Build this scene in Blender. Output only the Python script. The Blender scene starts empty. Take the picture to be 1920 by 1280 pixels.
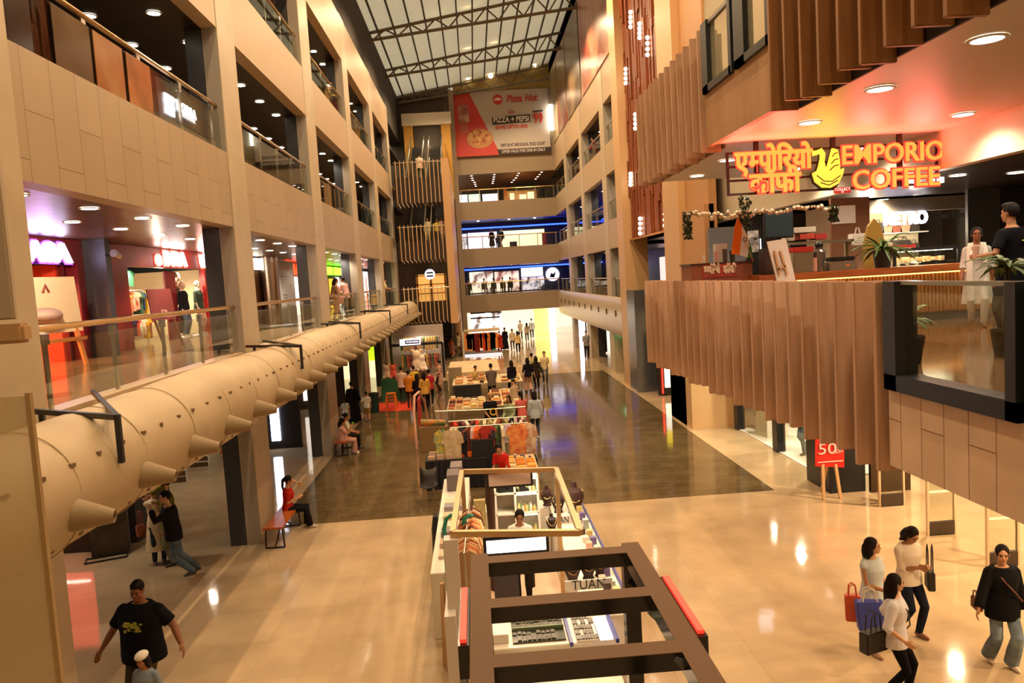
import bpy, bmesh, math, random
from mathutils import Vector, Matrix, Quaternion
SC = bpy.context.scene
COL = SC.collection
rnd = random.Random(7)
# ---------------------------------------------------------------- camera, world, exposure, large lights
FPX = 1450.0
YAW, PITCH, ROLL, EYE = 0.0446, -0.08225, -0.05967, 5.5
_cy, _sy, _cp, _sp, _cr, _sr = math.cos(YAW), math.sin(YAW), math.cos(PITCH), math.sin(PITCH), math.cos(ROLL), math.sin(ROLL)
_f = Vector((_sy*_cp, _cy*_cp, _sp)); _r = Vector((_cy, -_sy, 0)); _u = _r.cross(_f)
CR, CU, CF = _cr*_r + _sr*_u, -_sr*_r + _cr*_u, _f
cam = bpy.data.objects.new('camera', bpy.data.cameras.new('camera')); COL.objects.link(cam)
cam.data.sensor_width = 36.0; cam.data.lens = FPX/1920*36.0; cam.data.clip_end = 300
cam.matrix_world = Matrix(((CR.x, CU.x, -CF.x, 0), (CR.y, CU.y, -CF.y, 0), (CR.z, CU.z, -CF.z, EYE), (0, 0, 0, 1)))
SC.camera = cam
w = bpy.data.worlds.new('dusk_sky'); SC.world = w; w.use_nodes = True
w.node_tree.nodes['Background'].inputs[0].default_value = (1.0, 0.86, 0.64, 1)
w.node_tree.nodes['Background'].inputs[1].default_value = 2.3
SC.view_settings.view_transform = 'Standard'; SC.view_settings.look = 'None'
SC.view_settings.gamma = 1.0; SC.view_settings.use_curve_mapping = False
SC.view_settings.exposure = 0.0
SC.cycles.max_bounces = 6; SC.cycles.diffuse_bounces = 3; SC.cycles.glossy_bounces = 3; SC.cycles.transmission_bounces = 4; SC.cycles.transparent_max_bounces = 12
SC.cycles.sample_clamp_indirect = 4.0; SC.cycles.caustics_reflective = False; SC.cycles.caustics_refractive = False
WARM, WHITE, COOL = (1.0, 0.70, 0.41), (1.0, 0.83, 0.62), (0.95, 0.97, 1.0)
def lamp(name, kind, loc, power, col=None, size=.3, look=None, spot=150, size_y=None):
    if kind == 'AREA':      # a broad light is a handful of small ceiling spots
        n = 1 if not size_y or max(size, size_y) < 3 else 3 if max(size, size_y) > 4 else 2
        ax = 1 if (size_y or 0) > size else 0; L = max(size, size_y or 0)
        for i in range(n):
            p = Vector(loc); p[ax] += L*((i+.5)/n-.5); _lamp(name, 'SPOT', p, power/n*1.1, col or WARM, .07, p-Vector((0, 0, 1)) if look is not None else None, 165)
        return
    return _lamp(name, kind, loc, power, col or WARM, size, look, spot)
def _lamp(name, kind, loc, power, col=WARM, size=0.3, look=None, spot=150, size_y=None):
    d = bpy.data.lights.new(name, kind); d.energy = power; d.color = col
    if kind == 'AREA':
        d.size = size
        if size_y: d.shape = 'RECTANGLE'; d.size_y = size_y
    else: d.shadow_soft_size = size
    if kind == 'SPOT': d.spot_size = math.radians(spot); d.spot_blend = 0.6
    o = bpy.data.objects.new(name, d); COL.objects.link(o); o.location = loc
    if look is not None:
        o.rotation_euler = (Vector(look)-Vector(loc)).to_track_quat('-Z', 'Y').to_euler()
    return o
# the hall's big flood lamps, hung on the roof trusses
for yy, pw in ((0, 1.0), (8.5, 1.1), (17, 1.1), (25.5, 1.1), (34, 1.1), (42.5, 1.05), (51, 1.0), (59.5, .8)):
    for xx in (-2.6, 1.6, 5.4):
        lamp('hall_flood_light', 'SPOT', (xx, yy+.4*xx, 19.6), 1420*pw, WARM, .09, (xx, yy+.4*xx, 0), 164)
# ---------------------------------------------------------------- helpers
def ray(x, y): return CR*((x-960)/FPX) + CU*((640-y)/FPX) + CF
def onz(x, y, z=0.0):
    d = ray(x, y); t = (z-EYE)/d.z; return Vector((d.x*t, d.y*t, z))
def onx(x, y, X):
    d = ray(x, y); t = X/d.x; return Vector((X, d.y*t, EYE+d.z*t))
def ony(x, y, Y):
    d = ray(x, y); t = Y/d.y; return Vector((d.x*t, Y, EYE+d.z*t))
def lin(c):
    if isinstance(c, str):
        c = c.lstrip('#'); c = tuple(int(c[i:i+2], 16)/255 for i in (0, 2, 4))
        return tuple((v/12.92 if v <= .04045 else ((v+.055)/1.055)**2.4) for v in c)
    return c
_mats = {}
def MAT(name, col='#808080', rough=.5, metal=0.0, emit=0.0, spec=.5, alpha=1.0, trans=0.0, ecol=None, coat=0.0):
    if name in _mats: return _mats[name]
    m = bpy.data.materials.new(name); m.use_nodes = True; b = m.node_tree.nodes['Principled BSDF']
    c = lin(col); b.inputs['Base Color'].default_value = (*c, 1); b.inputs['Roughness'].default_value = rough
    b.inputs['Metallic'].default_value = metal; b.inputs['Specular IOR Level'].default_value = spec
    b.inputs['Alpha'].default_value = alpha; b.inputs['Transmission Weight'].default_value = trans
    b.inputs['Coat Weight'].default_value = coat
    if emit:
        b.inputs['Emission Color'].default_value = (*lin(ecol or col), 1); b.inputs['Emission Strength'].default_value = emit
    m.diffuse_color = (*c, 1); _mats[name] = m; return m
def MGLASS(name, tint, refl=.12, rough=.02):
    m = MAT(name, tint, rough); nt = m.node_tree; t = nt.nodes.new('ShaderNodeBsdfTransparent'); t.inputs[0].default_value = (*lin(tint), 1)
    g = nt.nodes.new('ShaderNodeBsdfGlossy'); g.inputs[0].default_value = (.95, .95, .92, 1); g.inputs['Roughness'].default_value = rough
    fr = nt.nodes.new('ShaderNodeLayerWeight'); fr.inputs[0].default_value = .5; mx = nt.nodes.new('ShaderNodeMixShader')
    pw = nt.nodes.new('ShaderNodeMath'); pw.operation = 'POWER'; pw.inputs[1].default_value = 4; ma = nt.nodes.new('ShaderNodeMath'); ma.operation = 'MULTIPLY_ADD'; ma.inputs[1].default_value = refl*1.6; ma.inputs[2].default_value = refl*.12
    nt.links.new(fr.outputs['Facing'], pw.inputs[0]); nt.links.new(pw.outputs[0], ma.inputs[0])
    nt.links.new(ma.outputs[0], mx.inputs[0]); nt.links.new(t.outputs[0], mx.inputs[1]); nt.links.new(g.outputs[0], mx.inputs[2])
    nt.links.new(mx.outputs[0], nt.nodes['Material Output'].inputs[0]); return m
def nd(m, kind, **kw):
    n = m.node_tree.nodes.new(kind)
    for k, v in kw.items():
        if k.startswith('i_'):
            key = k[2:].replace('_', ' ')
            n.inputs[int(key) if key.isdigit() else key].default_value = v
        else: setattr(n, k, v)
    return n
def lk(m, a, b): m.node_tree.links.new(a, b)
def bsdf(m): return m.node_tree.nodes['Principled BSDF']
def axes(m, u, v):
    g = nd(m, 'ShaderNodeNewGeometry'); s = nd(m, 'ShaderNodeSeparateXYZ'); lk(m, g.outputs['Position'], s.inputs[0])
    c = nd(m, 'ShaderNodeCombineXYZ'); lk(m, s.outputs['XYZ'.index(u)], c.inputs[0]); lk(m, s.outputs['XYZ'.index(v)], c.inputs[1]); return c
def MBRICK(name, c1, c2, mort, u, v, width, height, msize=.01, rough=.4, metal=0.0, offset=.5, freq=2, noise=.08, nscale=1.5, spec=.5, squash=1.0, coat=0.0):
    if name in _mats: return _mats[name]
    m = MAT(name, c1, rough, metal, spec=spec, coat=coat); co = axes(m, u, v)
    br = nd(m, 'ShaderNodeTexBrick', offset=offset, offset_frequency=freq, squash=squash, squash_frequency=3)
    br.inputs['Color1'].default_value = (*lin(c1), 1); br.inputs['Color2'].default_value = (*lin(c2), 1); br.inputs['Mortar'].default_value = (*lin(mort), 1)
    br.inputs['Scale'].default_value = 1; br.inputs['Brick Width'].default_value = width; br.inputs['Row Height'].default_value = height
    br.inputs['Mortar Size'].default_value = msize; br.inputs['Mortar Smooth'].default_value = 0; lk(m, co.outputs[0], br.inputs['Vector'])
    g = nd(m, 'ShaderNodeNewGeometry'); n = nd(m, 'ShaderNodeTexNoise'); n.inputs['Scale'].default_value = nscale; n.inputs['Detail'].default_value = 5
    lk(m, g.outputs['Position'], n.inputs['Vector'])
    mp = nd(m, 'ShaderNodeMapRange'); mp.inputs[1].default_value = .3; mp.inputs[2].default_value = .7; mp.inputs[3].default_value = 1-noise; mp.inputs[4].default_value = 1+noise
    lk(m, n.outputs[0], mp.inputs[0])
    mx = nd(m, 'ShaderNodeMix', data_type='RGBA', blend_type='MULTIPLY'); mx.inputs[0].default_value = 1
    lk(m, br.outputs['Color'], mx.inputs[6]); lk(m, mp.outputs[0], mx.inputs[7]); lk(m, mx.outputs[2], bsdf(m).inputs['Base Color']); return m
def MNOISE(name, c1, c2, scale=4, rough=.5, metal=0.0, stretch=(1, 1, 1), detail=6, lo=.35, hi=.65, spec=.5, coat=0.0, bump=0.0):
    if name in _mats: return _mats[name]
    m = MAT(name, c1, rough, metal, spec=spec, coat=coat)
    g = nd(m, 'ShaderNodeTexCoord'); mpn = nd(m, 'ShaderNodeMapping'); mpn.inputs['Scale'].default_value = stretch
    lk(m, g.outputs['Object'], mpn.inputs[0]); n = nd(m, 'ShaderNodeTexNoise'); n.inputs['Scale'].default_value = scale; n.inputs['Detail'].default_value = detail
    lk(m, mpn.outputs[0], n.inputs['Vector']); mp = nd(m, 'ShaderNodeMapRange'); mp.inputs[1].default_value = lo; mp.inputs[2].default_value = hi; lk(m, n.outputs[0], mp.inputs[0])
    mx = nd(m, 'ShaderNodeMix', data_type='RGBA'); mx.inputs[6].default_value = (*lin(c1), 1); mx.inputs[7].default_value = (*lin(c2), 1)
    lk(m, mp.outputs[0], mx.inputs[0]); lk(m, mx.outputs[2], bsdf(m).inputs['Base Color'])
    if bump:
        b = nd(m, 'ShaderNodeBump'); b.inputs['Strength'].default_value = bump; lk(m, n.outputs[0], b.inputs['Height']); lk(m, b.outputs[0], bsdf(m).inputs['Normal'])
    return m
def link(o): COL.objects.link(o); return o
def tag(o, label=None, cat=None, group=None, kind=None):
    for k, v in (('label', label), ('category', cat), ('group', group), ('kind', kind)):
        if v: o[k] = v
    return o
def thing(name, label, cat, loc=(0, 0, 0), rz=0.0, group=None):
    o = link(bpy.data.objects.new(name, None)); o.location = loc; o.rotation_euler = (0, 0, rz); o.empty_display_size = .1
    return tag(o, label, cat, group)
def wm(o):
    m = Matrix.Identity(4)
    while o is not None:
        m = Matrix.LocRotScale(o.location, o.rotation_euler, o.scale) @ m; o = o.parent
    return m
class MB:
    """collects shapes; build() links them as ONE mesh object"""
    def __init__(s): s.v = []; s.f = []; s.m = []; s.k = 0
    def add(s, vs, fs):
        o = len(s.v); s.v += [Vector(v) for v in vs]; s.f += [[o+i for i in f] for f in fs]; s.m += [s.k]*len(fs); return s
    def box(s, x0, x1, y0, y1, z0, z1):
        x0, x1 = min(x0, x1), max(x0, x1); y0, y1 = min(y0, y1), max(y0, y1); z0, z1 = min(z0, z1), max(z0, z1)
        return s.add([(x0, y0, z0), (x1, y0, z0), (x1, y1, z0), (x0, y1, z0), (x0, y0, z1), (x1, y0, z1), (x1, y1, z1), (x0, y1, z1)],
                     [(0, 3, 2, 1), (4, 5, 6, 7), (0, 1, 5, 4), (1, 2, 6, 5), (2, 3, 7, 6), (3, 0, 4, 7)])
    def cbox(s, c, sx, sy, sz, rz=0.0, rx=0.0):
        R = Matrix.Rotation(rz, 3, 'Z') @ Matrix.Rotation(rx, 3, 'X'); c = Vector(c)
        vs = [c + R @ Vector((a*sx/2, b*sy/2, d*sz/2)) for d in (-1, 1) for a, b in ((-1, -1), (1, -1), (1, 1), (-1, 1))]
        return s.add(vs, [(0, 3, 2, 1), (4, 5, 6, 7), (0, 1, 5, 4), (1, 2, 6, 5), (2, 3, 7, 6), (3, 0, 4, 7)])
    def bar(s, a, b, w, h=None, up=(0, 0, 1)):
        a, b = Vector(a), Vector(b); h = h or w; d = (b-a).normalized(); u = Vector(up)
        if abs(d.dot(u)) > .98: u = Vector((0, 1, 0))
        r = d.cross(u).normalized(); u = r.cross(d)
        vs = [p + r*(i*w/2) + u*(j*h/2) for p in (a, b) for i, j in ((-1, -1), (1, -1), (1, 1), (-1, 1))]
        return s.add(vs, [(0, 1, 2, 3), (7, 6, 5, 4), (0, 4, 5, 1), (1, 5, 6, 2), (2, 6, 7, 3), (3, 7, 4, 0)])
    def quad(s, a, b, c, d): return s.add([a, b, c, d], [(0, 1, 2, 3)])
    def tube(s, pts, r, n=8, cap=True, ell=None):
        pts = [Vector(p) for p in pts]; rs = r if isinstance(r, (list, tuple)) else [r]*len(pts); vs = []; prev = None
        for i, p in enumerate(pts):
            d = (pts[min(i+1, len(pts)-1)] - pts[max(i-1, 0)]).normalized()
            if prev is None:
                u = Vector((0, 0, 1)) if abs(d.z) < .95 else Vector((0, 1, 0)); a = d.cross(u).normalized()
            else: a = (prev - d*prev.dot(d)).normalized()
            prev = a; b = d.cross(a)
            e = ell or (1, 1)
            for k in range(n):
                t = 2*math.pi*k/n; vs.append(p + a*(rs[i]*e[0]*math.cos(t)) + b*(rs[i]*e[1]*math.sin(t)))
        fs = [(i*n+k, i*n+(k+1) % n, (i+1)*n+(k+1) % n, (i+1)*n+k) for i in range(len(pts)-1) for k in range(n)]
        if cap: fs += [tuple(range(n-1, -1, -1)), tuple((len(pts)-1)*n+k for k in range(n))]
        return s.add(vs, fs)
    def cyl(s, c, r, h, n=16, r2=None): return s.tube([c, (c[0], c[1], c[2]+h)], [r, r if r2 is None else r2], n)
    def lathe(s, prof, c=(0, 0, 0), n=20, M=None, cap=True):
        c = Vector(c); vs = []
        for r, z in prof:
            for k in range(n):
                v = Vector((r*math.cos(2*math.pi*k/n), r*math.sin(2*math.pi*k/n), z)); vs.append(c + (M @ v if M else v))
        L = len(prof); fs = [(i*n+k, i*n+(k+1) % n, (i+1)*n+(k+1) % n, (i+1)*n+k) for i in range(L-1) for k in range(n)]
        if cap: fs += [tuple(range(n-1, -1, -1)), tuple((L-1)*n+k for k in range(n))]
        return s.add(vs, fs)
    def ell(s, c, r, n=12, M=None):
        rx, ry, rz = r if isinstance(r, (tuple, list)) else (r, r, r); c = Vector(c); vs = []; h = max(4, n*2//3)
        for i in range(1, h):
            t = math.pi*i/h
            for k in range(n):
                p = 2*math.pi*k/n; v = Vector((rx*math.sin(t)*math.cos(p), ry*math.sin(t)*math.sin(p), -rz*math.cos(t))); vs.append(c + (M @ v if M else v))
        for z in (-rz, rz):
            v = Vector((0, 0, z)); vs.append(c + (M @ v if M else v))
        B = (h-1)*n; fs = [(i*n+k, i*n+(k+1) % n, (i+1)*n+(k+1) % n, (i+1)*n+k) for i in range(h-2) for k in range(n)]
        fs += [(B, (k+1) % n, k) for k in range(n)] + [(B+1, (h-2)*n+k, (h-2)*n+(k+1) % n) for k in range(n)]
        return s.add(vs, fs)
    def prism(s, poly, a, b, axis='Y'):
        """poly of (u,v) extruded along axis from a to b: Y -> (u,.,v), X -> (.,u,v), Z -> (u,v,.)"""
        def P(p, t): return {'Y': (p[0], t, p[1]), 'X': (t, p[0], p[1]), 'Z': (p[0], p[1], t)}[axis]
        n = len(poly); vs = [P(p, a) for p in poly] + [P(p, b) for p in poly]
        return s.add(vs, [tuple(range(n)), tuple(range(2*n-1, n-1, -1))] + [(i, (i+1) % n, n+(i+1) % n, n+i) for i in range(n)])
    def loft(s, rings, cap=True):
        n = len(rings[0]); vs = [v for r in rings for v in r]
        fs = [(i*n+k, i*n+(k+1) % n, (i+1)*n+(k+1) % n, (i+1)*n+k) for i in range(len(rings)-1) for k in range(n)]
        if cap: fs += [tuple(range(n-1, -1, -1)), tuple((len(rings)-1)*n+k for k in range(n))]
        return s.add(vs, fs)
    def mesh(s, name):
        me = bpy.data.meshes.new(name); me.from_pydata([tuple(v) for v in s.v], [], s.f); me.update(); return me
    def build(s, name, mats, parent=None, smooth=False, bevel=0.0, label=None, cat=None, group=None, kind=None, local=False):
        mats = mats if isinstance(mats, (list, tuple)) else [mats]
        if not local:
            if parent is not None:
                M = wm(parent).inverted(); s.v = [M @ v for v in s.v]; loc = None
            else:
                lo = [min(v[i] for v in s.v) for i in range(3)]; hi = [max(v[i] for v in s.v) for i in range(3)]
                loc = Vector(((lo[0]+hi[0])/2, (lo[1]+hi[1])/2, lo[2])); s.v = [v-loc for v in s.v]
        else: loc = None
        me = s.mesh(name)
        for m in mats: me.materials.append(m)
        if len(mats) > 1: me.polygons.foreach_set('material_index', s.m)
        bm = bmesh.new(); bm.from_mesh(me); bmesh.ops.recalc_face_normals(bm, faces=bm.faces)
        if bevel: bmesh.ops.bevel(bm, geom=[e for e in bm.edges if len(e.link_faces) == 2 and e.calc_face_angle(0) > .6], offset=bevel, segments=2, affect='EDGES', clamp_overlap=True)
        bm.to_mesh(me); bm.free()
        if smooth: me.polygons.foreach_set('use_smooth', [True]*len(me.polygons)); me.set_sharp_from_angle(angle=math.radians(40))
        o = link(bpy.data.objects.new(name, me))
        if parent is not None: o.parent = parent
        if loc is not None: o.location = loc
        return tag(o, label, cat, group, kind)
def dup(o, parent=None, loc=None, rz=None, label=None, group=None):
    c = link(o.copy()); c.parent = parent
    for ch in list(o.children): dup(ch, c)
    if loc is not None: c.location = loc
    if rz is not None: c.rotation_euler = (0, 0, rz)
    if label: c['label'] = label
    if group: c['group'] = group
    return c
def text(body, size, loc, rot, mat, parent, name='lettering', ext=.01, align='CENTER', width=None, bold=0.0, shear=0.0, sx=1.0, cut=None):
    """raised lettering; rot = euler; loc in world; becomes a mesh child"""
    cu = bpy.data.curves.new(name, 'FONT'); cu.body = body; cu.size = size; cu.extrude = ext; cu.align_x = align; cu.align_y = 'CENTER'; cu.offset = bold; cu.shear = shear; cu.resolution_u = 3
    o = link(bpy.data.objects.new(name, cu)); dg = bpy.context.evaluated_depsgraph_get(); me = bpy.data.meshes.new_from_object(o.evaluated_get(dg))
    bpy.data.objects.remove(o); bpy.data.curves.remove(cu)
    if cut: 
        bm = bmesh.new(); bm.from_mesh(me); bmesh.ops.bisect_plane(bm, geom=bm.verts[:]+bm.edges[:]+bm.faces[:], plane_co=(cut, 0, 0), plane_no=(1, 0, 0), clear_outer=True); bm.to_mesh(me); bm.free()
    if len(me.vertices) and width:
        xs = [v.co.x for v in me.vertices]; sx = sx*width/max(1e-6, max(xs)-min(xs))
    me.materials.clear(); me.materials.append(mat)
    M = Matrix.LocRotScale(Vector(loc), None, None) @ rot.to_4x4() @ Matrix.Diagonal((sx, 1, 1, 1))
    if parent is not None: M = wm(parent).inverted() @ M
    me.transform(M); o = link(bpy.data.objects.new(name, me)); o.parent = parent; return o
def facing(d, roll=0.0):
    """rotation that turns flat text (in XY, facing +Z) to face direction d, upright"""
    z = Vector(d).normalized(); u = Vector((0, 0, 1)); x = u.cross(z).normalized(); y = z.cross(x)
    return Matrix((x, y, z)).transposed()
F_NEAR, F_RIGHT, F_LEFT = facing((0, -1, 0)), facing((1, 0, 0)), facing((-1, 0, 0))
ORD = ['first', 'second', 'third', 'fourth', 'fifth', 'sixth', 'seventh', 'eighth', 'ninth', 'tenth', 'eleventh', 'twelfth', 'thirteenth', 'fourteenth', 'fifteenth', 'sixteenth', 'seventeenth', 'eighteenth', 'nineteenth', 'twentieth', 'twenty-first', 'twenty-second', 'twenty-third', 'twenty-fourth', 'twenty-fifth', 'twenty-sixth', 'twenty-seventh', 'twenty-eighth', 'twenty-ninth', 'thirtieth']
# ---------------------------------------------------------------- people: one continuous skin, clothes and hair as children
def caps(mb, pts, rs, n=10, flat=(False, False)):
    pts = [Vector(p) for p in pts]; P = list(pts); R = list(rs); d0 = (pts[1]-pts[0]).normalized(); d1 = (pts[-1]-pts[-2]).normalized()
    if not flat[0]: P = [pts[0]-d0*rs[0]*.95, pts[0]-d0*rs[0]*.6] + P; R = [rs[0]*.15, rs[0]*.75] + R
    if not flat[1]: P += [pts[-1]+d1*rs[-1]*.6, pts[-1]+d1*rs[-1]*.95]; R += [rs[-1]*.75, rs[-1]*.15]
    mb.tube(P, R, n)
def solid(name, mb, mat, parent, voxel, it=4, fac=.5):
    me = mb.mesh(name); o = link(bpy.data.objects.new(name, me))
    m = o.modifiers.new('r', 'REMESH'); m.mode = 'VOXEL'; m.voxel_size = voxel
    s = o.modifiers.new('s', 'SMOOTH'); s.factor = fac; s.iterations = it
    dg = bpy.context.evaluated_depsgraph_get(); m2 = bpy.data.meshes.new_from_object(o.evaluated_get(dg)); bpy.data.objects.remove(o); bpy.data.meshes.remove(me)
    m2.name = name; m2.materials.clear(); m2.materials.append(mat); m2.polygons.foreach_set('use_smooth', [True]*len(m2.polygons))
    o = link(bpy.data.objects.new(name, m2)); o.parent = parent; return o
def ik(a, t, l1, l2, pole):
    a, t = Vector(a), Vector(t); d = t-a; L = min(max(d.length, abs(l1-l2)+.01), (l1+l2)*.998); d.normalize()
    x = (l1*l1-l2*l2+L*L)/(2*L); h = math.sqrt(max(0, l1*l1-x*x)); p = Vector(pole); p = (p-d*p.dot(d)).normalized()
    return a+d*x+p*h, a+d*L
SKIN = ['#b98258', '#c8946a', '#a87550', '#d0a078']
def CL(col): return MAT('cloth'+col, col, .9, spec=.12)
MALE = [(-.11, .125, .105, 0), (-.03, .165, .12, 0), (.07, .158, .115, 0), (.18, .152, .11, .005), (.30, .168, .118, .008), (.40, .178, .118, .004), (.47, .165, .10, -.005), (.515, .115, .08, -.01), (.545, .062, .062, -.005)]
FEM = [(-.11, .125, .105, 0), (-.03, .172, .122, -.005), (.07, .150, .108, 0), (.17, .128, .095, .005), (.28, .142, .112, .012), (.36, .152, .122, .012), (.44, .150, .096, 0), (.495, .105, .075, -.008), (.53, .055, .055, -.004)]
def figure(label, loc, rz, h=1.65, sex='f', P=None, O=None, cat='person', name='person', group=None, vox=.012, fat=1.0):
    P, O = P or {}, O or {}; k = h/1.70; t = thing(name, label, cat, loc, math.radians(rz), group)
    R = MALE if sex == 'm' else FEM; sh = .178 if sex == 'm' else .155
    hip = Vector(P.get('hip', (0, 0, .93))); lean = math.radians(P.get('lean', 0)); tw = math.radians(P.get('twist', 0)); side = math.radians(P.get('side', 0))
    def rot(z): s = max(0, min(1, (z+.02)/.3)); return Matrix.Rotation(tw*s, 3, 'Z') @ Matrix.Rotation(side*s, 3, 'Y') @ Matrix.Rotation(-lean*s, 3, 'X')
    def tp(x, y, z): return (hip + rot(z) @ Vector((x, y, z)))*k
    def ring(z, rx, ry, yo, inf=0.0, n=20):
        f = 1+(fat-1)*max(0, 1-abs(z-.12)/.34) if -.2 < z < .46 else 1
        fx = 1+(fat-1)*.75*max(0, min(1, (.52-z)/.2))
        return [tp((rx*fx+inf)*math.cos(2*math.pi*i/n), yo+(ry*max(f, fx)+inf)*math.sin(2*math.pi*i/n)+(.03*(f-1)*2 if f > 1 else 0), z) for i in range(n)]
    al = 1.0 if fat < 1.15 else 1.25
    L = {}
    for s, sg in (('L', -1), ('R', 1)):
        S_ = hip + rot(.46) @ Vector((sg*(sh*(1+(fat-1)*.42)), -.005, .45-(fat-1)*.05 if sex == 'm' else .43)); H_ = Vector(P.get(s+'H', (sg*.25*fat, .03, .80)))
        el, wr = ik(S_, H_, .285, .25, P.get(s+'pole', (sg*.35, -1, -.25)))
        hp = hip + Vector((sg*.09, 0, -.02)); F_ = Vector(P.get(s+'F', (sg*.095, 0, .085)))
        kn, an = ik(hp, F_, .44, .42, P.get(s+'kpole', (sg*.08, 1, 0)))
        L[s] = dict(S=S_, E=el, W=wr, h=hp, K=kn, A=an, sg=sg, toe=math.radians(P.get(s+'toe', sg*-8)))
    b = MB(); b.loft([ring(*r) for r in R])
    nb = hip + rot(.5) @ Vector((0, -.005, R[-1][0]-.01)); hy, hp_, hr = [math.radians(v) for v in P.get('look', (0, 0, 0))]
    RH = rot(.5) @ Matrix.Rotation(hy, 3, 'Z') @ Matrix.Rotation(hr, 3, 'Y') @ Matrix.Rotation(-hp_+lean*.6, 3, 'X')
    hc = nb + (rot(.5) @ Vector((0, .012, .06))) + RH @ Vector((0, .012, .105))
    hd = lambda x, y, z: (hc + RH @ Vector((x, y, z)))*k
    caps(b, [nb*k+Vector((0, 0, -.03)), (nb+(hc-nb)*.5)*k], [.058*k*al, .05*k*al], 12)
    RK = RH.copy(); 
    b.ell(hd(0, -.008, .022), (.074*k, .094*k, .095*k), 16, RK); b.ell(hd(0, .022, -.045), (.058*k*(al*.5+.5), .066*k, .068*k), 14, RK)
    caps(b, [hd(0, .083, .012), hd(0, .102, -.022)], [.009*k, .015*k], 8)
    b.ell(hd(0, .072, -.088), (.024*k, .02*k, .018*k), 8, RK); b.ell(hd(0, .082, -.056), (.026*k, .012*k, .014*k), 8, RK); b.ell(hd(0, .078, .028), (.05*k, .014*k, .014*k), 8, RK)
    for sg in (-1, 1): b.ell(hd(sg*.077, -.008, -.008), (.012*k, .022*k, .032*k), 8, RK); b.ell(hd(sg*.04, .066, -.03), (.02*k, .018*k, .022*k), 8, RK)
    for s in 'LR':
        q = L[s]; sg = q['sg']; S_, E_, W_ = q['S']*k, q['E']*k, q['W']*k
        caps(b, [S_, S_.lerp(E_, .4), E_, E_.lerp(W_, .3), W_], [.052*k*al, .046*k*al, .037*k*al, .037*k*al, .025*k*al], 12)
        d = (W_-E_).normalized(); hn = Vector(P.get(s+'palm', (-sg, .25, 0))); hn = (hn-d*hn.dot(d)).normalized(); lat = d.cross(hn).normalized()
        if lat.dot(Vector((0, 1, .3))) < 0: lat = -lat
        cu = P.get(s+'curl', .45); hk = k*al**.5
        M3 = Matrix((lat, hn, d)).transposed(); b.ell(W_+d*.05*hk, (.038*hk, .017*hk, .058*hk), 10, M3)
        for i, (o_, ln) in enumerate(((.029, .066), (.010, .076), (-.010, .070), (-.028, .054))):
            p0 = W_+d*.088*hk+lat*o_*hk*1.1; d1 = (d+hn*cu*(.5+.08*i)).normalized(); p1 = p0+d1*ln*.55*hk; d2 = (d+hn*cu*(1.7+.15*i)).normalized(); p2 = p1+d2*ln*.55*hk
            caps(b, [W_+d*.05*hk+lat*o_*.8*hk, p0, p1, p2], [.011*hk, .0105*hk, .0095*hk, .008*hk], 7)
        caps(b, [W_+d*.022*hk+lat*.02*hk, W_+d*.05*hk+lat*.052*hk+hn*.012*hk, W_+d*.085*hk+lat*.056*hk+hn*.022*hk], [.014*hk, .012*hk, .009*hk], 7)
        hp2, K_, A_ = q['h']*k, q['K']*k, q['A']*k
        caps(b, [hp2, hp2.lerp(K_, .5), K_, K_.lerp(A_, .3), A_.lerp(K_, .12), A_], [.088*k*al, .073*k*al, .053*k*al, .054*k*al, .036*k, .036*k], 12)
        f = Vector((-math.sin(q['toe']), math.cos(q['toe']), P.get(s+'tilt', 0.0))).normalized(); q['f'] = f; dn = Vector((0, 0, -1))
        caps(b, [A_-f*.03*k+dn*.03*k, A_+f*.07*k+dn*.05*k, A_+f*.14*k+dn*.062*k], [.034*k, .033*k, .022*k], 10)
    sk = O.get('skin', SKIN[(len(label)*7) % 4]); b_ = solid('body', b, MAT('skin'+sk, sk, .55), t, vox)
    # face marks and hair
    hcol = O.get('haircol', '#17110e'); mh = MNOISE('hair'+hcol, hcol, '#1c1410', 30, .7, spec=.2); hs = O.get('hair', 'short')
    if vox < .011 or O.get('face'):
        for sg in (-1, 1):
            e = MB(); e.ell(hd(sg*.031, .086, .004), (.013*k, .006*k, .0065*k), 10, RK); e.build('eye', MAT('eye_dark', '#1a1310', .3), t, local=True, smooth=True)
            e = MB(); caps(e, [hd(sg*.017, .093, .026), hd(sg*.047, .083, .027)], [.005*k, .004*k], 6); e.build('eyebrow', MAT('brow', '#1c130e', .7), t, local=True)
        e = MB(); e.ell(hd(0, .094, -.058), (.022*k, .006*k, .007*k), 10, RK); e.build('mouth', MAT('lip', '#8e4a3c', .5), t, local=True, smooth=True)
        if O.get('beard'): e = MB(); e.ell(hd(0, .028, -.068), (.061*k, .066*k, .05*k), 12, RK); solid('beard', e, mh, t, .009)
    g = MB()
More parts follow.
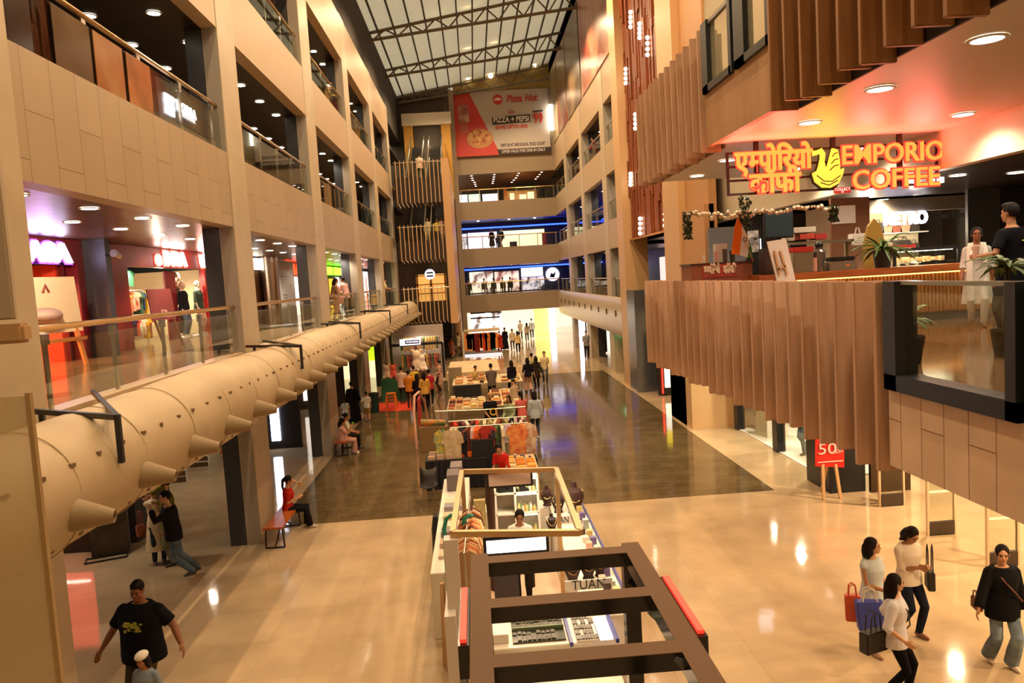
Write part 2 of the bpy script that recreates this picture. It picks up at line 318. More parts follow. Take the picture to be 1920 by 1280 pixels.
    if hs in ('short', 'crop'):
        g.ell(hd(0, -.02, .036), (.082*k, .097*k, .1*k), 16, RK)
        if hs == 'short': g.ell(hd(0, .035, .098), (.062*k, .06*k, .035*k), 12, RK)
    elif hs == 'bald': g.ell(hd(0, -.045, -.005), (.077*k, .062*k, .06*k), 12, RK)
    elif hs == 'cap':
        pass
    else:
        g.ell(hd(0, -.022, .03), (.088*k, .1*k, .104*k), 16, RK)
        if hs == 'bun': g.ell(hd(0, -.125, .03), .045*k, 12)
        if hs in ('bob', 'long', 'loose'):
            ln = {'bob': .17, 'long': .46, 'loose': .33}[hs]; bk = tp(0, -.12, .36)-tp(0, 0, .36)
            for sg in (-1, 1): caps(g, [hd(sg*.062, -.03, .02), hd(sg*.078, -.01 if hs == 'bob' else -.04, -.09), hd(sg*.06, -.06, -.17)], [.035*k, .034*k, .028*k], 8)
            c0 = hd(0, -.07, -.02); c1 = hd(0, -.085, -.12); c2 = Vector((c1.x, c1.y, c1.z-max(.02, ln-.14)*k)) + bk.normalized()*.02*k
            caps(g, [c0, c1, c2], [.078*k, .072*k, (.05 if hs == 'bob' else .038)*k], 12)
        if hs == 'pony': caps(g, [hd(0, -.1, .06), hd(0, -.15, .0), hd(0, -.14, -.16), hd(.01, -.11, -.28)], [.03*k, .036*k, .032*k, .012*k], 8)
    if g.v: solid('hair', g, mh, t, min(vox, .011))
    if hs == 'cap':
        g = MB(); g.ell(hd(0, -.012, .045), (.084*k, .1*k, .083*k), 16, RK); caps(g, [hd(-.045, .085, .045), hd(0, .125, .038), hd(.045, .085, .045)], [.016*k, .02*k, .016*k], 8); solid('cap', g, MAT('cap'+hcol, hcol, .7), t, .01)
    # clothes
    if O.get('top'):
        col, slv, hem = O['top'][:3]; wid = O['top'][3] if len(O['top']) > 3 else 0.0
        c = MB(); inf = .021+O.get('loose', 0.0); top_z = R[-2][0]+.008
        rs = []
        if hem < -.12:
            z = hem; n_ = max(2, int((-.11-hem)/.12))
            for i in range(n_): f = 1-i/n_; rs.append((hem+(-.11-hem)*i/n_, (.186 if sex == 'f' and hem < -.2 else .168)+wid*f, .135+wid*f*.8, P.get('drape', 0)*f))
            rs += [(-.1, .172, .127, 0)] + [r for r in R if r[0] >= -.04 and r[0] < top_z]
        else: rs = [(hem, R[1][1], R[1][2], 0)] + [r for r in R if r[0] > hem+.02 and r[0] < top_z]
        rs += [(top_z, R[-2][1]*.86, R[-2][2]*1.0, R[-2][3])]
        c.loft([ring(*r, inf=inf) for r in rs])
        for s in 'LR':
            q = L[s]; S_, E_, W_ = q['S']*k, q['E']*k, q['W']*k
            if slv == 'short': pts = [S_, S_.lerp(E_, .45), S_.lerp(E_, .78)]; rd = [.066, .062, .064]
            elif slv == 'elbow': pts = [S_, S_.lerp(E_, .5), E_, E_.lerp(W_, .25)]; rd = [.066, .06, .056, .056]
            elif slv == 'long': pts = [S_, S_.lerp(E_, .5), E_, E_.lerp(W_, .5), E_.lerp(W_, .93)]; rd = [.066, .06, .054, .05, .042+O.get('cuff', 0)]
            else: pts = [S_, S_.lerp(E_, .12)]; rd = [.06, .058]
            caps(c, pts, [(v+O.get('loose', 0)*.5)*k*(al*.6+.4) for v in rd], 12, (False, True))
        solid('top', c, O['top'][4] if len(O['top']) > 4 and O['top'][4] else CL(col), t, vox*1.15, 3)
    if O.get('bottom'):
        kind, col = O['bottom'][:2]; fl = O['bottom'][2] if len(O['bottom']) > 2 else 0.0
        c = MB(); m_ = MNOISE('denim'+col, col, '#3c4a5c', 3, .8) if kind == 'jeans' else CL(col)
        if kind == 'skirt':
            c.loft([ring(z, rx, ry, P.get('drape', 0)*fz, inf=.01) for z, rx, ry, fz in ((-.93+fl, .26, .24, 1), (-.5, .2, .18, .5), (-.1, .172, .125, 0), (.08, .15, .11, 0))])
        else:
            c.loft([ring(z, rx, ry, yo, inf=.007) for z, rx, ry, yo in ((-.13, .13, .11, 0), (-.04, R[1][1], R[1][2], 0), (.05, R[2][1]+.004, R[2][2]+.003, 0))])
            for s in 'LR':
                q = L[s]; hp2, K_, A_ = q['h']*k, q['K']*k, q['A']*k
                if kind == 'shorts': pts = [hp2, hp2.lerp(K_, .5), hp2.lerp(K_, 1.02)]; rd = [.1, .092, .09]
                elif kind == 'crop': pts = [hp2, hp2.lerp(K_, .5), K_, K_.lerp(A_, .75)]; rd = [.098, .083, .064, .055]
                else: pts = [hp2, hp2.lerp(K_, .5), K_, K_.lerp(A_, .5), A_.lerp(K_, -.04)]; rd = [.098, .083, .066+fl*.3, .062+fl*.7, .05+fl]
                caps(c, pts, [v*k*al for v in rd], 12, (False, True))
        solid('trousers' if kind not in ('skirt', 'shorts') else kind, c, m_, t, vox*1.15, 3)
    if O.get('shoes'):
        for s in 'LR':
            q = L[s]; A_, f = q['A']*k, q['f']; dn = Vector((0, 0, -1)); c = MB()
            caps(c, [A_-f*.035*k+dn*.036*k, A_+f*.07*k+dn*.05*k, A_+f*.145*k+dn*.06*k], [.041*k, .04*k, .027*k], 10); solid('shoe', c, MAT('shoe'+O['shoes'], O['shoes'], .5), t, .01, 2)
    if O.get('scarf'):
        c = MB(); pts = [tp(-.1, .1, .2), tp(-.11, .12, .38), tp(-.09, .02, .53), tp(0, -.09, .53), tp(.09, .02, .53), tp(.11, .12, .38), tp(.12, .12, .0), tp(.13, .11, -.3)]; c.tube(pts, [.03*k]*8, 8, ell=(1.6, .45)); c.build('scarf', CL(O['scarf']), t, local=True, smooth=True)
    t['_k'] = k; FIG[t.name] = dict(L=L, tp=tp, hd=hd, k=k, hip=hip, R=RK); return t
FIG = {}
def fw(t, v):
    """local figure point to world"""
    return wm(t) @ Vector(v)
def walk(step=.16, arm=.14, ph=1, **kw):
    d = dict(LF=(-.085, step*ph, .085+(.05 if ph < 0 else 0)), RF=(.085, -step*ph, .085+(.05 if ph > 0 else 0)), LH=(-.25, -arm*ph+.04, .82), RH=(.25, arm*ph+.04, .82), hip=(0, 0, .905)); d.update(kw); return d
def sit(depth=.42, hz=.5, **kw):
    d = dict(hip=(0, 0, hz+.07), LF=(-.09, depth, .085), RF=(.09, depth, .085), LH=(-.12, .33, .62), RH=(.12, .33, .62)); d.update(kw); return d
# ================================================================ the setting
XL, XR, YEND = -5.0, 7.42, 66.5
M_fas = MBRICK('cream_cladding', '#ad987b', '#a69174', '#776446', 'Z', 'Y', 1.55, .62, .006, .42, offset=.37, freq=2, noise=.05, nscale=.8)
M_fasU = MAT('cream_sheet', '#b59d7c', .42)
M_col = MNOISE('column_sheet', '#bfae92', '#b3a285', 1.2, .4)
M_colg = MAT('grey_column_side', '#9b9387', .38)
M_slate = MAT('slate_cladding', '#3b3d42', .35)
M_dceil = MBRICK('dark_tile_ceiling', '#6e4d36', '#634531', '#1c110a', 'X', 'Y', 1.2, .6, .025, .3, offset=0, noise=.1)
M_bceil = MBRICK('black_ceiling', '#2c211b', '#261d18', '#0c0908', 'X', 'Y', 2.4, .6, .02, .35, offset=0, noise=.1)
M_white = MAT('white_paint', '#d9d4c8', .55)
M_beigefl = MBRICK('beige_marble', '#c6ad8a', '#bea481', '#b39a76', 'X', 'Y', 1.2, 1.2, .004, .07, offset=0, noise=.13, nscale=1.1, spec=.6)
M_darkfl = MBRICK('brown_stone_floor', '#6a583a', '#5e4e34', '#7d6a49', 'X', 'Y', .9, .3, .006, .085, offset=.5, noise=.22, nscale=1.6, spec=.6)
M_corfl = MAT('corridor_tile', '#8e7350', .13, spec=.6)
M_black = MAT('black_metal', '#17171a', .4)
M_steel = MAT('brushed_steel', '#b9ae9c', .28, 1.0)
M_gold = MAT('champagne_steel', '#c3a06a', .25, 1.0)
M_glass = MGLASS('clear_glass', '#f3f6f1', .28)
M_glassd = MGLASS('smoked_glass', '#4a4640', .3)
def EM(name, col, s): return MAT(name, col, .5, emit=s)
M_dl = EM('downlight_lens', '#fff1dc', 14)
M_shop = EM('shop_light_panel', '#fff0d2', 6)
for m in (M_beigefl, M_darkfl):
    g = nd(m, 'ShaderNodeNewGeometry'); n = nd(m, 'ShaderNodeTexNoise'); n.inputs['Scale'].default_value = 2.2; n.inputs['Detail'].default_value = 3; lk(m, g.outputs['Position'], n.inputs['Vector'])
    b = nd(m, 'ShaderNodeBump'); b.inputs['Strength'].default_value = .05; b.inputs['Distance'].default_value = .05; lk(m, n.outputs[0], b.inputs['Height']); lk(m, b.outputs[0], bsdf(m).inputs['Normal'])
# floor: beige marble all round a brown stone field
fl = MB()
X0, X1, Y0, Y1 = XL, 6.95, 18.05, 43.0
for a in ((-14, 22, -8, Y0), (-14, 22, Y1, 82), (-14, X0, Y0, Y1), (X1, 22, Y0, Y1)): fl.quad((a[0], a[2], 0), (a[1], a[2], 0), (a[1], a[3], 0), (a[0], a[3], 0))
fl.k = 1; fl.quad((X0, Y0, 0), (X1, Y0, 0), (X1, Y1, 0), (X0, Y1, 0))
fl.build('floor', [M_beigefl, M_darkfl], kind='structure', label='polished beige marble floor around a brown stone field')
def S(mb, name, m, **kw): return mb.build(name, m, kind='structure', **kw)
# ---- left facade
LF = [(2.95, 4.25), (6.92, 8.47), (11.03, 12.53), (15.13, 17.05)]     # fascia bands
LY1 = 52.0
COLS = [(7.2, 9.1), (16.85, 18.05), (25.45, 26.95), (34.0, 35.4), (42.5, 43.9), (51.0, 52.2)]
for i, (a, b) in enumerate(LF):
    f = MB()
    ys = [(-6, 7.2)] + [(COLS[k][1], COLS[k+1][0]-.06) for k in range(5)]
    for c, d in ys: f.box(XL-.32, XL, c, d, a, b)
    S(f, 'wall_left_fascia', M_fas if i == 1 else M_fasU)
for k, (a, b) in enumerate(COLS):
    c = MB(); c.box(-5.32, XL, a, b, 0, 17.1); c.k = 1; c.box(-5.3, -5.02, a-.004, a+.1, 0, 15.1); c.k = 2; c.box(-5.68, -5.322, a, b, 0, 15.1)
    S(c, 'column', [M_col, M_colg, M_slate])
for i, z in enumerate((4.25, 8.47, 12.53)):
    s = MB(); s.box(-13, -5.321, -6, 64, z-.2, z); S(s, 'floor_left_gallery', M_corfl)
    s = MB(); s.box(-13, -5.321, -6, 64, (3.2, 6.92, 11.03)[i], (3.25, 6.97, 11.08)[i]); S(s, 'ceiling_left_gallery', M_dceil if i == 1 else M_bceil)
s = MB(); s.box(-13, -5.321, -6, 64, 15.13, 15.2); S(s, 'ceiling_left_gallery', M_bceil)
s = MB(); s.box(-13, -12.8, -6, 70, 0, 17); S(s, 'wall_left', MAT('gallery_back', '#6a6055', .6))
for z0, z1 in ((8.47, 11.03), (12.53, 15.13)):
    s = MB(); s.box(-9.7, -9.5, -6, 54, z0, z1); S(s, 'wall_left_gallery', MNOISE('dark_shop_wall', '#3a2c22', '#251c17', .5, .4))
# ---- right facade (far part) and upper wall
RF = [(6.72, 8.22), (10.62, 12.2), (14.35, 16.2)]
RC = [(41.6, 42.9), (50.0, 51.2), (58.3, 59.5)]
for i, (a, b) in enumerate(RF):
    f = MB()
    for c, d in ((37.5, 41.55), (42.9, 49.95), (51.2, 58.25), (59.5, YEND)): f.box(XR, XR+.3, c, d, a, b)
    S(f, 'wall_right_fascia', M_fasU)
for a, b in RC:
    c = MB(); c.box(XR-.02, XR+.45, a, b, 0, 16.2); c.k = 1; c.box(XR+.0, XR+.45, a-.004, a+.1, 4.17, 16); c.k = 2; c.box(XR+.452, XR+.9, a, b, 0, 16)
    S(c, 'column', [M_col, M_colg, M_slate])
for z in (4.17, 8.22, 12.2):
    s = MB(); s.box(XR+.301, 16, 37.5, 72, z-.2, z); s.box(8.31, 16, 18.2, 37.499, z-.2, z); S(s, 'floor_right_gallery', M_corfl)
for z in (3.3, 6.72, 10.62, 14.35):
    s = MB(); s.box(XR+.301, 16, 37.5, 72, z, z+.05); s.box(8.31, 16, 18.2, 37.499, z+(.16 if z == 6.72 else 0), z+.21); S(s, 'ceiling_right_gallery', M_bceil)
s = MB(); s.box(11.6, 11.8, 28, 72, 4.17, 16.2); S(s, 'wall_right_gallery', MNOISE('gallery_shops', '#5a4d42', '#352b26', .4, .4))
s = MB(); s.box(XR, XR+.3, 37.5, 70, 16.2, 24); s.box(XR+.001, XR+.3, -8, 23.8, 9, 24); S(s, 'wall_right', MAT('upper_wall', '#b39f80', .6))
s = MB(); s.box(15.8, 16, -8, 82, 0, 8.2); S(s, 'wall_right', M_white)
# tall orange-lit pier, screen bay and second pier
s = MB(); s.box(7.1, 8.2, 36.0, 37.5, 0, 24); s.k = 1; s.box(7.1, 8.2, 34.3, 35.998, 0, 4.6); S(s, 'column', [MAT('tan_pier', '#d0a878', .4), MAT('grey_steel_cladding', '#6d7076', .25, .6)])
s = MB(); s.box(7.1, 8.3, 26.3, 28.4, 0, 24); S(s, 'column', MAT('tan_pier', '#d0a878', .4))
s = MB(); s.box(7.35, 7.6, 23.7, 26.3, 3.3, 24); S(s, 'wall_right', MAT('tan_boarding', '#b98a5c', .5))
s = MB(); s.box(7.6, 7.75, 28.4, 36, 6.95, 24); S(s, 'wall_right', MAT('screen_backing', '#5a2c10', .6))
# ---- end wall bands
EX0 = -.75
EF = [(2.7, 4.2), (6.6, 8.15), (10.55, 12.1), (14.4, 21.3)]
for i, (a, b) in enumerate(EF):
    s = MB(); s.box(EX0, XR, YEND, YEND+.35, a, b); S(s, 'wall_end_fascia', MAT('end_sheet', '#96836a', .45))
    if i < 3:
        s = MB(); s.box(EX0-1, 13, YEND+.351, 78, b-.2, b); S(s, 'floor_end_gallery', M_corfl)
        s = MB(); s.box(EX0-1, 13, YEND+.351, 78, a, a+.05); S(s, 'ceiling_end_gallery', M_dceil if i < 2 else M_bceil)
s = MB(); s.box(EX0-1, 13, YEND+.351, 78, 14.4, 14.45); S(s, 'ceiling_end_gallery', MNOISE('food_hall_ceiling', '#6b5a48', '#8a4f20', .25, .35, stretch=(1, .2, 1)))
s = MB(); s.box(-1.15, EX0, YEND-.6, YEND+.36, 0, 21.3); S(s, 'column', MAT('end_sheet', '#96836a', .45))
s = MB(); s.box(-1.62, -1.16, 50.0, 63, 2.8, 13.3); s.box(-1.62, -1.16, 59.2, 63, 0, 2.8); S(s, 'wall_end_pier', MAT('tan_boarding2', '#c49a6c', .45))
s = MB(); s.box(-13, EX0-.41, YEND, YEND+.3, 0, 22); s.box(EX0-.4, 16, 78, 78.3, 3, 15); S(s, 'wall_end', MAT('end_back', '#7c6d58', .6))
s = MB(); s.box(EX0, 13, YEND, YEND+.3, 21.3, 24); S(s, 'wall_end', MAT('yellow_gable', '#b69a5c', .6))
# ---- unseen wall added behind the viewer to keep out sky light, and the roof
s = MB(); s.box(-13, 16, -8.3, -8, 0, 24); S(s, 'wall_back_added', M_fas)
s = MB(); s.box(-6.2, -5.4, -8, 68, 17.05, 21.0); S(s, 'wall_left_parapet', MAT('dark_void', '#3a342c', .7))
def zr(x): return 21.1+(x+5.8)*.163
rf = MB(); n = 900; vs = []
for i in range(n+1):
    y = -8+76.3*i/n; d = .045*math.sin(y*2*math.pi/.42)
    vs += [(-6.2, y, zr(-6.2)+d), (8.4, y, zr(8.4)+d)]
rf.add(vs, [(2*i, 2*i+1, 2*i+3, 2*i+2) for i in range(n)])
mr = MAT('translucent_roof_sheet', '#b9b5a6', .5)
_t = nd(mr, 'ShaderNodeBsdfTranslucent'); _t.inputs[0].default_value = (.42, .41, .35, 1); _mx = nd(mr, 'ShaderNodeMixShader'); _mx.inputs[0].default_value = .45
lk(mr, bsdf(mr).outputs[0], _mx.inputs[1]); lk(mr, _t.outputs[0], _mx.inputs[2]); lk(mr, _mx.outputs[0], mr.node_tree.nodes['Material Output'].inputs[0])
S(rf, 'roof', mr, smooth=True)
M_truss = MAT('truss_paint', '#6f6450', .55)
for i in range(15):
    x = -5.9+i*.98
    p = MB(); p.bar((x, 24, zr(x)-.13), (x, 68, zr(x)-.13), .09, .16); S(p, 'trim_purlin', MAT('purlin', '#3c372e', .6))
for k, y in enumerate((66, 57.5, 49, 40.5, 32)):
    t = MB(); a, b = Vector((-6, y, zr(-6)-.28)), Vector((8, y, zr(8)-.28)); dz = Vector((0, 0, -1.15))
    t.tube([a, b], .1, 8); t.tube([a+dz*.35, b+dz], .1, 8)
    n = 18
    for i in range(n):
        f0, f1 = i/n, (i+1)/n; bot = lambda f: (a+dz*.35).lerp(b+dz, f)
        p, q = (a.lerp(b, f0), bot(f1)) if i % 2 == 0 else (bot(f0), a.lerp(b, f1)); t.tube([p, q], .05, 6)
    S(t, 'beam_roof_truss', M_truss)
t = MB(); t.box(7.42, 8.4, 37.5, 68, 22.35, 23.5); S(t, 'beam_gutter', MAT('gutter', '#4a4132', .6))
# ---- downlights
def make_dl():
    t = thing('downlight', 'x', 'downlight'); r = MB(); r.lathe([(.12, -.012), (.15, -.012), (.15, 0)], n=16, cap=False); r.build('ring', M_white, t, local=True)
    d = MB(); d.cyl((0, 0, -.009), .122, .007, 16); d.build('lens', M_dl, t, local=True); return t
_dl0 = [make_dl()]
def downlight(loc, label, group=None, s=1.0):
    o = _dl0.pop() if _dl0 else dup(_DLP); o.location = loc; o.scale = (s, s, s); o['label'] = label
    if group: o['group'] = group
    globals()['_DLP'] = o; return o
for lv, z, rows, nm in ((1, 6.915, (-5.7, -6.9), 'first'), (2, 11.025, (-5.87, -7.1), 'second'), (3, 15.125, (-5.9, -7.1), 'third')):
    for r, x in enumerate(rows):
        ys = [y for y in [10.2+1.87*i for i in range(22)] if y < (50 if lv < 3 else 48) and (lv < 3 or y > 26)]
        for i, y in enumerate(ys):
            downlight((x, y, z), '%s downlight from the near end, %s row, %s gallery ceiling on the left' % (ORD[i], ('railing', 'shop')[r], nm), 'left %s gallery downlights' % nm)
        for i in range(0, len(ys), 4): lamp('gallery_light', 'SPOT', (x, ys[i]+1, z-.06), 170 if lv == 1 else 80, WHITE, .1, (x, ys[i]+1, 0), 140)
for lv, z, nm in ((1, 6.715, 'first'), (2, 10.615, 'second'), (3, 14.345, 'third')):
    for i, y in enumerate([38.5, 40.8, 44.5, 47, 49.5, 53, 56, 60, 63]):
        downlight((8.6, y, z), '%s downlight from the near end in the far right %s gallery ceiling' % (ORD[i], nm), 'right %s gallery downlights' % nm)
        if i % 3 == 1: lamp('gallery_light', 'SPOT', (8.6, y, z-.06), 70, WHITE, .1, (8.6, y, 0), 140)
# ---- glass balustrades of the left galleries and of the far right galleries
def balustrade(x, y0, y1, z, label, group, h=.98, posts=4):
    t = thing('glass_balustrade', label, 'railing', (x, (y0+y1)/2, z), 0, group)
    b = MB(); b.tube([(x, y0, z+h), (x, y1, z+h)], .04, 8); b.build('handrail', M_gold, t, smooth=True)
    for i in range(posts):
        y = y0+.35+(y1-y0-.7)*i/(posts-1); p = MB(); p.box(x-.02, x+.02, y-.03, y+.03, z, z+h-.08); p.box(x-.035, x+.035, y-.06, y+.06, z+h-.2, z+h-.07); p.build('post', M_steel, t)
    g = MB(); g.box(x+.03, x+.042, y0, y1, z+.06, z+h-.14); g.build('pane', M_glass, t)
BN = ['nearest', 'second', 'third', 'fourth', 'fifth']
for k in range(5):
    a, b = COLS[k][1], COLS[k+1][0]
    for i, z in enumerate((4.25, 8.47, 12.53)):
        if i == 2 and k == 0: continue
        balustrade(XL-.16, a+.02, b-.02, z, 'glass railing with steel handrail in the %s left bay, %s gallery' % (BN[k], ORD[i]), 'left gallery railings', posts=5 if k < 2 else 4)
for k, (a, b) in enumerate(((37.5, 41.6), (42.9, 50.0), (51.2, 58.3), (59.5, 66.4))):
    for i, z in enumerate((4.17, 8.22, 12.2)):
        balustrade(XR+.15, a+.02, b-.02, z, 'glass railing in the %s far right bay, %s gallery' % (BN[k], ORD[i]), 'right gallery railings', posts=3)
for i, z in enumerate((4.2, 8.15, 12.1)):
    t = thing('glass_balustrade', 'glass railing across the end wall, %s gallery' % ORD[i], 'railing', (3.3, YEND+.15, z), 0, 'end gallery railings')
    b = MB(); b.tube([(EX0, YEND+.15, z+1), (XR, YEND+.15, z+1)], .045, 8); b.build('handrail', M_gold, t)
    for q in range(6): p = MB(); p.box(EX0+.1+q*1.58, EX0+.16+q*1.58, YEND+.12, YEND+.18, z, z+.97); p.build('post', M_steel, t)
    g = MB(); g.box(EX0, XR, YEND+.19, YEND+.2, z+.05, z+.9); g.build('pane', M_glass, t)
# ================================================================ the duct along the left side, its frames and nozzles
M_duct = MNOISE('canvas_duct', '#c0ab8a', '#b09a78', .9, .6, bump=.05)
M_mark = MAT('duct_mark', '#7c6545', .8)
DX, DZ, DR = -4.22, 3.78, .6
du = thing('fabric_air_duct', 'big cream fabric air duct slung along the left galleries', 'duct', (DX, 29, DZ-DR))
rings = []; N = 28
ysd = [5.6+.4*i for i in range(int((50.6-5.6)/.4)+1)]
for y in ysd:
    ph = ((y-8.2) % 8.55)/8.55
    r = DR*(1-.03*(abs(math.sin(y*2.35))**8)); top = .1*math.exp(-((ph-.5)/.32)**2)-.02
    if y > 49.6: r *= math.sqrt(max(.05, 1-((y-49.6)/1.1)**2))
    rings.append([Vector((DX+r*math.cos(2*math.pi*k/N), y, DZ+r*math.sin(2*math.pi*k/N)*(1+(top if math.sin(2*math.pi*k/N) > 0 else 0)))) for k in range(N)])
d = MB(); d.loft(rings); d.build('tube', M_duct, du, smooth=True)
for y in [7+1.425*i for i in range(31)]:
    s = MB(); rr = DR*.985; s.tube([(DX+rr*math.cos(a), y, DZ+rr*math.sin(a)*1.04) for a in [math.radians(-70+5.8*j) for j in range(36)]], .006, 5); s.build('seam', MAT('duct_seam', '#b59d76', .7), du)
s = MB(); a0 = math.radians(28)
for i in range(90):
    y = 6+.5*i; L = .05+.06*rnd.random()
    s.cbox((DX+DR*1.0*math.cos(a0), y, DZ+DR*1.0*math.sin(a0)), .03, .03+L*.5, .035, rnd.uniform(-.5, .5))
    if i % 1 == 0: a1 = math.radians(-42); s.cbox((DX+DR*.985*math.cos(a1), y+.2, DZ+DR*.985*math.sin(a1)), .025, .05, .03)
s.build('tie_stud', M_mark, du, kind='stuff')
a1 = math.radians(-15)
nz = MB(); ax = Vector((math.cos(math.radians(-8)), .12, math.sin(math.radians(-8)))).normalized(); Mz = ax.to_track_quat('Z', 'Y').to_matrix()
for i in range(30):
    y = 6.9+1.43*i; c = Vector((DX+(DR-.06)*math.cos(a1), y, DZ+(DR-.06)*math.sin(a1)))
    nz = MB(); nz.lathe([(.15, 0), (.145, .06), (.06, .37), (.05, .37), (.045, .32)], c, 14, Mz, cap=False); n_ = nz.build('nozzle', MAT('duct_nozzle', '#8f7a5a', .7), du, smooth=True)
    k = MB(); k.lathe([(.048, .34), (.048, .345)], c, 12, Mz); k.build('opening', MAT('nozzle_dark', '#2a1c10', .9), n_)
for i, (y, zz) in enumerate(((7.75, 4.36), (15.9, 4.37), (24.1, 4.38), (32.7, 4.42), (41.3, 4.42))):
    t = thing('duct_support_frame', '%s black steel frame holding the air duct to the left columns' % ORD[i], 'support frame', (DX, y, 4.3), 0, 'duct support frames')
    p = MB(); p.bar((-4.95, y+.9, zz), (-3.6, y, zz), .055); p.bar((-4.99, y+2.4, zz), (-3.6, y, zz), .05); p.build('rail', M_black, t)
    for x, yy, zb_ in ((-4.75, y+.77, DZ+.3), (-3.6, y, DZ+.12)): p = MB(); p.bar((x, yy, zb_), (x, yy, zz+.025), .05); p.build('post', M_black, t)
# duct on the right, seen end-on as a bulge with round outlets
t = thing('fabric_air_duct', 'cream air duct with round outlets under the far right gallery', 'duct', (7.3, 51, 2.2))
rings = [[Vector((7.45-(.3 if math.cos(a) > 0 else .1)*abs(math.cos(a))**.6*(1 if math.cos(a) > 0 else -1), y, 3.17+1.0*math.sin(a))) for a in [2*math.pi*k/24 for k in range(24)]] for y in [37.6+.6*i for i in range(49)]]
d = MB(); d.loft(rings); d.build('tube', MAT('duct_right', '#bfae90', .28), t, smooth=True)
for i in range(10):
    y = 39.3+2.75*i; k = MB(); k.lathe([(.001, 0), (.17, 0), (.17, .03), (.13, .03)], (7.16, y, 3.35), 14, Matrix.Rotation(math.radians(-90), 3, 'Y'), cap=False); k.build('outlet', MAT('outlet_dark', '#33291c', .8), t)
# ================================================================ right-hand decks: finned parapets, windows, soffit
DK = 4.0
M_fin = MNOISE('fin_timber', '#c9a486', '#b48d6e', 1.5, .5, stretch=(6, 6, .5))
M_fin2 = MNOISE('fin_timber_dark', '#9d7046', '#86592f', 1.5, .45, stretch=(6, 6, .5))
M_plank = MBRICK('deck_planking', '#dcc0a2', '#d3b595', '#8f6c4e', 'Z', 'Y', 1.3, .34, .006, .5, offset=.43, noise=.1, nscale=2.0)
M_plank2 = MBRICK('deck_planking_up', '#b58c62', '#ab8257', '#8a6440', 'Z', 'Y', 1.6, .3, .003, .5, offset=.43, noise=.08, nscale=2.0)
M_soff = MAT('soffit_paint', '#d8cbb2', .45)
M_frame = MAT('dark_window_frame', '#23272b', .35)
s = MB(); s.box(DK+.405, 15, 3.0, 18.0, 4.1, 4.25); s.box(DK+.13, DK+.405, 3, 7.3, 4.1, 4.25); S(s, 'floor_coffee_deck', MNOISE('deck_marble', '#8b6b4a', '#7a5c3e', 1.2, .09))
s = MB(); s.box(DK+.4, 15, 3.0, 17.95, 3.42, 3.5); s.box(DK+.12, DK+.4, 3, 7.3, 3.42, 3.5); S(s, 'ceiling_under_deck', M_soff)
s = MB(); s.box(DK, DK+.12, 2.5, 7.35, 3.43, 4.3); s.k = 1; s.box(DK+.36, DK+.4, 7.4, 17.9, 3.43, 4.3); s.box(DK+.36, 8, 17.87, 17.95, 3.43, 4.3); S(s, 'wall_deck_edge', [M_plank, MAT('fin_backing', '#4c3826', .6)])
def fins(y0, y1, step, z0, z1, depth, name, label, m, first):
    t = thing(name, label, 'parapet', (DK, (y0+y1)/2, z0)); i = 0; y = y1
    while y >= y0-.01:
        p = MB(); p.box(DK-.06, DK+depth, y-.035, y+.035, z0+(.04*math.sin(i*2.1)), z1)
        p.build('fin', m, t, bevel=.008); y -= step; i += 1
    return t
lf = fins(7.45, 17.8, .43, 3.34, 5.24, .27, 'fin_parapet', 'long row of upright wooden fins edging the coffee deck', M_fin, 1)
uf = fins(12.95, 17.85, .44, 7.42, 9.38, .28, 'fin_parapet', 'short row of upright wooden fins on the upper deck by the lit screen', M_fin, 1)
uf2 = fins(4.2, 9.95, .46, 7.42, 11.5, .3, 'fin_parapet', 'tall dark wooden fins at the near end of the upper deck', M_fin2, 0)
g = MB(); g.box(DK+.34, DK+.352, 7.5, 17.7, 4.3, 5.2); g.build('glass_pane', M_glass, lf)
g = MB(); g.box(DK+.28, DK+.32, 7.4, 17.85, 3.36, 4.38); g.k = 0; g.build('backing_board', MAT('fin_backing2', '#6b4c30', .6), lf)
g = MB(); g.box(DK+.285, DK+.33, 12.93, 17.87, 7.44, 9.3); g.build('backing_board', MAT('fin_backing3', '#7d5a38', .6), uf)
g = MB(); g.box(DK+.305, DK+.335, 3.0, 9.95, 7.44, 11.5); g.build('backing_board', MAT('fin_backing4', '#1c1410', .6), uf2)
# dark framed windows of the lower deck
for i, (a, b) in enumerate(((5.47, 7.33), (3.2, 5.38))):
    t = thing('framed_window', ('wide window in a dark frame looking onto the deck floor', 'dark window frame cut off by the right edge')[i], 'window', (DK, (a+b)/2, 4.25))
    f = MB(); w_ = .13
    f.box(DK-.06, DK+.16, b-.02-w_*1.6, b, 4.2, 5.25); f.box(DK-.06, DK+.16, a, a+w_, 4.2, 5.25); f.box(DK-.06, DK+.16, a, b, 4.2, 4.36); f.build('frame', M_frame, t, bevel=.006)
    g = MB(); g.box(DK+.03, DK+.045, a+w_, b-.2, 4.36, 5.235); g.build('pane', M_glass, t)
    r = MB(); r.box(DK+.0, DK+.075, a+w_, b-.2, 5.215, 5.25); r.build('top_edge', MAT('glass_edge', '#8e8f84', .2), t)
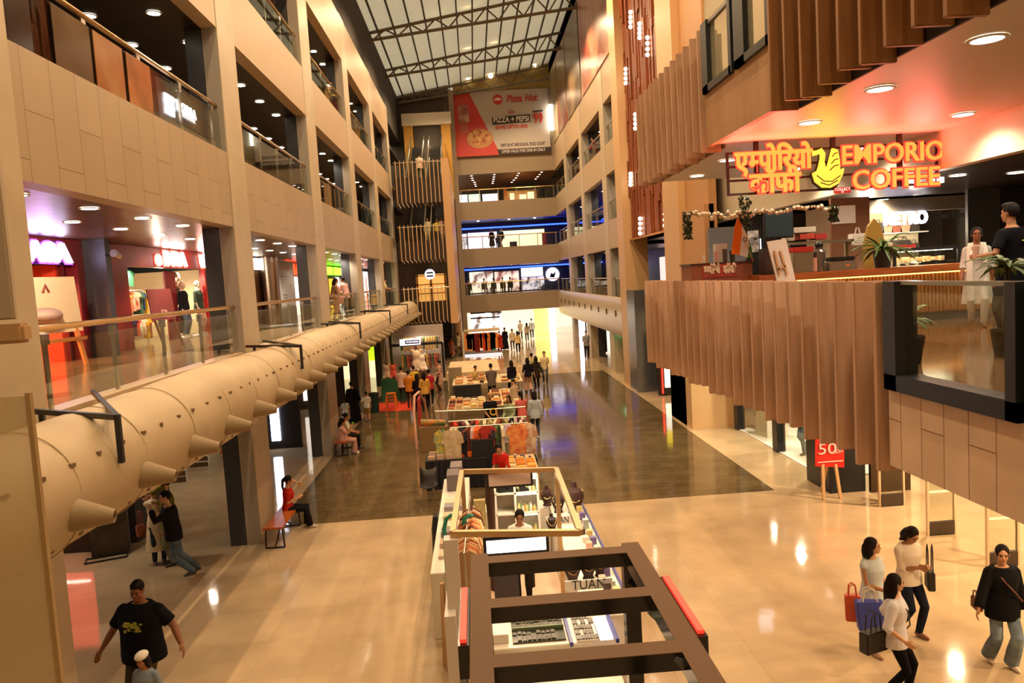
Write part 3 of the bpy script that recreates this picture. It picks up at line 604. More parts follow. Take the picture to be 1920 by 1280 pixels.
# upper deck: boarding, windows, soffit
s = MB(); s.box(DK, DK+.1, 9.98, 12.9, 7.46, 8.36); S(s, 'wall_upper_deck_edge', M_plank2)
s = MB(); s.box(DK+.34, 15.0, 2.5, 17.95, 7.5, 7.62); s.box(DK+.1, DK+.34, 9.98, 12.9, 7.5, 7.62); S(s, 'ceiling_coffee_deck', M_soff)
s = MB(); s.box(DK+.4, 15.0, 2.5, 17.9, 8.15, 8.25); S(s, 'floor_upper_deck', M_corfl)
s = MB(); s.box(7.2, 7.34, 2.5, 18.2, 7.62, 12.2); S(s, 'wall_upper_room', MAT('upper_room_cream', '#d8c48c', .6)); lamp('upper_room_light', 'AREA', (5.8, 11.5, 10.9), 70, WHITE, 1.5, (5.8, 11.5, 0))
s = MB(); s.box(DK+.05, 7.2, 2.5, 17.9, 11.62, 11.7); S(s, 'ceiling_upper_room', M_soff)
for i, (a, b) in enumerate(((11.45, 12.85), (10.0, 11.3))):
    t = thing('framed_window', ('dark framed window of the upper deck beside the short fins', 'dark framed window of the upper deck beside the tall fins')[i], 'window', (DK, (a+b)/2, 8.36))
    f = MB(); f.box(DK-.05, DK+.1, b-(.3 if i == 0 else .42), b, 8.3, (9.42 if i == 0 else 11.4)); f.box(DK-.05, DK+.08, a, b, 8.3, 8.42); f.box(DK-.05, DK+.08, a-.04, a+.1, 8.3, 11.4); f.build('frame', M_frame, t, bevel=.006)
    m_ = MB(); m_.box(DK-.02, DK+.04, a, b, 9.34, 9.4); m_.box(DK-.02, DK+.04, a, b, 9.85, 9.9); m_.build('transom', MAT('alu_grey', '#8a857a', .35, .6), t)
    g = MB(); g.box(DK+.02, DK+.03, a, b, 8.42, 11.4); g.build('pane', MAT('tinted_glass', '#d8d8b8', .04, alpha=.22), t)
# bulkhead along the facade line and black corridor beyond it
s = MB(); s.box(7.88, 8.1, 3, 26.3, 6.87, 7.5); s.box(7.88, 8.1, 17.951, 26.3, 7.501, 12); s.k = 1; s.box(8.1, 15, 3, 28, 6.88, 6.94); S(s, 'wall_bulkhead', [M_soff, M_bceil])
v = thing('air_vent', 'brown air vent grille in the pink-lit bulkhead', 'vent', (7.86, 10, 7.0)); p = MB(); p.box(7.84, 7.878, 9.2, 10.4, 7.02, 7.32); p.build('grille', MAT('vent_brown', '#4a2a18', .5), v)
s = MB(); s.box(7.2, 7.5, 23.7, 26.3, 3.3, 7.4); S(s, 'wall_right', MAT('tan_boarding', '#b98a5c', .5))
for i, (x, y) in enumerate(((5.03, 7.35), (5.02, 9.29), (5.04, 11.29), (5.0, 14.86), (5.07, 17.11), (7.34, 8.9), (7.34, 11.28), (7.3, 14.2), (7.24, 16.85))):
    downlight((x, y, 7.497), '%s downlight from the near end of the coffee deck soffit, %s row' % (ORD[i % 5] if i < 5 else ORD[i-5], 'atrium' if i < 5 else 'shop'), 'coffee deck downlights', 1.2)
    lamp('deck_light', 'SPOT', (x, y, 7.45), 170, WHITE, .12, (x, y, 0), 150)
for i, p_ in enumerate(((1905, 323), (1796, 328), (1655, 373), (1788, 370), (1850, 395))):
    x, y, _z = onz(*p_, 6.88)
    downlight((x, y, 6.875), '%s white downlight in the black corridor ceiling beside the coffee deck' % ORD[i], 'corridor downlights', 1.1)
    if i % 2 == 0: lamp('corridor_light', 'SPOT', (x, y, 6.84), 110, WHITE, .12, (x, y, 0), 150)
# ---------------- neon coffee sign
M_neon = MAT('neon_orange', '#ff7a1a', .5, emit=1.25, ecol=(1.0, .36, .06)); M_neonH = MAT('neon_halo', '#d01810', .5, emit=1.1, ecol=(1.0, .07, .035)); M_neonY = MAT('neon_yellow', '#ffd21a', .5, emit=1.05, ecol=(1.0, .72, .08))
M_sfr = MAT('sign_frame', '#3a1c14', .5)
SY = 12.75
def spix(x, y): return ony(x, y, SY+.05)
sg = thing('neon_sign', 'glowing orange coffee shop sign on an open black frame', 'sign', spix(1560, 330))
f = MB()
TL, TR, BL, BR = spix(1363, 293), spix(1757, 262), spix(1366, 364), spix(1755, 345)
zt, zb, x0, x1 = (TL.z+TR.z)/2, (BL.z+BR.z)/2, (TL.x+BL.x)/2, (TR.x+BR.x)/2
for k in range(4): z = zb+(zt-zb)*k/3; f.bar((x0, SY+.05, z), (x1, SY+.05, z), .035)
for x in (x0, x1): f.bar((x, SY+.05, zb-.02), (x, SY+.05, zt+.02), .04)
for x in (x0+.5, x0+1.8, x1-.62): f.bar((x, SY+.08, zb), (x, SY+.08, 7.5), .07)
f.build('frame', M_sfr, sg)
cx = lambda px, py: spix(px, py)
def nl(body, px, py, size, width, sx=1, **kw):
    p = cx(px, py); text(body, size, (p.x, SY-.03, p.z), F_NEAR, M_neonH, sg, 'glow_rim', .012, 'CENTER', width*1.02, .026)
    return text(body, size, (p.x, SY-.06, p.z), F_NEAR, M_neon, sg, 'lettering', .02, 'CENTER', width, .002)
nl('EMPORIO', 1668, 290, .44, 1.72); nl('COFFEE', 1674, 337, .44, 1.48)
# devanagari, set letter by letter
def deva(seq, px, py, size, total, sgn=sg, dy=SY-.06, m1=M_neon, m2=M_neonH, rimoff=.03, face=F_NEAR):
    p = cx(px, py) if isinstance(px, (int, float)) else px; w = sum(a for _, a, _ in seq); x = -w/2
    for ch, adv, cut in seq:
        if ch.strip():
            k = total/w
            for m, e, bo, nm in ((m2, .012, rimoff, 'glow_rim'), (m1, .02, .012, 'lettering')):
                if m is None: continue
                try: text(ch, size, (p.x+x*k, dy+(.03 if nm == 'glow_rim' else 0), p.z), face, m, sgn, nm, e, 'LEFT', None, bo, 0, k/size*1.0, cut*size if cut else None)
                except Exception as ex: print('deva', ex)
        x += adv
D1 = [('ए', .60, None), ('म', .42, .40), ('प', .56, None), ('ो', .26, None), ('ि', .26, None), ('र', .44, None), ('य', .58, None), ('ो', .26, None)]
D2 = [('क', .78, None), ('ॉ', .26, None), ('फ', .80, None), ('ी', .26, None)]
deva(D1, 1446, 303, .46, 1.28); deva(D2, 1449, 345, .46, .84)
# swan-in-a-cup emblem, drawn as one flat plate with raised strokes
sw = cx(1547, 318); e = MB()
def disc(u, v, ru, rv, n=24): return [(sw.x+u+ru*math.cos(2*math.pi*k/n), sw.z+v+rv*math.sin(2*math.pi*k/n)) for k in range(n)]
body = [(-.26, -.06), (-.22, -.2), (-.1, -.3), (.04, -.31), (.17, -.25), (.25, -.1), (.27, .0), (.2, -.03), (.2, .12), (.17, .3), (.08, .33), (.04, .2), (.0, .06), (-.04, .0), (-.06, .12), (-.04, .25), (-.1, .34), (-.17, .31), (-.26, .3), (-.24, .22), (-.16, .24), (-.12, .26), (-.12, .18), (-.15, .06), (-.18, -.02)]
e.prism([(sw.x+u*1.1, sw.z+v*1.1) for u, v in body], SY-.015, SY+.02); e.build('emblem_back', MAT('emblem_dark', '#2a1a04', .6), sg)
e = MB(); e.prism([(sw.x+u, sw.z+v) for u, v in body], SY-.07, SY-.02); e.build('swan_emblem', M_neonY, sg)
e = MB()
for pts in ([(-.2, -.1), (-.08, -.2), (.06, -.21), (.2, -.12)], [(-.14, -.22), (.0, -.27), (.15, -.2)], [(.02, -.03), (.1, .04), (.17, .05)], [(.05, .08), (.11, .14), (.17, .15)], [(.07, .19), (.11, .24), (.16, .25)]):
    e.tube([(sw.x+u, SY-.075, sw.z+v) for u, v in pts], .009, 5)
e.build('emblem_line', MAT('emblem_dark', '#2a1a04', .6), sg)
c_ = thing('collect_sign', 'small red collect sign hanging under the neon coffee sign', 'sign', cx(1577, 357)); p = MB(); q = cx(1577, 357); p.box(q.x-.14, q.x+.14, SY+.0, SY+.02, q.z-.05, q.z+.05); p.build('plate', MAT('red_plate', '#b5251c', .5, emit=.4), c_)
text('COLLECT', .062, (q.x, SY-.005, q.z+.012), F_NEAR, EM('sign_white', '#fff4e6', 1.0), c_, ext=.003); e = MB(); e.prism([(q.x-.02, q.z-.022), (q.x+.02, q.z-.022), (q.x, q.z-.045)], SY-.01, SY-.002); e.build('arrow', EM('sign_white', '#fff4e6', 1.0), c_)
for u, cc, pw in ((-1.55, (1, .17, .12), 75), (-.8, (1, .17, .12), 75), (-.1, (1, .5, .06), 34), (.6, (1, .14, .12), 95), (1.5, (1, .14, .12), 95)): lamp('neon_glow', 'SPOT', (sw.x+u, SY-.2, zb+.25), pw, cc, .3, (sw.x+u, SY-1.2, zb+2), 150)
# little square of light beside the frame
t = thing('square_lamp', 'small square white lamp at the end of the neon sign frame', 'lamp', cx(1760, 338)); q = cx(1760, 338); p = MB(); p.box(q.x-.045, q.x+.045, 12.93, SY-.03, q.z-.045, q.z+.045); p.build('lens', EM('lamp_white', '#f4f2ff', 8), t)
# ================================================================ coffee deck furniture
lamp('corridor_light', 'AREA', (9.6, 12.5, 6.82), 260, WHITE, 2.2, (9.6, 12.5, 0), size_y=5)
def at(px, py, Y): return ony(px, py, Y)
M_wood = MNOISE('orange_wood', '#b5652a', '#9c521e', 2, .4, stretch=(1, 1, 6)); M_rib = MNOISE('ribbed_wood', '#b07a3c', '#8f5c26', 3, .5, stretch=(8, 1, 1))
M_redb = MAT('brown_red_laminate', '#8a4a2c', .45); M_red = MAT('signal_red', '#c23226', .5); M_paper = MAT('white_paper', '#e6ddd0', .6)
M_leaf = MNOISE('palm_leaf', '#4f6a1f', '#35501a', 6, .45); M_green = MAT('garland_green', '#2f3a1c', .6)
def boxthing(name, label, cat, x0, x1, y0, y1, z0, z1, m, group=None, bevel=.006):
    b = MB(); b.box(x0, x1, y0, y1, z0, z1); return b.build(name, m, None, bevel=bevel, label=label, cat=cat, group=group)
CY = 14.5; a, b = at(1297, 527, CY), at(1410, 488, CY)
t = thing('service_counter', 'brown red service counter with a small red name board, behind the fins', 'counter', ((a.x+b.x)/2, CY+.3, 4.25))
p = MB(); p.box(a.x, b.x, CY, CY+.7, 4.25, b.z-.03); p.build('body', M_redb, t); p = MB(); p.box(a.x-.03, b.x+.03, CY-.03, CY+.73, b.z-.03, b.z); p.build('top', MAT('dark_top', '#3a241a', .3), t)
q0, q1 = at(1318, 521, CY), at(1380, 492, CY); p = MB(); p.box(q0.x, q1.x, CY-.02, CY-.001, q0.z, q1.z); p.build('name_board', MAT('board_red', '#a83c2c', .5), t)
_cx = cx; cx = lambda px, py: at(px, py, CY)
D1s = [('ए', .60, None), ('म', .42, .40), ('प', .56, None), ('ो', .26, None), ('ि', .26, None), ('र', .44, None), ('य', .58, None), ('ो', .26, None)]
deva(D1s, 1334, 506, .2, .3, t, CY-.025, MAT('cream_letter', '#f0d8b8', .5), None); deva(D2, 1367, 505, .2, .24, t, CY-.025, MAT('cream_letter', '#f0d8b8', .5), None)
cx = _cx
zt = b.z
for i, (px, py, w_, h_, col, nm, lb) in enumerate(((1318, 487, .05, .16, '#e8e0d4', 'bottle', 'thin white bottle at the left end of the service counter'), (1342, 486, .1, .2, '#d8b0a0', 'cup_stack', 'pink paper cup stack on the service counter'),
        (1358, 485, .1, .24, '#5a4a42', 'canister', 'dark canister on the service counter beside the pink cups'), (1372, 485, .11, .2, '#3e3630', 'canister', 'black canister on the service counter behind the flag'), (1357, 465, .22, .2, '#d9d2c6', 'carton', 'white carton stacked behind the canisters on the service counter'))):
    p0 = at(px, py, CY+.3); m_ = MB(); z0 = zt if i < 4 else zt
    if nm == 'carton': m_.box(p0.x-w_/2, p0.x+w_/2, CY+.42, CY+.62, zt, zt+.36)
    else: m_.lathe([(w_*.45, 0), (w_*.5, h_*.1), (w_*.5, h_*.7), (w_*.25, h_*.85), (w_*.25, h_)] if nm == 'bottle' else [(w_*.42, 0), (w_*.5, h_), (w_*.5, h_+.01)], (p0.x, CY+.25, z0), 14)
    m_.build(nm, MAT('deckitem%d' % i, col, .5), None, smooth=nm != 'carton', label=lb, cat=nm.replace('_', ' '))
# tricolour flag, drooping from a short stick
t = thing('indian_flag', 'drooping saffron white and green flag on a short stick', 'flag', at(1412, 488, CY-.1))
def flagband(poly, col, nm):
    m_ = MB(); pts = [at(px, py, CY-.12) for px, py in poly]; n_ = len(pts)
    m_.add([(v.x, v.y-.02*math.sin(i*1.7), v.z) for i, v in enumerate(pts)] + [(v.x, v.y+.012-.02*math.sin(i*1.7), v.z) for i, v in enumerate(pts)], [tuple(range(n_)), tuple(range(2*n_-1, n_-1, -1))] + [(i, (i+1) % n_, n_+(i+1) % n_, n_+i) for i in range(n_)]); m_.build(nm, MAT(nm+'_cloth', col, .7), t)
flagband([(1383, 409), (1390, 420), (1391, 440), (1387, 478), (1371, 476), (1374, 450), (1378, 425)], '#ef7a1c', 'saffron_band'); flagband([(1390, 420), (1400, 440), (1406, 460), (1402, 483), (1387, 478), (1391, 440)], '#e6e2d2', 'white_band'); flagband([(1400, 440), (1408, 462), (1412, 482), (1402, 484), (1406, 460)], '#1f7a3c', 'green_band')
m_ = MB(); v = at(1397, 449, CY-.15); m_.lathe([(.03, -.004), (.04, -.004), (.04, .004), (.03, .004)], (v.x, v.y, v.z), 14, Matrix.Rotation(math.radians(90), 3, 'X'), cap=False); m_.build('wheel', MAT('navy', '#23306b', .6), t)
m_ = MB(); m_.tube([at(1383, 405, CY-.11), at(1412, 490, CY-.11)], .012, 6); m_.build('stick', M_wood, t)
# tilted white menu board on an easel
t = thing('menu_easel', 'blank white board tilted on an easel, seen from behind', 'easel', (*at(1470, 527, 13.4).xy, 4.25))
pts = [(1438, 453), (1474, 447), (1495, 540), (1462, 547)]; m_ = MB(); m_.add([at(*q, 13.4) for q in pts]+[at(*q, 13.4)+Vector((0, .03, 0)) for q in pts], [(0, 1, 2, 3), (7, 6, 5, 4), (0, 4, 5, 1), (1, 5, 6, 2), (2, 6, 7, 3), (3, 7, 4, 0)]); m_.build('board', M_paper, t)
m_ = MB()
for q0, q1 in (((1452, 470), (1462, 515)), ((1463, 470), (1476, 515)), ((1457, 505), (1473, 498))): m_.bar(at(*q0, 13.36), at(*q1, 13.36), .035)
m_.build('easel_shadow', MAT('pale_wood', '#c8a070', .5), t)  # bars before the board stand in for the easel's shadow on it
for q in ((1465, 540), (1490, 540)): m_ = MB(); v = at(*q, 13.4); m_.bar(v, (v.x, v.y+.2, 4.25), .035); m_.build('leg', MAT('pale_wood', '#c8a070', .5), t)
# main bar counter with ribbed front
BY = 13.9; x0, x1 = at(1425, 520, BY).x, 9.7; zt = at(1560, 508, BY).z
t = thing('bar_counter', 'long coffee bar with orange wooden top and ribbed wooden front', 'counter', ((x0+x1)/2, BY+.4, 4.25))
p = MB(); p.box(x0, x1, BY, BY+.8, zt-.12, zt); p.build('top', M_wood, t, bevel=.01)
p = MB(); p.box(x0+.05, x1-.05, BY+.12, BY+.7, 4.4, zt-.12)
i = x0+.08
while i < x1-.1: p.cyl((i, BY+.1, 4.42), .025, zt-.56-4.0, 6); i += .07
p.build('ribbed_front', M_rib, t); p = MB(); p.box(x0+.1, x1-.1, BY+.16, BY+.66, 4.25, 4.42); p.build('plinth', MAT('plinth_grey', '#4a4a4a', .5), t)
p = MB(); p.box(x0+.1, x1-.1, BY+.05, BY+.08, zt-.15, zt-.13); p.build('light_strip', EM('strip_warm', '#ffb860', 5), t)
def onbar(name, label, cat, px0, px1, py0, py1, m, Y=BY+.35, kind='box', d=.3, parts=None, group=None):
    a, b = at(px0, py1, Y), at(px1, py0, Y); z0 = zt; h = max(.04, b.z-zt); xm = (a.x+b.x)/2; w = b.x-a.x
    if kind == 'box':
        m_ = MB(); m_.box(a.x, b.x, Y-d/2, Y+d/2, z0, z0+h); return m_.build(name, m, None, bevel=.012, label=label, cat=cat, group=group)
    t = thing(name, label, cat, (xm, Y, z0), 0, group)
    m_ = MB(); m_.lathe([(w*.36, 0), (w*.42, h*.06), (w*.3, h*.2), (w*.5, h*.45), (w*.5, h*.66), (w*.3, h*.74), (w*.36, h*.8)], (xm, Y, z0), 16); m_.build('body', m, t, smooth=True)
    m_ = MB(); m_.ell((xm, Y, z0+h*.88), (w*.36, w*.36, h*.12), 12); m_.build('lid', M_black, t, smooth=True); return t
t = thing('monitor', 'dark flat menu screen standing over the coffee bar', 'screen', (*at(1460, 505, 15.2).xy, zt)); a, b = at(1434, 448, 15.2), at(1487, 392, 15.2)
p = MB(); p.box(a.x, b.x, 15.2, 15.26, a.z, b.z); p.build('casing', M_black, t, bevel=.008); p = MB(); p.box(a.x+.02, b.x-.02, 15.19, 15.199, a.z+.03, b.z-.02); p.build('display', MAT('teal_screen', '#31434a', .15), t); p = MB(); p.box((a.x+b.x)/2-.05, (a.x+b.x)/2+.05, 15.22, 15.28, 4.25, a.z); p.build('stand', M_black, t)
t = thing('coffee_machine', 'steel coffee machine with a red top on the bar', 'coffee machine', (*at(1502, 505, BY+.4).xy, zt)); a, b = at(1482, 506, BY+.35), at(1519, 462, BY+.35)
p = MB(); p.box(a.x, b.x, BY+.2, BY+.7, zt, b.z-.1); p.build('body', M_steel, t, bevel=.02); p = MB(); p.box(a.x, b.x, BY+.18, BY+.7, b.z-.1, b.z); p.build('hood', M_red, t, bevel=.015)
onbar('dark_box', 'dark brown box on the bar behind the white board', 'box', 1428, 1452, 465, 506, MAT('dkbox', '#3b2218', .5))
onbar('juice_dispenser', 'silver urn with a black lid on the coffee bar', 'urn', 1526, 1546, 452, 506, MAT('urn_steel', '#8c8478', .3, .8), kind='lathe')
onbar('paper_cup', 'tall paper cup beside the silver urn', 'cup', 1519, 1526, 483, 506, MAT('cupp', '#d8a48c', .5))
for i, (x0_, x1_, y0_, y1_, col, lb) in enumerate(((1500, 1528, 437, 449, '#c9482f', 'red carton on the back shelf of the coffee bar'), (1529, 1551, 437, 449, '#b6302a', 'dark red carton beside the red carton on the back shelf'), (1488, 1530, 424, 437, '#d8ccb8', 'wide white carton on top of the red carton'), (1476, 1490, 438, 452, '#c9b8a0', 'beige carton at the left end of the back shelf'))):
    a, b = at(x0_, y1_, 15.4), at(x1_, y0_, 15.4); boxthing('carton', lb, 'carton', a.x, b.x, 15.4, 15.7, a.z, b.z, MAT('carton%d' % i, col, .6))
t = thing('back_shelf', 'thin steel shelf on posts behind the coffee bar', 'shelf', (*at(1535, 460, 15.5).xy, 4.25)); a, b = at(1474, 450, 15.5), at(1592, 450, 15.5)
p = MB(); p.box(a.x, b.x, 15.3, 15.8, (a.z+b.z)/2-.07, (a.z+b.z)/2-.02); p.build('board', M_steel, t)
for x in (a.x+.05, (a.x+b.x)/2, b.x-.05): p = MB(); p.box(x-.03, x+.03, 15.5, 15.56, 4.25, (a.z+b.z)/2-.06); p.build('post', M_steel, t)
t = thing('espresso_grill', 'low steel grill press with an orange knob on the bar', 'grill', (*at(1572, 505, BY+.4).xy, zt)); a, b = at(1548, 504, BY+.35), at(1600, 488, BY+.35)
p = MB(); p.box(a.x, b.x, BY+.2, BY+.6, zt, zt+.16); p.build('body', M_steel, t, bevel=.02); p = MB(); p.box(a.x+.1, b.x-.02, BY+.22, BY+.6, zt+.17, zt+.25); p.build('lid', M_black, t, bevel=.02); p = MB(); p.cyl((a.x+.35, BY+.19, zt+.08), .03, .02, 8); p.build('knob', MAT('knob_orange', '#e06a20', .4, emit=.5), t)
t = thing('paper_bag', 'white paper carrier bag standing behind the bar', 'bag', (*at(1612, 458, 15.3).xy, 5.6)); a, b = at(1597, 460, 15.3), at(1628, 427, 15.3)
p = MB(); p.prism([(a.x, a.z), (b.x, a.z), (b.x-.03, b.z-.1), (a.x+.03, b.z-.1)], 15.3, 15.5); p.build('body', M_paper, t); p = MB(); p.tube([(a.x+.12, 15.4, b.z-.11), (a.x+.15, 15.4, b.z+.02), (b.x-.15, 15.4, b.z+.02), (b.x-.12, 15.4, b.z-.11)], .012, 5); p.build('handle', M_paper, t)
p = MB(); a = at(1639, 500, 15.1); p.prism([(a.x+u*.26, 4.25+v*1.98) for u, v in ((-.6, 0), (.6, 0), (.95, .35), (.9, .7), (.5, .93), (0, 1), (-.5, .93), (-.9, .7), (-.95, .35))], 15.05, 15.12); p.build('surfboard', MAT('gold_board', '#b08a3c', .35, .3), None, label='tall rounded gold board standing behind the coffee bar', cat='board', smooth=False)
boxthing('cafe_partition', 'light partition board with a brown stepped panel behind the bar', 'partition', at(1560, 460, 16.2).x, at(1632, 460, 16.2).x, 16.2, 16.3, 4.25, at(1600, 370, 16.2).z, MAT('partition_brown', '#7a4a2a', .6))
boxthing('notice_sheet', 'white notice sheet pinned on the brown partition', 'notice', at(1562, 460, 16.15).x, at(1606, 460, 16.15).x, 16.16, 16.19, at(1600, 418, 16.15).z, at(1600, 384, 16.15).z, M_paper)
t = thing('drinks_picture', 'small dark framed pictures of drinks leaning at the back of the bar', 'picture', (*at(1420, 470, 16).xy, 4.25)); a, b = at(1400, 478, 16), at(1424, 428, 16)
p = MB(); p.box(a.x, b.x, 16, 16.06, 4.25, b.z); p.build('frame', M_black, t); p = MB(); p.box(a.x+.03, b.x-.03, 15.98, 15.999, a.z+.05, b.z-.04); p.build('print', MNOISE('drink_print', '#d8d0c4', '#2a2422', 9, .4), t)
# pastry display case
PY = 14.85; a, b = at(1678, 530, PY), at(1797, 462, PY)
t = thing('pastry_case', 'black framed glass pastry case with lit shelves', 'display case', ((a.x+b.x)/2, PY+.35, 4.25))
f = MB(); z1 = b.z
for x in (a.x, b.x): 
    for y in (PY, PY+.7): f.bar((x, y, 4.25), (x, y, z1), .05)
for y in (PY, PY+.7): f.bar((a.x, y, z1), (b.x, y, z1), .06)
for x in (a.x, b.x): f.bar((x, PY, z1), (x, PY+.7, z1), .06)
f.build('frame', M_black, t)
for k in range(4):
    z = 4.75+k*(z1-4.8)/4; p = MB(); p.box(a.x+.03, b.x-.03, PY+.03, PY+.67, z-.02, z); sh = p.build('shelf', M_glass, t)
    p = MB()
    for j in range(8):
        x = a.x+.1+j*(b.x-a.x-.2)/7.5; p.cbox((x, PY+.3, z+.045), .08, .12, .07+.02*(j % 3), .3*j); 
    p.build('pastry', MNOISE('pastry', '#d89a5a', '#f0d8b0', 12, .6), t)
p = MB(); p.box(a.x+.05, b.x-.05, PY+.1, PY+.6, z1-.045, z1-.035); p.build('light_bar', EM('case_light', '#fff0d0', 9), t)
p = MB(); p.box(a.x+.02, b.x-.02, PY+.02, PY+.68, 4.25, 4.7); p.build('base', M_black, t); p = MB(); p.box(a.x, b.x, PY-.005, PY+.005, 4.72, z1); p.build('front_glass', M_glass, t); lamp('case_light', 'POINT', ((a.x+b.x)/2, PY+.35, z1-.25), 14, WHITE, .1)
boxthing('red_tray', 'flat red tray lying on top of the pastry case', 'tray', a.x+.02, a.x+.5, PY+.1, PY+.6, z1+.035, z1+.1, M_red)
boxthing('cake_sign', 'dark sign plate standing on the left of the pastry case', 'sign', a.x-.1, a.x+.3, PY+.75, PY+.78, z1+.035, z1+.2, M_black)
# potted palms
def palm(px, py, Y, label, n, L, z0, pot='#26221c', zp=4.25):
    c = at(px, py, Y); c.z = z0; t = thing('potted_palm', label, 'plant', (c.x, c.y, zp)); r = random.Random(px)
    f = MB()
    for i in range(n):
        a0 = 2*math.pi*i/n*2.4; l = L*r.uniform(.7, 1.1); d = Vector((math.cos(a0), math.sin(a0), 0)); up = r.uniform(.25, .95); w = .028
        pts = [c+d*(l*s)+Vector((0, 0, l*(up*s*1.2-.75*s*s))) for s in (0, .3, .6, .85, 1)]; sd = d.cross(Vector((0, 0, 1))); ws = (.3, 1, 1.2, .8, .05)
        vs = [p+sd*(w*k*q)+Vector((0, 0, -.012*abs(q))) for p, k in zip(pts, ws) for q in (-1, 0, 1)]
        f.add(vs, [(3*k+j, 3*k+j+1, 3*k+j+4, 3*k+j+3) for k in range(4) for j in (0, 1)])
    f.build('foliage', M_leaf, t)
    s = MB()
    for i in range(5): s.tube([(c.x+.05*math.cos(i*1.3), c.y+.05*math.sin(i*1.3), zp+.25), (c.x+.02*math.cos(i*1.3), c.y, c.z)], .012, 5)
    s.build('stem', MAT('stem', '#3c3a1c', .7), t); p = MB(); p.lathe([(.13, 0), (.18, .32), (.17, .32), (.16, .28)], (c.x, c.y, zp), 16); p.build('pot', MAT('plant_pot', pot, .5), t, smooth=True)
palm(1655, 478, 14.2, 'potted palm with narrow leaves beside the pastry case', 34, .62, 5.62, zp=zt); palm(1888, 490, 8.6, 'potted palm behind the right-hand dark window frame', 26, .4, 5.28)
palm(1702, 600, 8.6, 'small palm inside the deck window at floor level', 18, .35, 4.75)
# flower garland with hanging leaf strands
t = thing('flower_garland', 'white flower garland strung across the coffee bar', 'garland', at(1410, 400, 14.6)); pts = [at(1287, 402, 14.6), at(1340, 404, 14.6), at(1395, 402, 14.6), at(1450, 395, 14.6), at(1510, 388, 14.6), at(1563, 388, 14.6)]
s = MB(); s.tube(pts, .008, 5); s.build('string', M_green, t); s = MB(); r = random.Random(3)
for i in range(46): 
    q = i/45*4.999; k = int(q); v = pts[k].lerp(pts[k+1], q-k); s = MB(); s.ell((v.x, v.y+r.uniform(-.03, .03), v.z+r.uniform(-.06, .05)), .03+.024*r.random(), 6); s.build('flower', MAT('cream_flower', '#f2e2c0', .6), t)
for k, (px, y0, y1, w_) in enumerate(((1288, 398, 448, .07), (1395, 368, 432, .1), (1563, 385, 415, .07))):
    a, b = at(px, y0, 14.6), at(px, y1, 14.6); s = MB(); r = random.Random(k)
    for i in range(150): s.cbox((a.x+r.uniform(-w_, w_), 14.6+r.uniform(-w_, w_), r.uniform(b.z, a.z)), .035, .01, .05, r.uniform(0, 6), r.uniform(-.8, .8))
    s.build('leaf_strand', M_green, t)
# shoe and bag shop beyond the deck
SYY = 19.0; a, b = at(1632, 520, SYY), at(1815, 372, SYY)
t = thing('shoe_shop', 'brightly lit bag and shoe shop beyond the pastry case', 'shop', ((a.x+b.x)/2, SYY+1, 4.17))
p = MB(); p.box(a.x-.6, b.x, SYY+2.2, SYY+2.3, 4.17, 6.85); p.box(a.x-.6, b.x, SYY, SYY+2.2, 6.75, 6.85); p.box(a.x-.62, a.x-.6, SYY, SYY+2.2, 4.17, 6.85); p.build('shell', MAT('shop_cream', '#f0dfb8', .5), t)
p = MB(); p.box(a.x-.6, b.x+.3, SYY-.08, SYY, 6.55, 6.9); p.build('header', MAT('header_grey', '#b0a48c', .4), t)
for k in range(4):
    z = 4.6+.5*k; p = MB(); p.box(a.x, b.x, SYY+1.7, SYY+2.2, z-.03, z); p.build('shelf', M_white, t); r = random.Random(k); 
    for j in range(9):
        x = a.x+.2+j*(b.x-a.x-.4)/8.5; p = MB(); col = r.choice(['#2a2220', '#8a4f40', '#5a3a2a', '#a89078', '#3a3432']); h = r.uniform(.14, .3)
        if k >= 2: p.prism([(x-.15, z), (x+.15, z), (x+.12, z+h), (x-.12, z+h)], SYY+1.8, SYY+1.95); p.tube([(x-.07, SYY+1.87, z+h), (x-.05, SYY+1.87, z+h+.09), (x+.05, SYY+1.87, z+h+.09), (x+.07, SYY+1.87, z+h)], .01, 5); nm = 'handbag'
        else: p.prism([(x-.13, z), (x+.13, z), (x+.13, z+.05), (x, z+.09), (x-.06, z+.14), (x-.13, z+.14)], SYY+1.8, SYY+1.9); nm = 'shoe'
        p.build(nm, MAT('leather'+col, col, .45), t)
v = at(1697, 410, SYY-.1); text('METRO', .42, (v.x, SYY-.12, v.z), F_NEAR, EM('white_neon', '#e4e0ff', 2.2), t, ext=.03, width=1.12, bold=.02)
v = at(1790, 403, SYY+1); [text(q_, .26, (v.x+dx_, SYY+.9, v.z), F_NEAR, M_black, t, ext=.01, width=w__, shear=.3) for q_, dx_, w__ in (('da', -.3, .22), ('Vinchi', .14, .58))]
[lamp('shoe_shop_light', 'POINT', (x_, SYY+.7, 6.1), 85, WHITE, .12) for x_ in (a.x+.3, (a.x+b.x)/2+.3)]
s = MB(); a = at(1816, 500, 17.2); s.box(a.x, a.x+.75, 17.2, 17.3, 4.25, 6.88); s.box(a.x+.751, 15, 17.6, 17.9, 4.25, 6.88); S(s, 'wall_corridor_pier', M_slate)
t = thing('roller_shutter', 'dark ribbed roller shutter at the right edge of the corridor', 'shutter', (a.x+1.7, 17.5, 4.25)); p = MB()
for k in range(26): p.box(a.x+.8, a.x+3.5, 17.5+.02*(k % 2), 17.58, 4.26+k*.1, 4.35+k*.1)
p.build('curtain', MAT('shutter_grey', '#2c2826', .4, .4), t)
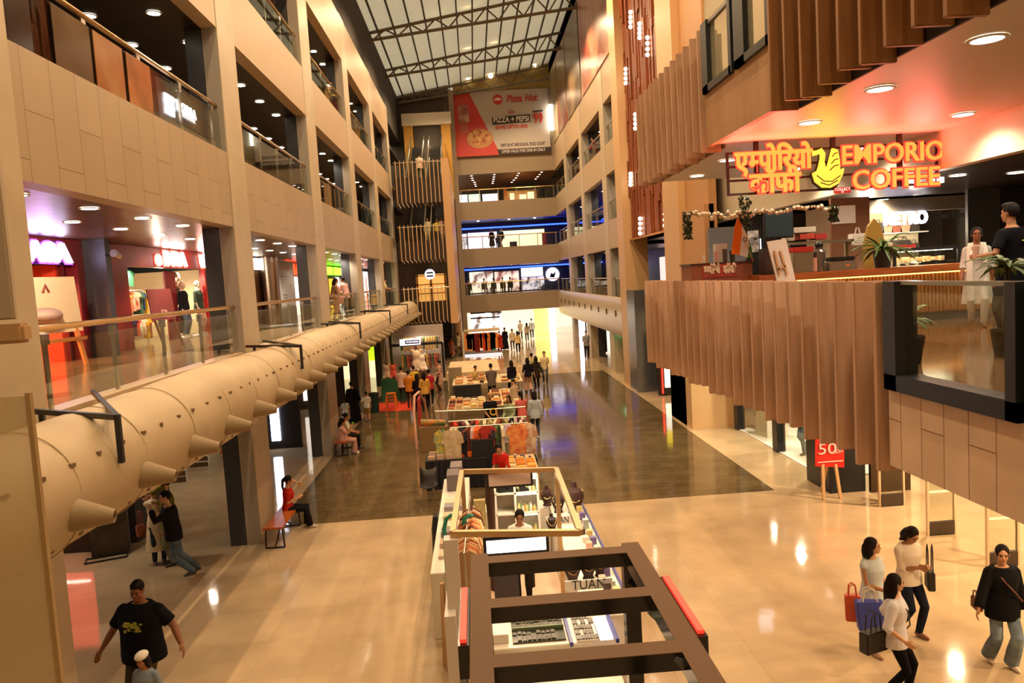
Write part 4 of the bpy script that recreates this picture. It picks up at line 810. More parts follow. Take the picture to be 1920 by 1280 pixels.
# back of the deck on the far side: blue panels and dark gaps
s = MB(); a = at(1330, 480, 22.5); b = at(1400, 480, 22.5); c = at(1480, 480, 22.5); s.box(a.x, b.x, 22.5, 22.6, 4.17, 6.6); s.k = 1; s.box(b.x, at(1435, 480, 22.5).x, 22.52, 22.6, 4.17, 6.9); s.k = 2; s.box(at(1435, 480, 22.5).x, 14, 22.54, 22.6, 4.17, 6.9); S(s, 'wall_beyond_deck', [MAT('blue_grey_panel', '#77787c', .4), M_slate, MAT('dim_shops', '#4a4038', .6)])
p = MB(); a = at(1395, 455, 20.5); boxthing('lit_shop_panel', 'white lit shop panel glimpsed between flag and screen', 'panel', at(1403, 480, 20.5).x, at(1428, 480, 20.5).x, 20.5, 20.6, 4.2, at(1410, 448, 20.5).z, EM('panel_white', '#eaf0ff', 2.2))
# ================================================================ tall lit timber screen
t = thing('timber_screen', 'tall brown batten screen with strings of white lights', 'screen', (7.45, 32.2, 6.9)); r = random.Random(11)
p = MB(); y = 28.5; k = 0
while y < 35.95:
    z = 6.95
    while z < 22:
        L = r.uniform(1.2, 3.2); dd = r.choice([0, .05, .09]); p.box(7.47+dd-.07, 7.6, y, y+.2, z, z+L-.03); z += L
    y += .27; k += 1
p.build('batten', MNOISE('screen_batten', '#8a4518', '#6e3210', 1.2, .45, stretch=(5, 5, .4)), t)
p = MB(); p.box(7.36, 7.44, 28.4, 36, 6.88, 6.95); p.build('edge_trim', MAT('screen_trim', '#a8703c', .5), t)
for px, y0, y1 in ((1182, 18, 55), (1199, 40, 75), (1214, 65, 108), (1173, 125, 160), (1191, 210, 245), (1182, 322, 350), (1200, 405, 442), (1247, 385, 428)):
    a, b = onx(px, y0, 7.34), onx(px, y1, 7.34)
    for q in range(4): v = a.lerp(b, (q+.5)/4); d = MB(); d.ell(v, .085 if px != 1200 or q < 4 else .06, 8); d.build('lamp', EM('screen_lamp', '#fff0d4', 7), t)
lamp('screen_light', 'SPOT', (5.2, 30.5, 4.3), 500, WARM, .2, (7.6, 32, 12), 90)
# ================================================================ first gallery shops on the left
SX = -8.8
def sp(px, py, X=SX): return onx(px, py, X)
M_mar = MAT('maroon_board', '#7d1f26', .4); M_redw = MAT('red_wall', '#c2281c', .5); M_or = MAT('orange_wall', '#e0603a', .6); M_cream = MAT('cream_wall', '#f0dcae', .6)
M_glow = EM('white_neon_warm', '#fff6ee', 7); M_glowp = EM('white_neon_purple', '#efe4ff', 8); M_pr = EM('pink_rim', '#ff5a48', 2.5); M_pu = EM('purple_rim', '#8a4aff', 2.5)
GARMENTS = ['#c9503c', '#2d2a30', '#d8cdb8', '#caa02c', '#7b2f2a', '#b06a4a', '#33455e', '#8a8f6a', '#d88a70', '#55303c', '#e2c9a8', '#3c5a48']
def garment_mb(c, w, h, d, axis):
    """a hung top: shoulders, body, slight flare; axis 'x' or 'y' = the direction of its width"""
    x, y, z = c; b = MB(); prof = [(-.12, 0), (-.5, -.09), (-.62, -.3), (-.45, -.33), (-.44, -1), (.44, -1), (.45, -.33), (.62, -.3), (.5, -.09), (.12, 0), (0, -.05)]
    pts = [(u*w, v*h) for u, v in prof]
    if axis == 'x': b.prism([(x+u, z+v) for u, v in pts], y-d/2, y+d/2, 'Y')
    else: b.prism([(y+u, z+v) for u, v in pts], x-d/2, x+d/2, 'X')
    return b
def garment_row(p0, p1, n, w, h, axis, label, group, cols=GARMENTS, seed=1, d=.05, tilt=0.0):
    r = random.Random(seed); p0, p1 = Vector(p0), Vector(p1)
    for i in range(n):
        p = p0.lerp(p1, (i+.5)/n); col = r.choice(cols); g = garment_mb(p, w*r.uniform(.9, 1.1), h*r.uniform(.85, 1.1), d, axis)
        o = g.build('hanging_garment', CL(col), None, bevel=.006, label=label, cat='garment', group=group); o.rotation_euler.z = r.uniform(-tilt, tilt)
def rail(name, label, a, b, z, legs=True, m=None, group=None, foot=0.0):
    t = thing(name, label, 'clothes rail', ((a[0]+b[0])/2, (a[1]+b[1])/2, foot), 0, group); m = m or M_steel
    p = MB(); p.tube([(a[0], a[1], z), (b[0], b[1], z)], .016, 6); p.build('rail', m, t)
    if legs:
        for q in (a, b): p = MB(); p.tube([(q[0], q[1], foot), (q[0], q[1], z)], .016, 6); p.build('post', m, t)
    return t
# red handbag shop, cut off by the near column
h = thing('red_shopfront', 'red shopfront with purple-white letters ASA cut off by the near column', 'shopfront', (SX, 15.6, 4.25))
p = MB(); p.box(SX-.3, SX, 12, 18.09, 6.4, 6.91); p.box(SX-.3, SX, 17.79, 18.09, 4.25, 6.4); p.build('surround', M_mar, h)
p = MB(); p.box(-11.2, -11, 12, 18.11, 4.25, 6.4); p.box(-11, SX-.3, 17.89, 18.09, 4.25, 6.4); p.build('inner_wall', M_or, h)
p = MB(); p.box(SX-.2, SX-.1, 17.34, 17.419999999999998, 4.25, 6.4); p.box(SX-.2, SX-.1, 12, 17.79, 6.36, 6.42); p.build('door_frame', MAT('deep_red', '#5a0f0c', .4), h)
p = MB(); p.box(SX-.6, SX-.3, 17.44, 17.77, 4.25, 6.35); p.build('door_leaf', MAT('orange_leaf', '#e8512e', .5), h)
v = sp(88, 470); text('ASA', .52, (SX+.05, v.y, v.z-.05), F_RIGHT, M_glowp, h, ext=.03, width=1.75, bold=.03); text('ASA', .52, (SX+.02, v.y, v.z-.05), F_RIGHT, M_pu, h, 'glow_rim', .01, width=1.9, bold=.07)
lamp('red_shop_light', 'AREA', (-9.7, 15.2, 6.3), 900, (1, .42, .2), 1.6, (-9.9, 15.6, 0), size_y=4)
lamp('sign_glow', 'POINT', (SX+.5, 15.6, 6.5), 7, (.6, .35, 1), .2)
t = thing('poster_stand', 'white bag poster on a wooden easel outside the red shop', 'easel', (-8.3, 15.6, 4.25)); a = Vector((-8.55, 14.9, 0)); d_ = Vector((.35, .95, 0)).normalized()
def board(t, c0, d, w, z0, z1, lean, m, nm='board', th=.03):
    n = Vector((d.y, -d.x, 0)); b = MB(); p0, p1 = c0, c0+d*w
    q = [(p0.x+n.x*lean, p0.y+n.y*lean, z0), (p1.x+n.x*lean, p1.y+n.y*lean, z0), (p1.x, p1.y, z1), (p0.x, p0.y, z1)]
    b.add([Vector(v) for v in q]+[Vector(v)-n*th for v in q], [(0, 1, 2, 3), (7, 6, 5, 4), (0, 4, 5, 1), (1, 5, 6, 2), (2, 6, 7, 3), (3, 7, 4, 0)]); return b.build(nm, m, t)
board(t, a, d_, 1.35, 4.95, 6.05, .1, MAT('bag_poster', '#ead6b8', .5))
n_ = Vector((d_.y, -d_.x, 0)); c0 = a+d_*.5+n_*.09; p = MB(); p.ell((c0.x, c0.y, 5.3), (.3, .36, .16), 14); p.build('bag_picture', MAT('bag_grey', '#b59a94', .5), t, smooth=True)
c1 = a+d_*.62+n_*.05; p = MB(); p.tube([(c1.x-d_.x*.07, c1.y-d_.y*.07, 5.75), (c1.x, c1.y, 5.9), (c1.x+d_.x*.07, c1.y+d_.y*.07, 5.75)], .02, 6); p.build('emblem', MAT('emblem_brown', '#8a3a2c', .5), t)
p = MB()
for w_ in (.15, 1.2): c2 = a+d_*w_; p.bar((c2.x+n_.x*.25, c2.y+n_.y*.25, 4.25), (c2.x, c2.y, 5.3), .07)
p.bar(a+n_*.15+Vector((0, 0, 4.8)), a+d_*1.35+n_*.15+Vector((0, 0, 4.8)), .07); p.build('leg', MAT('easel_orange', '#d08a4c', .5), t)
lamp('gallery_light', 'SPOT', (-7.3, 13.6, 6.8), 420, WARM, .1, (-8.6, 15.8, 5), 120); lamp('gallery_light', 'SPOT', (-7.2, 20.5, 6.8), 260, WARM, .1, (-8.2, 22, 4.3), 120)  # extra spots without fittings, added to brighten the poster and clothes shopfront
# pier between the two shops with a lamp on it
s = MB(); s.box(SX-.1, SX+.5, 18.09, 18.35, 4.25, 6.92); S(s, 'column', M_slate)
t = thing('wall_spotlight', 'chrome spotlight on the dark pier between the red shops', 'spotlight', (SX+.65, 18.05, 6.5)); v = Vector((SX+.6, 18.1, 6.55)); p = MB(); p.tube([(v.x-.1, v.y, v.z), (v.x+.1, v.y, v.z)], .03, 8); p.build('arm', M_black, t); p = MB(); p.lathe([(.07, -.14), (.09, .14), (.05, .14)], v+Vector((.12, .05, 0)), 12, Matrix.Rotation(math.radians(75), 3, 'X')); p.build('head', M_steel, t, smooth=True)
# red clothes shop
h = thing('red_shopfront', 'red clothes shopfront with two glowing white signs', 'shopfront', (SX, 24, 4.25))
Y0_, Y1_ = 18.37, 29.5
p = MB(); p.box(SX-.3, SX, Y0_, Y1_, 6.38, 6.91); p.box(SX-.3, SX, Y0_, 20.3, 4.25, 6.38); p.box(SX-.3, SX, 26.3, Y1_, 4.25, 6.38); p.build('surround', MAT('red_surround', '#8c2a26', .45), h)
p = MB(); p.box(-11.6, -11.5, Y0_, Y1_, 4.25, 6.4); p.box(-11.5, SX-.3, 27, 27.1, 4.25, 6.4); p.box(-11.5, SX-.3, Y0_, Y0_+.1, 4.25, 6.4); p.build('inner_wall', M_cream, h)
p = MB(); p.box(SX-.4, SX-.35, 23.55, 24.35, 4.25, 6.3); p.build('red_panel', M_mar, h); p = MB(); p.box(SX-.1, SX+.005, 25.95, 26.3, 4.25, 6.38); p.build('red_door', M_redw, h)
for yy, bd, w_ in ((23.15, 'e INBA', 2.3), (26.2, 'लिबास', 1.45)):
    v = Vector((SX+.05, yy, 6.62)); text(bd, .55, v, F_RIGHT, M_glow, h, ext=.03, width=w_, bold=.02); text(bd, .55, v-Vector((.03, 0, 0)), F_RIGHT, M_pr, h, 'glow_rim', .01, width=w_*1.05, bold=.06)
lamp('clothes_shop_light', 'AREA', (-9.25, 23.6, 6.37), 620, WHITE, 2, (-10, 23.6, 0), size_y=5.5); lamp('clothes_shop_light', 'POINT', (-10.2, 22.2, 6.0), 90, WHITE, .1); lamp('clothes_shop_light', 'POINT', (-9.9, 25.2, 6.0), 60, WHITE, .1); lamp('sign_glow', 'POINT', (SX+.6, 24.4, 6.7), 40, (1, .5, .35), .2)  # the two white points are added to lighten the shop's inner wall
garment_row((-9.75, 20.9, 5.75), (-9.75, 23.3, 5.75), 12, .42, .62, 'x', 'folded-sleeve top on the upper rail of the red clothes shop', 'tops on the upper rail', seed=4)
garment_row((-9.7, 20.9, 5.02), (-9.7, 23.3, 5.02), 12, .4, .6, 'x', 'garment on the lower rail of the red clothes shop', 'garments on the lower rail', seed=5)
rail('clothes_rail', 'upper clothes rail inside the red clothes shop', (-9.75, 20.8), (-9.75, 23.4), 5.78, True, None, None, 4.25); 
p = garment_mb((-9.5, 21.9, 6.33), .62, .45, .06, 'y'); p.build('green_blouse', MAT('green_top', '#1f5a3c', .8), None, label='green top pinned high on the wall of the red clothes shop', cat='garment')
t = thing('sale_easel', 'dark red sale board on a wooden easel before the clothes shop', 'easel', (-8.0, 20.2, 4.25)); a = Vector((-8.25, 20.0, 0)); d_ = Vector((.25, 1, 0)).normalized(); board(t, a, d_, .95, 4.95, 5.75, .1, MAT('sale_maroon', '#7a3a3e', .5))
n_ = Vector((d_.y, -d_.x, 0)); p = MB()
for w_ in (.1, .85): c2 = a+d_*w_; p.bar((c2.x+n_.x*.3, c2.y+n_.y*.3, 4.25), (c2.x, c2.y, 5.2), .05)
p.build('leg', MAT('dark_wood', '#6a4226', .5), t); c3 = a+d_*.45+n_*.09; text('50', .24, (c3.x+n_.x*.03, c3.y+n_.y*.03, 5.12), facing(n_), MAT('pale_letter', '#e0b8b0', .5), t)
# three dressed figures in the window
for i, (y, x, top, bot, lb, hh) in enumerate(((24.55, -9.05, ('#1f1d24', 'long', -.2), ('jeans', '#5d6d80'), 'headless window mannequin in a black jacket and jeans', 1.7), (25.35, -9.5, ('#4a2c1c', 'long', -.55, .05), ('pants', '#2a1c14'), 'tall window mannequin in a brown coat dress behind the others', 2.0), (25.75, -9.0, ('#3a4a3c', 'elbow', -.12), ('pants', '#d0a890'), 'window mannequin in a green top and pink trousers', 1.7))):
    figure(lb, (x, y, 4.27), -100, hh, 'f', dict(RH=(.25, .1, .85)), dict(top=top, bottom=bot, hair='none' if i else 'bald', skin='#cdb9a4', haircol='#cdb9a4'), 'mannequin', 'mannequin', 'window mannequins', .013)
p = MB(); p.box(-9.4, -8.85, 24.2, 26.2, 4.25, 4.27); p.build('window_plinth', M_white, None, label='low white plinth under the window mannequins', cat='plinth')
# second bay: hoarding, slatted pier, chrome pillar
def plank(px0, px1, X, z0, z1, th=.1): return X, sp(px0, 520, X).y, sp(px1, 520, X).y, z0, z1
X2 = -8.4; ya, yb = sp(512, 540, X2).y, sp(553, 540, X2).y
t = thing('shop_hoarding', 'white shop hoarding printed with grey notices, behind the second railing', 'hoarding', (X2, (ya+yb)/2, 4.25)); p = MB(); p.box(X2-.1, X2, ya, yb, 4.25, 6.85); p.build('panel', MAT('hoarding_white', '#cfc9c4', .5), t); p = MB(); p.box(X2-.08, X2+.012, ya, yb, 4.25, 4.75); p.build('grey_base', MAT('hoarding_grey', '#8f8a80', .5), t)
ym = (ya+yb)/2
for bd, z, s_, m_, w_ in (('STARTING SOON', 6.45, .3, MAT('pale_pink', '#d8a8a0', .5), 2.6), ('something new is on the way', 6.15, .18, MAT('notice_grey', '#8a8580', .5), 2.6), ('STAY', 5.35, .3, MAT('notice_dark', '#4a4644', .5), 1.0), ('TUNED', 5.08, .3, MAT('notice_dark', '#4a4644', .5), 1.1)):
    pass
for k, (u, z, w_, h_) in enumerate(((0, 6.45, .62, .16), (0, 6.14, .6, .03), (-.1, 5.6, .02, .7), (.3, 5.7, .05, .1), (0, 5.3, .22, .06), (0.02, 5.18, .2, .05), (0.03, 5.06, .22, .05))):
    b_ = MB(); L_ = yb-ya; b_.box(X2, X2+.006, ym+L_*(u-w_/2), ym+L_*(u+w_/2), z, z+h_); b_.build('print', MAT('pale_pink', '#d8a8a0', .5) if k == 0 else MAT('notice_grey', '#8a8580', .5), t)
t = thing('chrome_pillar', 'round chrome pillar beside the white hoarding', 'pillar', (-8.3, ya-1, 4.25)); p = MB(); p.cyl((-8.2, sp(503, 520, -8.2).y, 4.25), .42, 2.65, 24); p.build('shaft', MAT('satin_chrome', '#c9bdb2', .22, 1.0), t, smooth=True)
t = thing('slatted_front', 'dark shopfront with upright wooden slats and a white sign above', 'shopfront', (-8.6, 31, 4.25)); p = MB(); ys_ = sp(470, 520, -8.6).y
for k in range(9): p.box(-8.62, -8.5, ys_-1+.42*k, ys_-.8+.42*k, 4.25, 6.35)
p.build('slat', MAT('slat_wood', '#8a5a30', .5), t); p = MB(); p.box(-8.8, -8.64, 29.6, ya-1.6, 4.25, 6.9); p.build('wall', M_black, t); p = MB(); p.box(-8.5, -8.42, ys_+.2, ys_+1.2, 6.4, 6.85); p.build('lit_sign', EM('white_sign', '#fff4e0', 5), t)
t = thing('lit_shopfront', 'white lit shopfront with a red neon sign behind the second column', 'shopfront', (-9, 44, 4.25)); y2, y3 = yb+.15, sp(600, 520, -9).y
p = MB(); p.box(-9.2, -9.1, y2, y3, 4.25, 6.2); p.build('lit_wall', EM('lit_wall_white', '#fff3e2', 1.6), t); p = MB(); p.box(-9.2, -9.0, y2, y3, 6.2, 6.92); p.build('fascia', MAT('fascia_cream', '#d8c9b0', .5), t); b_ = MB()
for k in range(3): b_.tube([(-8.95, y2+.8+k*1.0, 6.35), (-8.95, y2+.8+k*1.0+.5, 6.8), (-8.95, y2+1.3+k*1.0, 6.3)], .06, 6)
b_.build('neon_figure', EM('red_neon', '#ff3a1c', 5), t)
lamp('bay_light', 'AREA', (-7.2, 39, 6.8), 130, WHITE, 1.4, (-7.2, 39, 0), size_y=8)
# third bay on: green-signed shop and white shop, seen between columns
t = thing('lit_shopfront', 'bright shopfront with green and white neon signs behind three people', 'shopfront', (-8.8, 51, 4.25)); g0, g1 = sp(610, 520).y, sp(648, 520).y
p = MB(); p.box(-9, -8.9, g0-2, g1+14, 4.25, 7); p.build('wall', MAT('dim_front', '#4a4450', .5), t); zz = sp(625, 505).z
for q0, q1, m_, nm in ((612, 624, EM('green_neon', '#7cff2a', 5), 'green_sign'), (627, 639, EM('green_neon', '#7cff2a', 5), 'green_sign'), (643, 654, EM('white_sign', '#fff4e0', 5), 'white_sign')):
    b_ = MB(); b_.box(-8.85, -8.8, sp(q0, 505).y, sp(q1, 505).y, zz-.35, zz+.15); b_.build(nm, m_, t)
for q0, q1, z0, z1, m_, nm in ((617, 629, 4.3, 6.1, EM('yellow_banner', '#ffc83a', 1.2), 'yellow_banner'), (630, 636, 4.3, 6.2, EM('lit_wall_white', '#fff3e2', 1.6), 'lit_panel'), (639, 653, 4.3, 6.1, EM('lit_wall_white', '#fff3e2', 1.6), 'lit_panel'), (682, 690, 4.3, 6.7, EM('lit_wall_white', '#fff3e2', 1.6), 'lit_panel'), (684, 688, 4.3, 6.2, EM('red_strip', '#e83a2a', 1.0), 'red_panel'), (693, 700, 4.3, 6.5, EM('lit_wall_white', '#fff3e2', 1.6), 'lit_panel')):
    b_ = MB(); b_.box(-8.84, -8.8, sp(q0, 520).y, sp(q1, 520).y, z0, z1); b_.build(nm, m_, t)
# dim stock and shop glow in the second and third galleries (left)
for i, (px0, px1, py0, py1, X, col, st, nm, lb) in enumerate(((312, 326, 183, 212, -5.28, '#f2f2ff', 5, 'glowing_emblem', 'white glowing stacked emblem on the railing of the second gallery'),)):
    t = thing('shop_sign', 'white lit electronics sign TECHNLA hung behind the nearest second railing', 'sign', onx(340, 210, X)); a, b = onx(px0, py1, X), onx(px1, py0, X)
    p = MB()
    for k in range(4): p.box(X-.02, X, a.y+.02*(k % 2), b.y-.02*((k+1) % 2), a.z+(b.z-a.z)*k/4+.01, a.z+(b.z-a.z)*(k+1)/4)
    p.build('emblem', EM('sign_bright', '#f4f2ff', 6), t); v = onx(349, 207, X); text('TECHNLA', .25, v, F_RIGHT, EM('sign_bright', '#f4f2ff', 6), t, ext=.01, width=1.05, bold=.005); v = onx(353, 222, X); text('GADGETS STORE', .1, v, F_RIGHT, EM('sign_dim', '#e8e6f0', 1.5), t, ext=.005, width=.75)
    p = MB(); q0, q1 = onx(298, 232, X-.05), onx(385, 262, X-.05); p.box(X-.05, X-.025, q0.y, q1.y, 8.5, 9.38); p.build('backing', MAT('sign_backing', '#1d1a1c', .3), t)
for i, (px0, px1, col, lb) in enumerate(((8, 60, '#231d18', 'dark film panel on the nearest second railing, beside the left edge'), (100, 175, '#2a231a', 'dark brown film panel on the nearest second railing'), (180, 238, '#a07a4c', 'tan picture panel with orange streaks on the second railing'), (244, 290, '#7a4d2c', 'brown picture panel beside the tan one on the second railing'))):
    X = XL-.10; y0_, y1_ = onx(px0, 100, X).y, onx(px1, 190, X).y
    q0, q1 = onx(px0, (20, 70, 130, 190)[i], X), onx(px1, (70, 150, 200, 230)[i], X); b_ = MB(); b_.box(X-.005, X+.005, q0.y, q1.y, 8.5, 9.3); b_.build('railing_panel', MNOISE('film%d' % i, col, ('#1c1712', '#4a3c20', '#8a4a20', '#a86a3a')[i], 1.3, .12), None, label=lb, cat='panel')
# left ground-level back: shops beneath the first gallery
def gp(px, py): return onz(px, py, 0)
s = MB(); s.box(-12.6, -12.4, -6, 60, 0, 3.2); S(s, 'wall_left_ground', M_cream)
for y, c in ((10, 150), (16, 150), (22, 170), (29, 150), (37, 130), (45, 110)): lamp('added_floor_light', 'AREA', (-8.8, y, 3.15), c, WHITE, 3, (-8.8, y, 0), size_y=2)  # added soffit spots without fittings, brightening the left floor around the duct's shadow
t = thing('lit_kiosk_panel', 'red glowing advertising panel in a black frame at floor level', 'advertising panel', (-9, 17.2, 0)); a, b = gp(127, 1035), gp(182, 1033)
p = MB(); p.box(-10.6, b.x, 17.2, 17.5, 0, .45); p.box(b.x, b.x+.12, 17.2, 17.5, 0, 2.3); p.build('frame', MAT('panel_brown', '#2e1a12', .4), t); p = MB(); p.box(-10.6, b.x, 17.2, 17.25, .45, 2.2); p.build('lit_face', EM('salmon_face', '#ff5a48', 1.5), t); p = MB(); p.box(-10.4, b.x-.2, 17.18, 17.2, .62, .68); p.build('line_of_print', EM('white_sign', '#fff4e0', 5), t)
t = thing('pull_up_stand', 'black standing frame with a white board on top beside the red panel', 'stand', (*gp(215, 1042).xy, 0)); c = gp(215, 1042); p = MB(); p.cbox((c.x-.1, c.y+.1, .75), .75, .25, 1.4, .35); p.build('body', MNOISE('stand_dark', '#2c231a', '#4a3a22', 2, .3), t); p = MB(); p.cbox((c.x-.1, c.y+.1, 1.75), .8, .06, .5, .35); p.build('white_board', M_white, t)
p = MB(); n1 = Vector((math.cos(.35), math.sin(.35), 0)); n2 = Vector((-n1.y, n1.x, 0)); cc = Vector((c.x-.1, c.y-.15, .02))
for e in (-.15, .15): p.bar(cc-n1*.4+n2*e, cc+n1*.4+n2*e, .03)
for e in (-.4, .4): p.bar(cc+n1*e-n2*.15, cc+n1*e+n2*.15, .03)
p.build('foot', M_black, t)
s = MB(); s.box(-9.4, -8.0, 17.6, 19.6, 0, 3.2); S(s, 'column', MAT('column_black', '#211d18', .5))  # plain near-black block from floor to ceiling
for i, (px, py) in enumerate(((331, 905), (374, 876))):
    c = gp(px, py); t = thing('shoe_bench', '%s low black and white security pedestal in the shop under the left gallery' % ('nearer', 'farther')[i], 'pedestal', (c.x, c.y, 0)); p = MB(); p.box(c.x-.3, c.x+.3, c.y-.05, c.y+.05, .22, .36); p.box(c.x-.3, c.x+.3, c.y-.05, c.y+.05, .03, .17); p.build('bar', MAT('ped_dark', '#4a3418', .5), t); p = MB(); p.box(c.x-.32, c.x+.32, c.y-.03, c.y+.06, 0, .4); p.build('plate', M_white, t)
t = thing('doorway_frame', 'orange lit shop doorway with a dark display at its side', 'doorway', (-9.8, 27, 0)); p = MB(); p.box(-10.6, -9.9, 27, 27.3, 0, 3.1); p.box(-9.2, -9.0, 27, 27.3, 0, 3.1); p.build('jamb', MAT('door_orange', '#c97a3a', .5), t); p = MB(); p.box(-8.99, -6.4, 27.2, 27.4, 0, 3.1); p.build('dark_front', M_black, t); p = MB(); p.box(-7.4, -7.1, 27.1, 27.19, .3, 2.9); p.build('light_tube', EM('cool_tube', '#f0f0ff', 6), t)
t = thing('lit_shopfront', 'white lit shop window beyond the second left column at floor level', 'shopfront', (-8, 33, 0)); p = MB(); p.box(-10.5, -6.3, 36.0, 36.1, 0, 3.1); p.build('wall', MAT('dim_front2', '#4a3a30', .5), t); p = MB(); p.box(-8.2, -7.3, 35.9, 35.99, .4, 3.0); p.build('lit_panel', EM('lit_wall_white', '#fff3e2', 1.6), t)
t = thing('lit_shopfront', 'lime green and yellow lit shopfront beyond the third left column', 'shopfront', (-8, 48, 0)); p = MB(); p.box(-9.5, -6, 47, 47.1, 0, 3.1); p.build('lit_wall', EM('lime_wall', '#b8e820', 1.3), t); p = MB(); p.box(-9.5, -6, 46.8, 46.99, 0, 1.0); p.build('counter', EM('pale_counter', '#f2e6b0', 1.2), t); p = MB(); p.box(-8.4, -7.9, 46.7, 46.79, .8, 3.0); p.build('blue_panel', MAT('blue_panel', '#2a3f7a', .5), t)
# the glass screen at the near left, and wall boxes above it
t = thing('glass_screen', 'tall tinted glass screen at the left edge of the picture', 'glass screen', (-4.4, 5.7, 1.5)); a = ony(57, 827, 5.7); p = MB(); p.box(-6, a.x, 5.7, 5.72, 1.2, 4.86); p.build('pane', MAT('bronze_glass', '#cdbb90', .12, alpha=.5), t); p = MB(); p.box(a.x, a.x+.035, 5.69, 5.73, 1.2, 4.88); p.build('edge', MAT('glass_edge_tan', '#a58a5c', .3), t)
t = thing('wall_cabinet', 'pale wall box with a rounded ledge at the left edge', 'wall box', (-4.7, 7.1, 5.2)); p = MB(); v0, v1 = ony(0, 600, 7.15), ony(18, 480, 7.15); p.box(-5.4, v1.x, 7.12, 7.19, v0.z, v0.z+1.6); p.build('box', MAT('wallbox', '#b0a28a', .4), t, bevel=.015); p = MB(); v0, v1 = ony(0, 645, 7.1), ony(50, 605, 7.1); p.box(-5.6, v1.x, 7.02, 7.19, v0.z, v1.z); p.build('ledge', MAT('wallledge', '#b89468', .4), t, bevel=.03)
# ================================================================ escalator landings and the far left
M_dk = MAT('landing_brown', '#2b1c10', .4); M_pf = MAT('pale_fin', '#c9a074', .4)
for i, (z, zt_, zb_) in enumerate(((12.1, 13.15, 10.35), (8.1, 9.1, 6.75), (4.2, 5.15, 2.75))):
    t = thing('escalator_landing', 'dark landing with pale upright fins, %s of the three' % ('highest', 'middle', 'lowest')[i], 'landing', (-2.85, 50.5, zb_))
    p = MB(); p.box(-4.65, -1.62, 50.2, 50.4, zb_+.25, z+.1); p.box(-4.65, -1.62, 50.4, 54.5, z-.25, z); p.build('body', M_dk, t)
    for k in range(11):
        x = -4.5+k*.268; p = MB(); p.bar((x, 50.1, zt_+.12), (x, 50.1, zb_+.25), .05, .12, (0, 1, 0)); p.bar((x, 50.1, zb_+.25), (x+.05, 51.4, zb_+.1), .05, .1); p.build('fin', M_pf, t)
    p = MB(); p.tube([(-4.65, 50.12, zt_), (-1.62, 50.12, zt_)], .035, 6); p.build('handrail', M_steel, t); p = MB(); p.box(-4.65, -1.62, 50.3, 50.31, z+.1, zt_-.05); p.build('pane', M_glass, t)
s = MB(); s.box(-9.5, -1.62, 66.2, 66.5, 0, 21); S(s, 'wall_end', MAT('escalator_back', '#4a3c2a', .6))
for i, z in enumerate((0, 4.2, 8.1, 12.1)):
    for j, x in enumerate((-3.75, -2.3)):
        if i == 1: continue
        t = thing('escalator', 'escalator %s, the %s one of its pair' % (('rising from the ground floor', 'behind the lowest landing', 'behind the middle landing', 'behind the highest landing')[i], ('far', 'near')[1-j]), 'escalator', (x, 57, z))
        y0_ = 55.6; p = MB(); st = 12
        for k in range(st): p.box(x-.45, x+.45, y0_+k*.62, y0_+(k+1)*.62, z+k*.34-.3, z+(k+1)*.34)
        p.build('step', MAT('step_black', '#15120f', .4), t)
        for sg in (-1, 1): p = MB(); p.prism([(y0_-.8, z), (y0_+st*.62, z+st*.34), (y0_+st*.62, z+st*.34+.9), (y0_-.8, z+.95)], x+sg*.5-.02, x+sg*.5+.02, 'X'); p.build('side_glass', M_glass, t); p = MB(); p.tube([(x+sg*.5, y0_-.9, z+.55), (x+sg*.5, y0_-.8, z+.97), (x+sg*.5, y0_+st*.62, z+st*.34+.95)], .05, 6); p.build('handrail', MAT('handrail_grey', '#6a6458', .3), t)
t = thing('yellow_portal', 'white lintel on two yellow posts above the highest landing', 'portal', (-2.9, 64, 15)); a, b = at(752, 214, 64), at(846, 232, 64); p = MB(); p.box(a.x, b.x, 63.9, 64.2, b.z, a.z); p.build('lintel', MAT('lintel_white', '#d8cdb6', .5), t)
for x in (a.x+.1, b.x-.85): p = MB(); p.box(x, x+.75, 64, 64.2, 12.2, b.z); p.build('post', MAT('post_yellow', '#b8862a', .5), t)
p = MB(); p.box(-4.65, -1.63, 61.8, 66.1, 11.95, 12.2); p.build('threshold', M_corfl, t); p = MB(); p.box(a.x+.9, b.x-.9, 64.3, 64.4, 12.2, b.z); p.build('dark_panel', MAT('portal_dark', '#3a2c1c', .5), t)
lamp('landing_light', 'POINT', (-3, 56, 11.3), 60, WARM, .3); lamp('landing_light', 'POINT', (-3, 53, 7.4), 60, WHITE, .3); lamp('landing_light', 'POINT', (-3, 62, 16.5), 120, WARM, .3)
# lit cabinet shop behind the lowest landing
t = thing('lit_cabinet', 'warm lit wooden display cabinet behind the lowest landing', 'cabinet', (-2.8, 54.3, 4.2)); a, b = at(782, 560, 54), at(836, 512, 54); p = MB(); p.box(a.x, b.x, 54.3, 54.35, 4.2, b.z); p.build('back', EM('cabinet_glow', '#ffb860', .9), t); p = MB()
for x in (a.x, (a.x+b.x)/2-.1, b.x-.15): p.box(x, x+.15, 54.0, 54.3, 4.2, b.z)
for k in range(4): p.box(a.x, b.x, 54.0, 54.3, b.z-.12-.62*k, b.z-.05-.62*k)
p.build('frame', MAT('cab_wood', '#c07c3a', .5), t); p = MB(); v = at(806, 514, 53.9); p.lathe([(.001, 0), (.36, 0), (.36, .06)], v, 20, Matrix.Rotation(math.radians(90), 3, 'X')); p.build('round_badge', EM('badge_white', '#e8e8f0', 1.0), t)
p = MB(); 
for dz in (-.12, .1): p.box(v.x-.22, v.x+.22, 53.82, 53.84, v.z+dz-.05, v.z+dz+.05)
p.build('badge_mark', M_black, t)
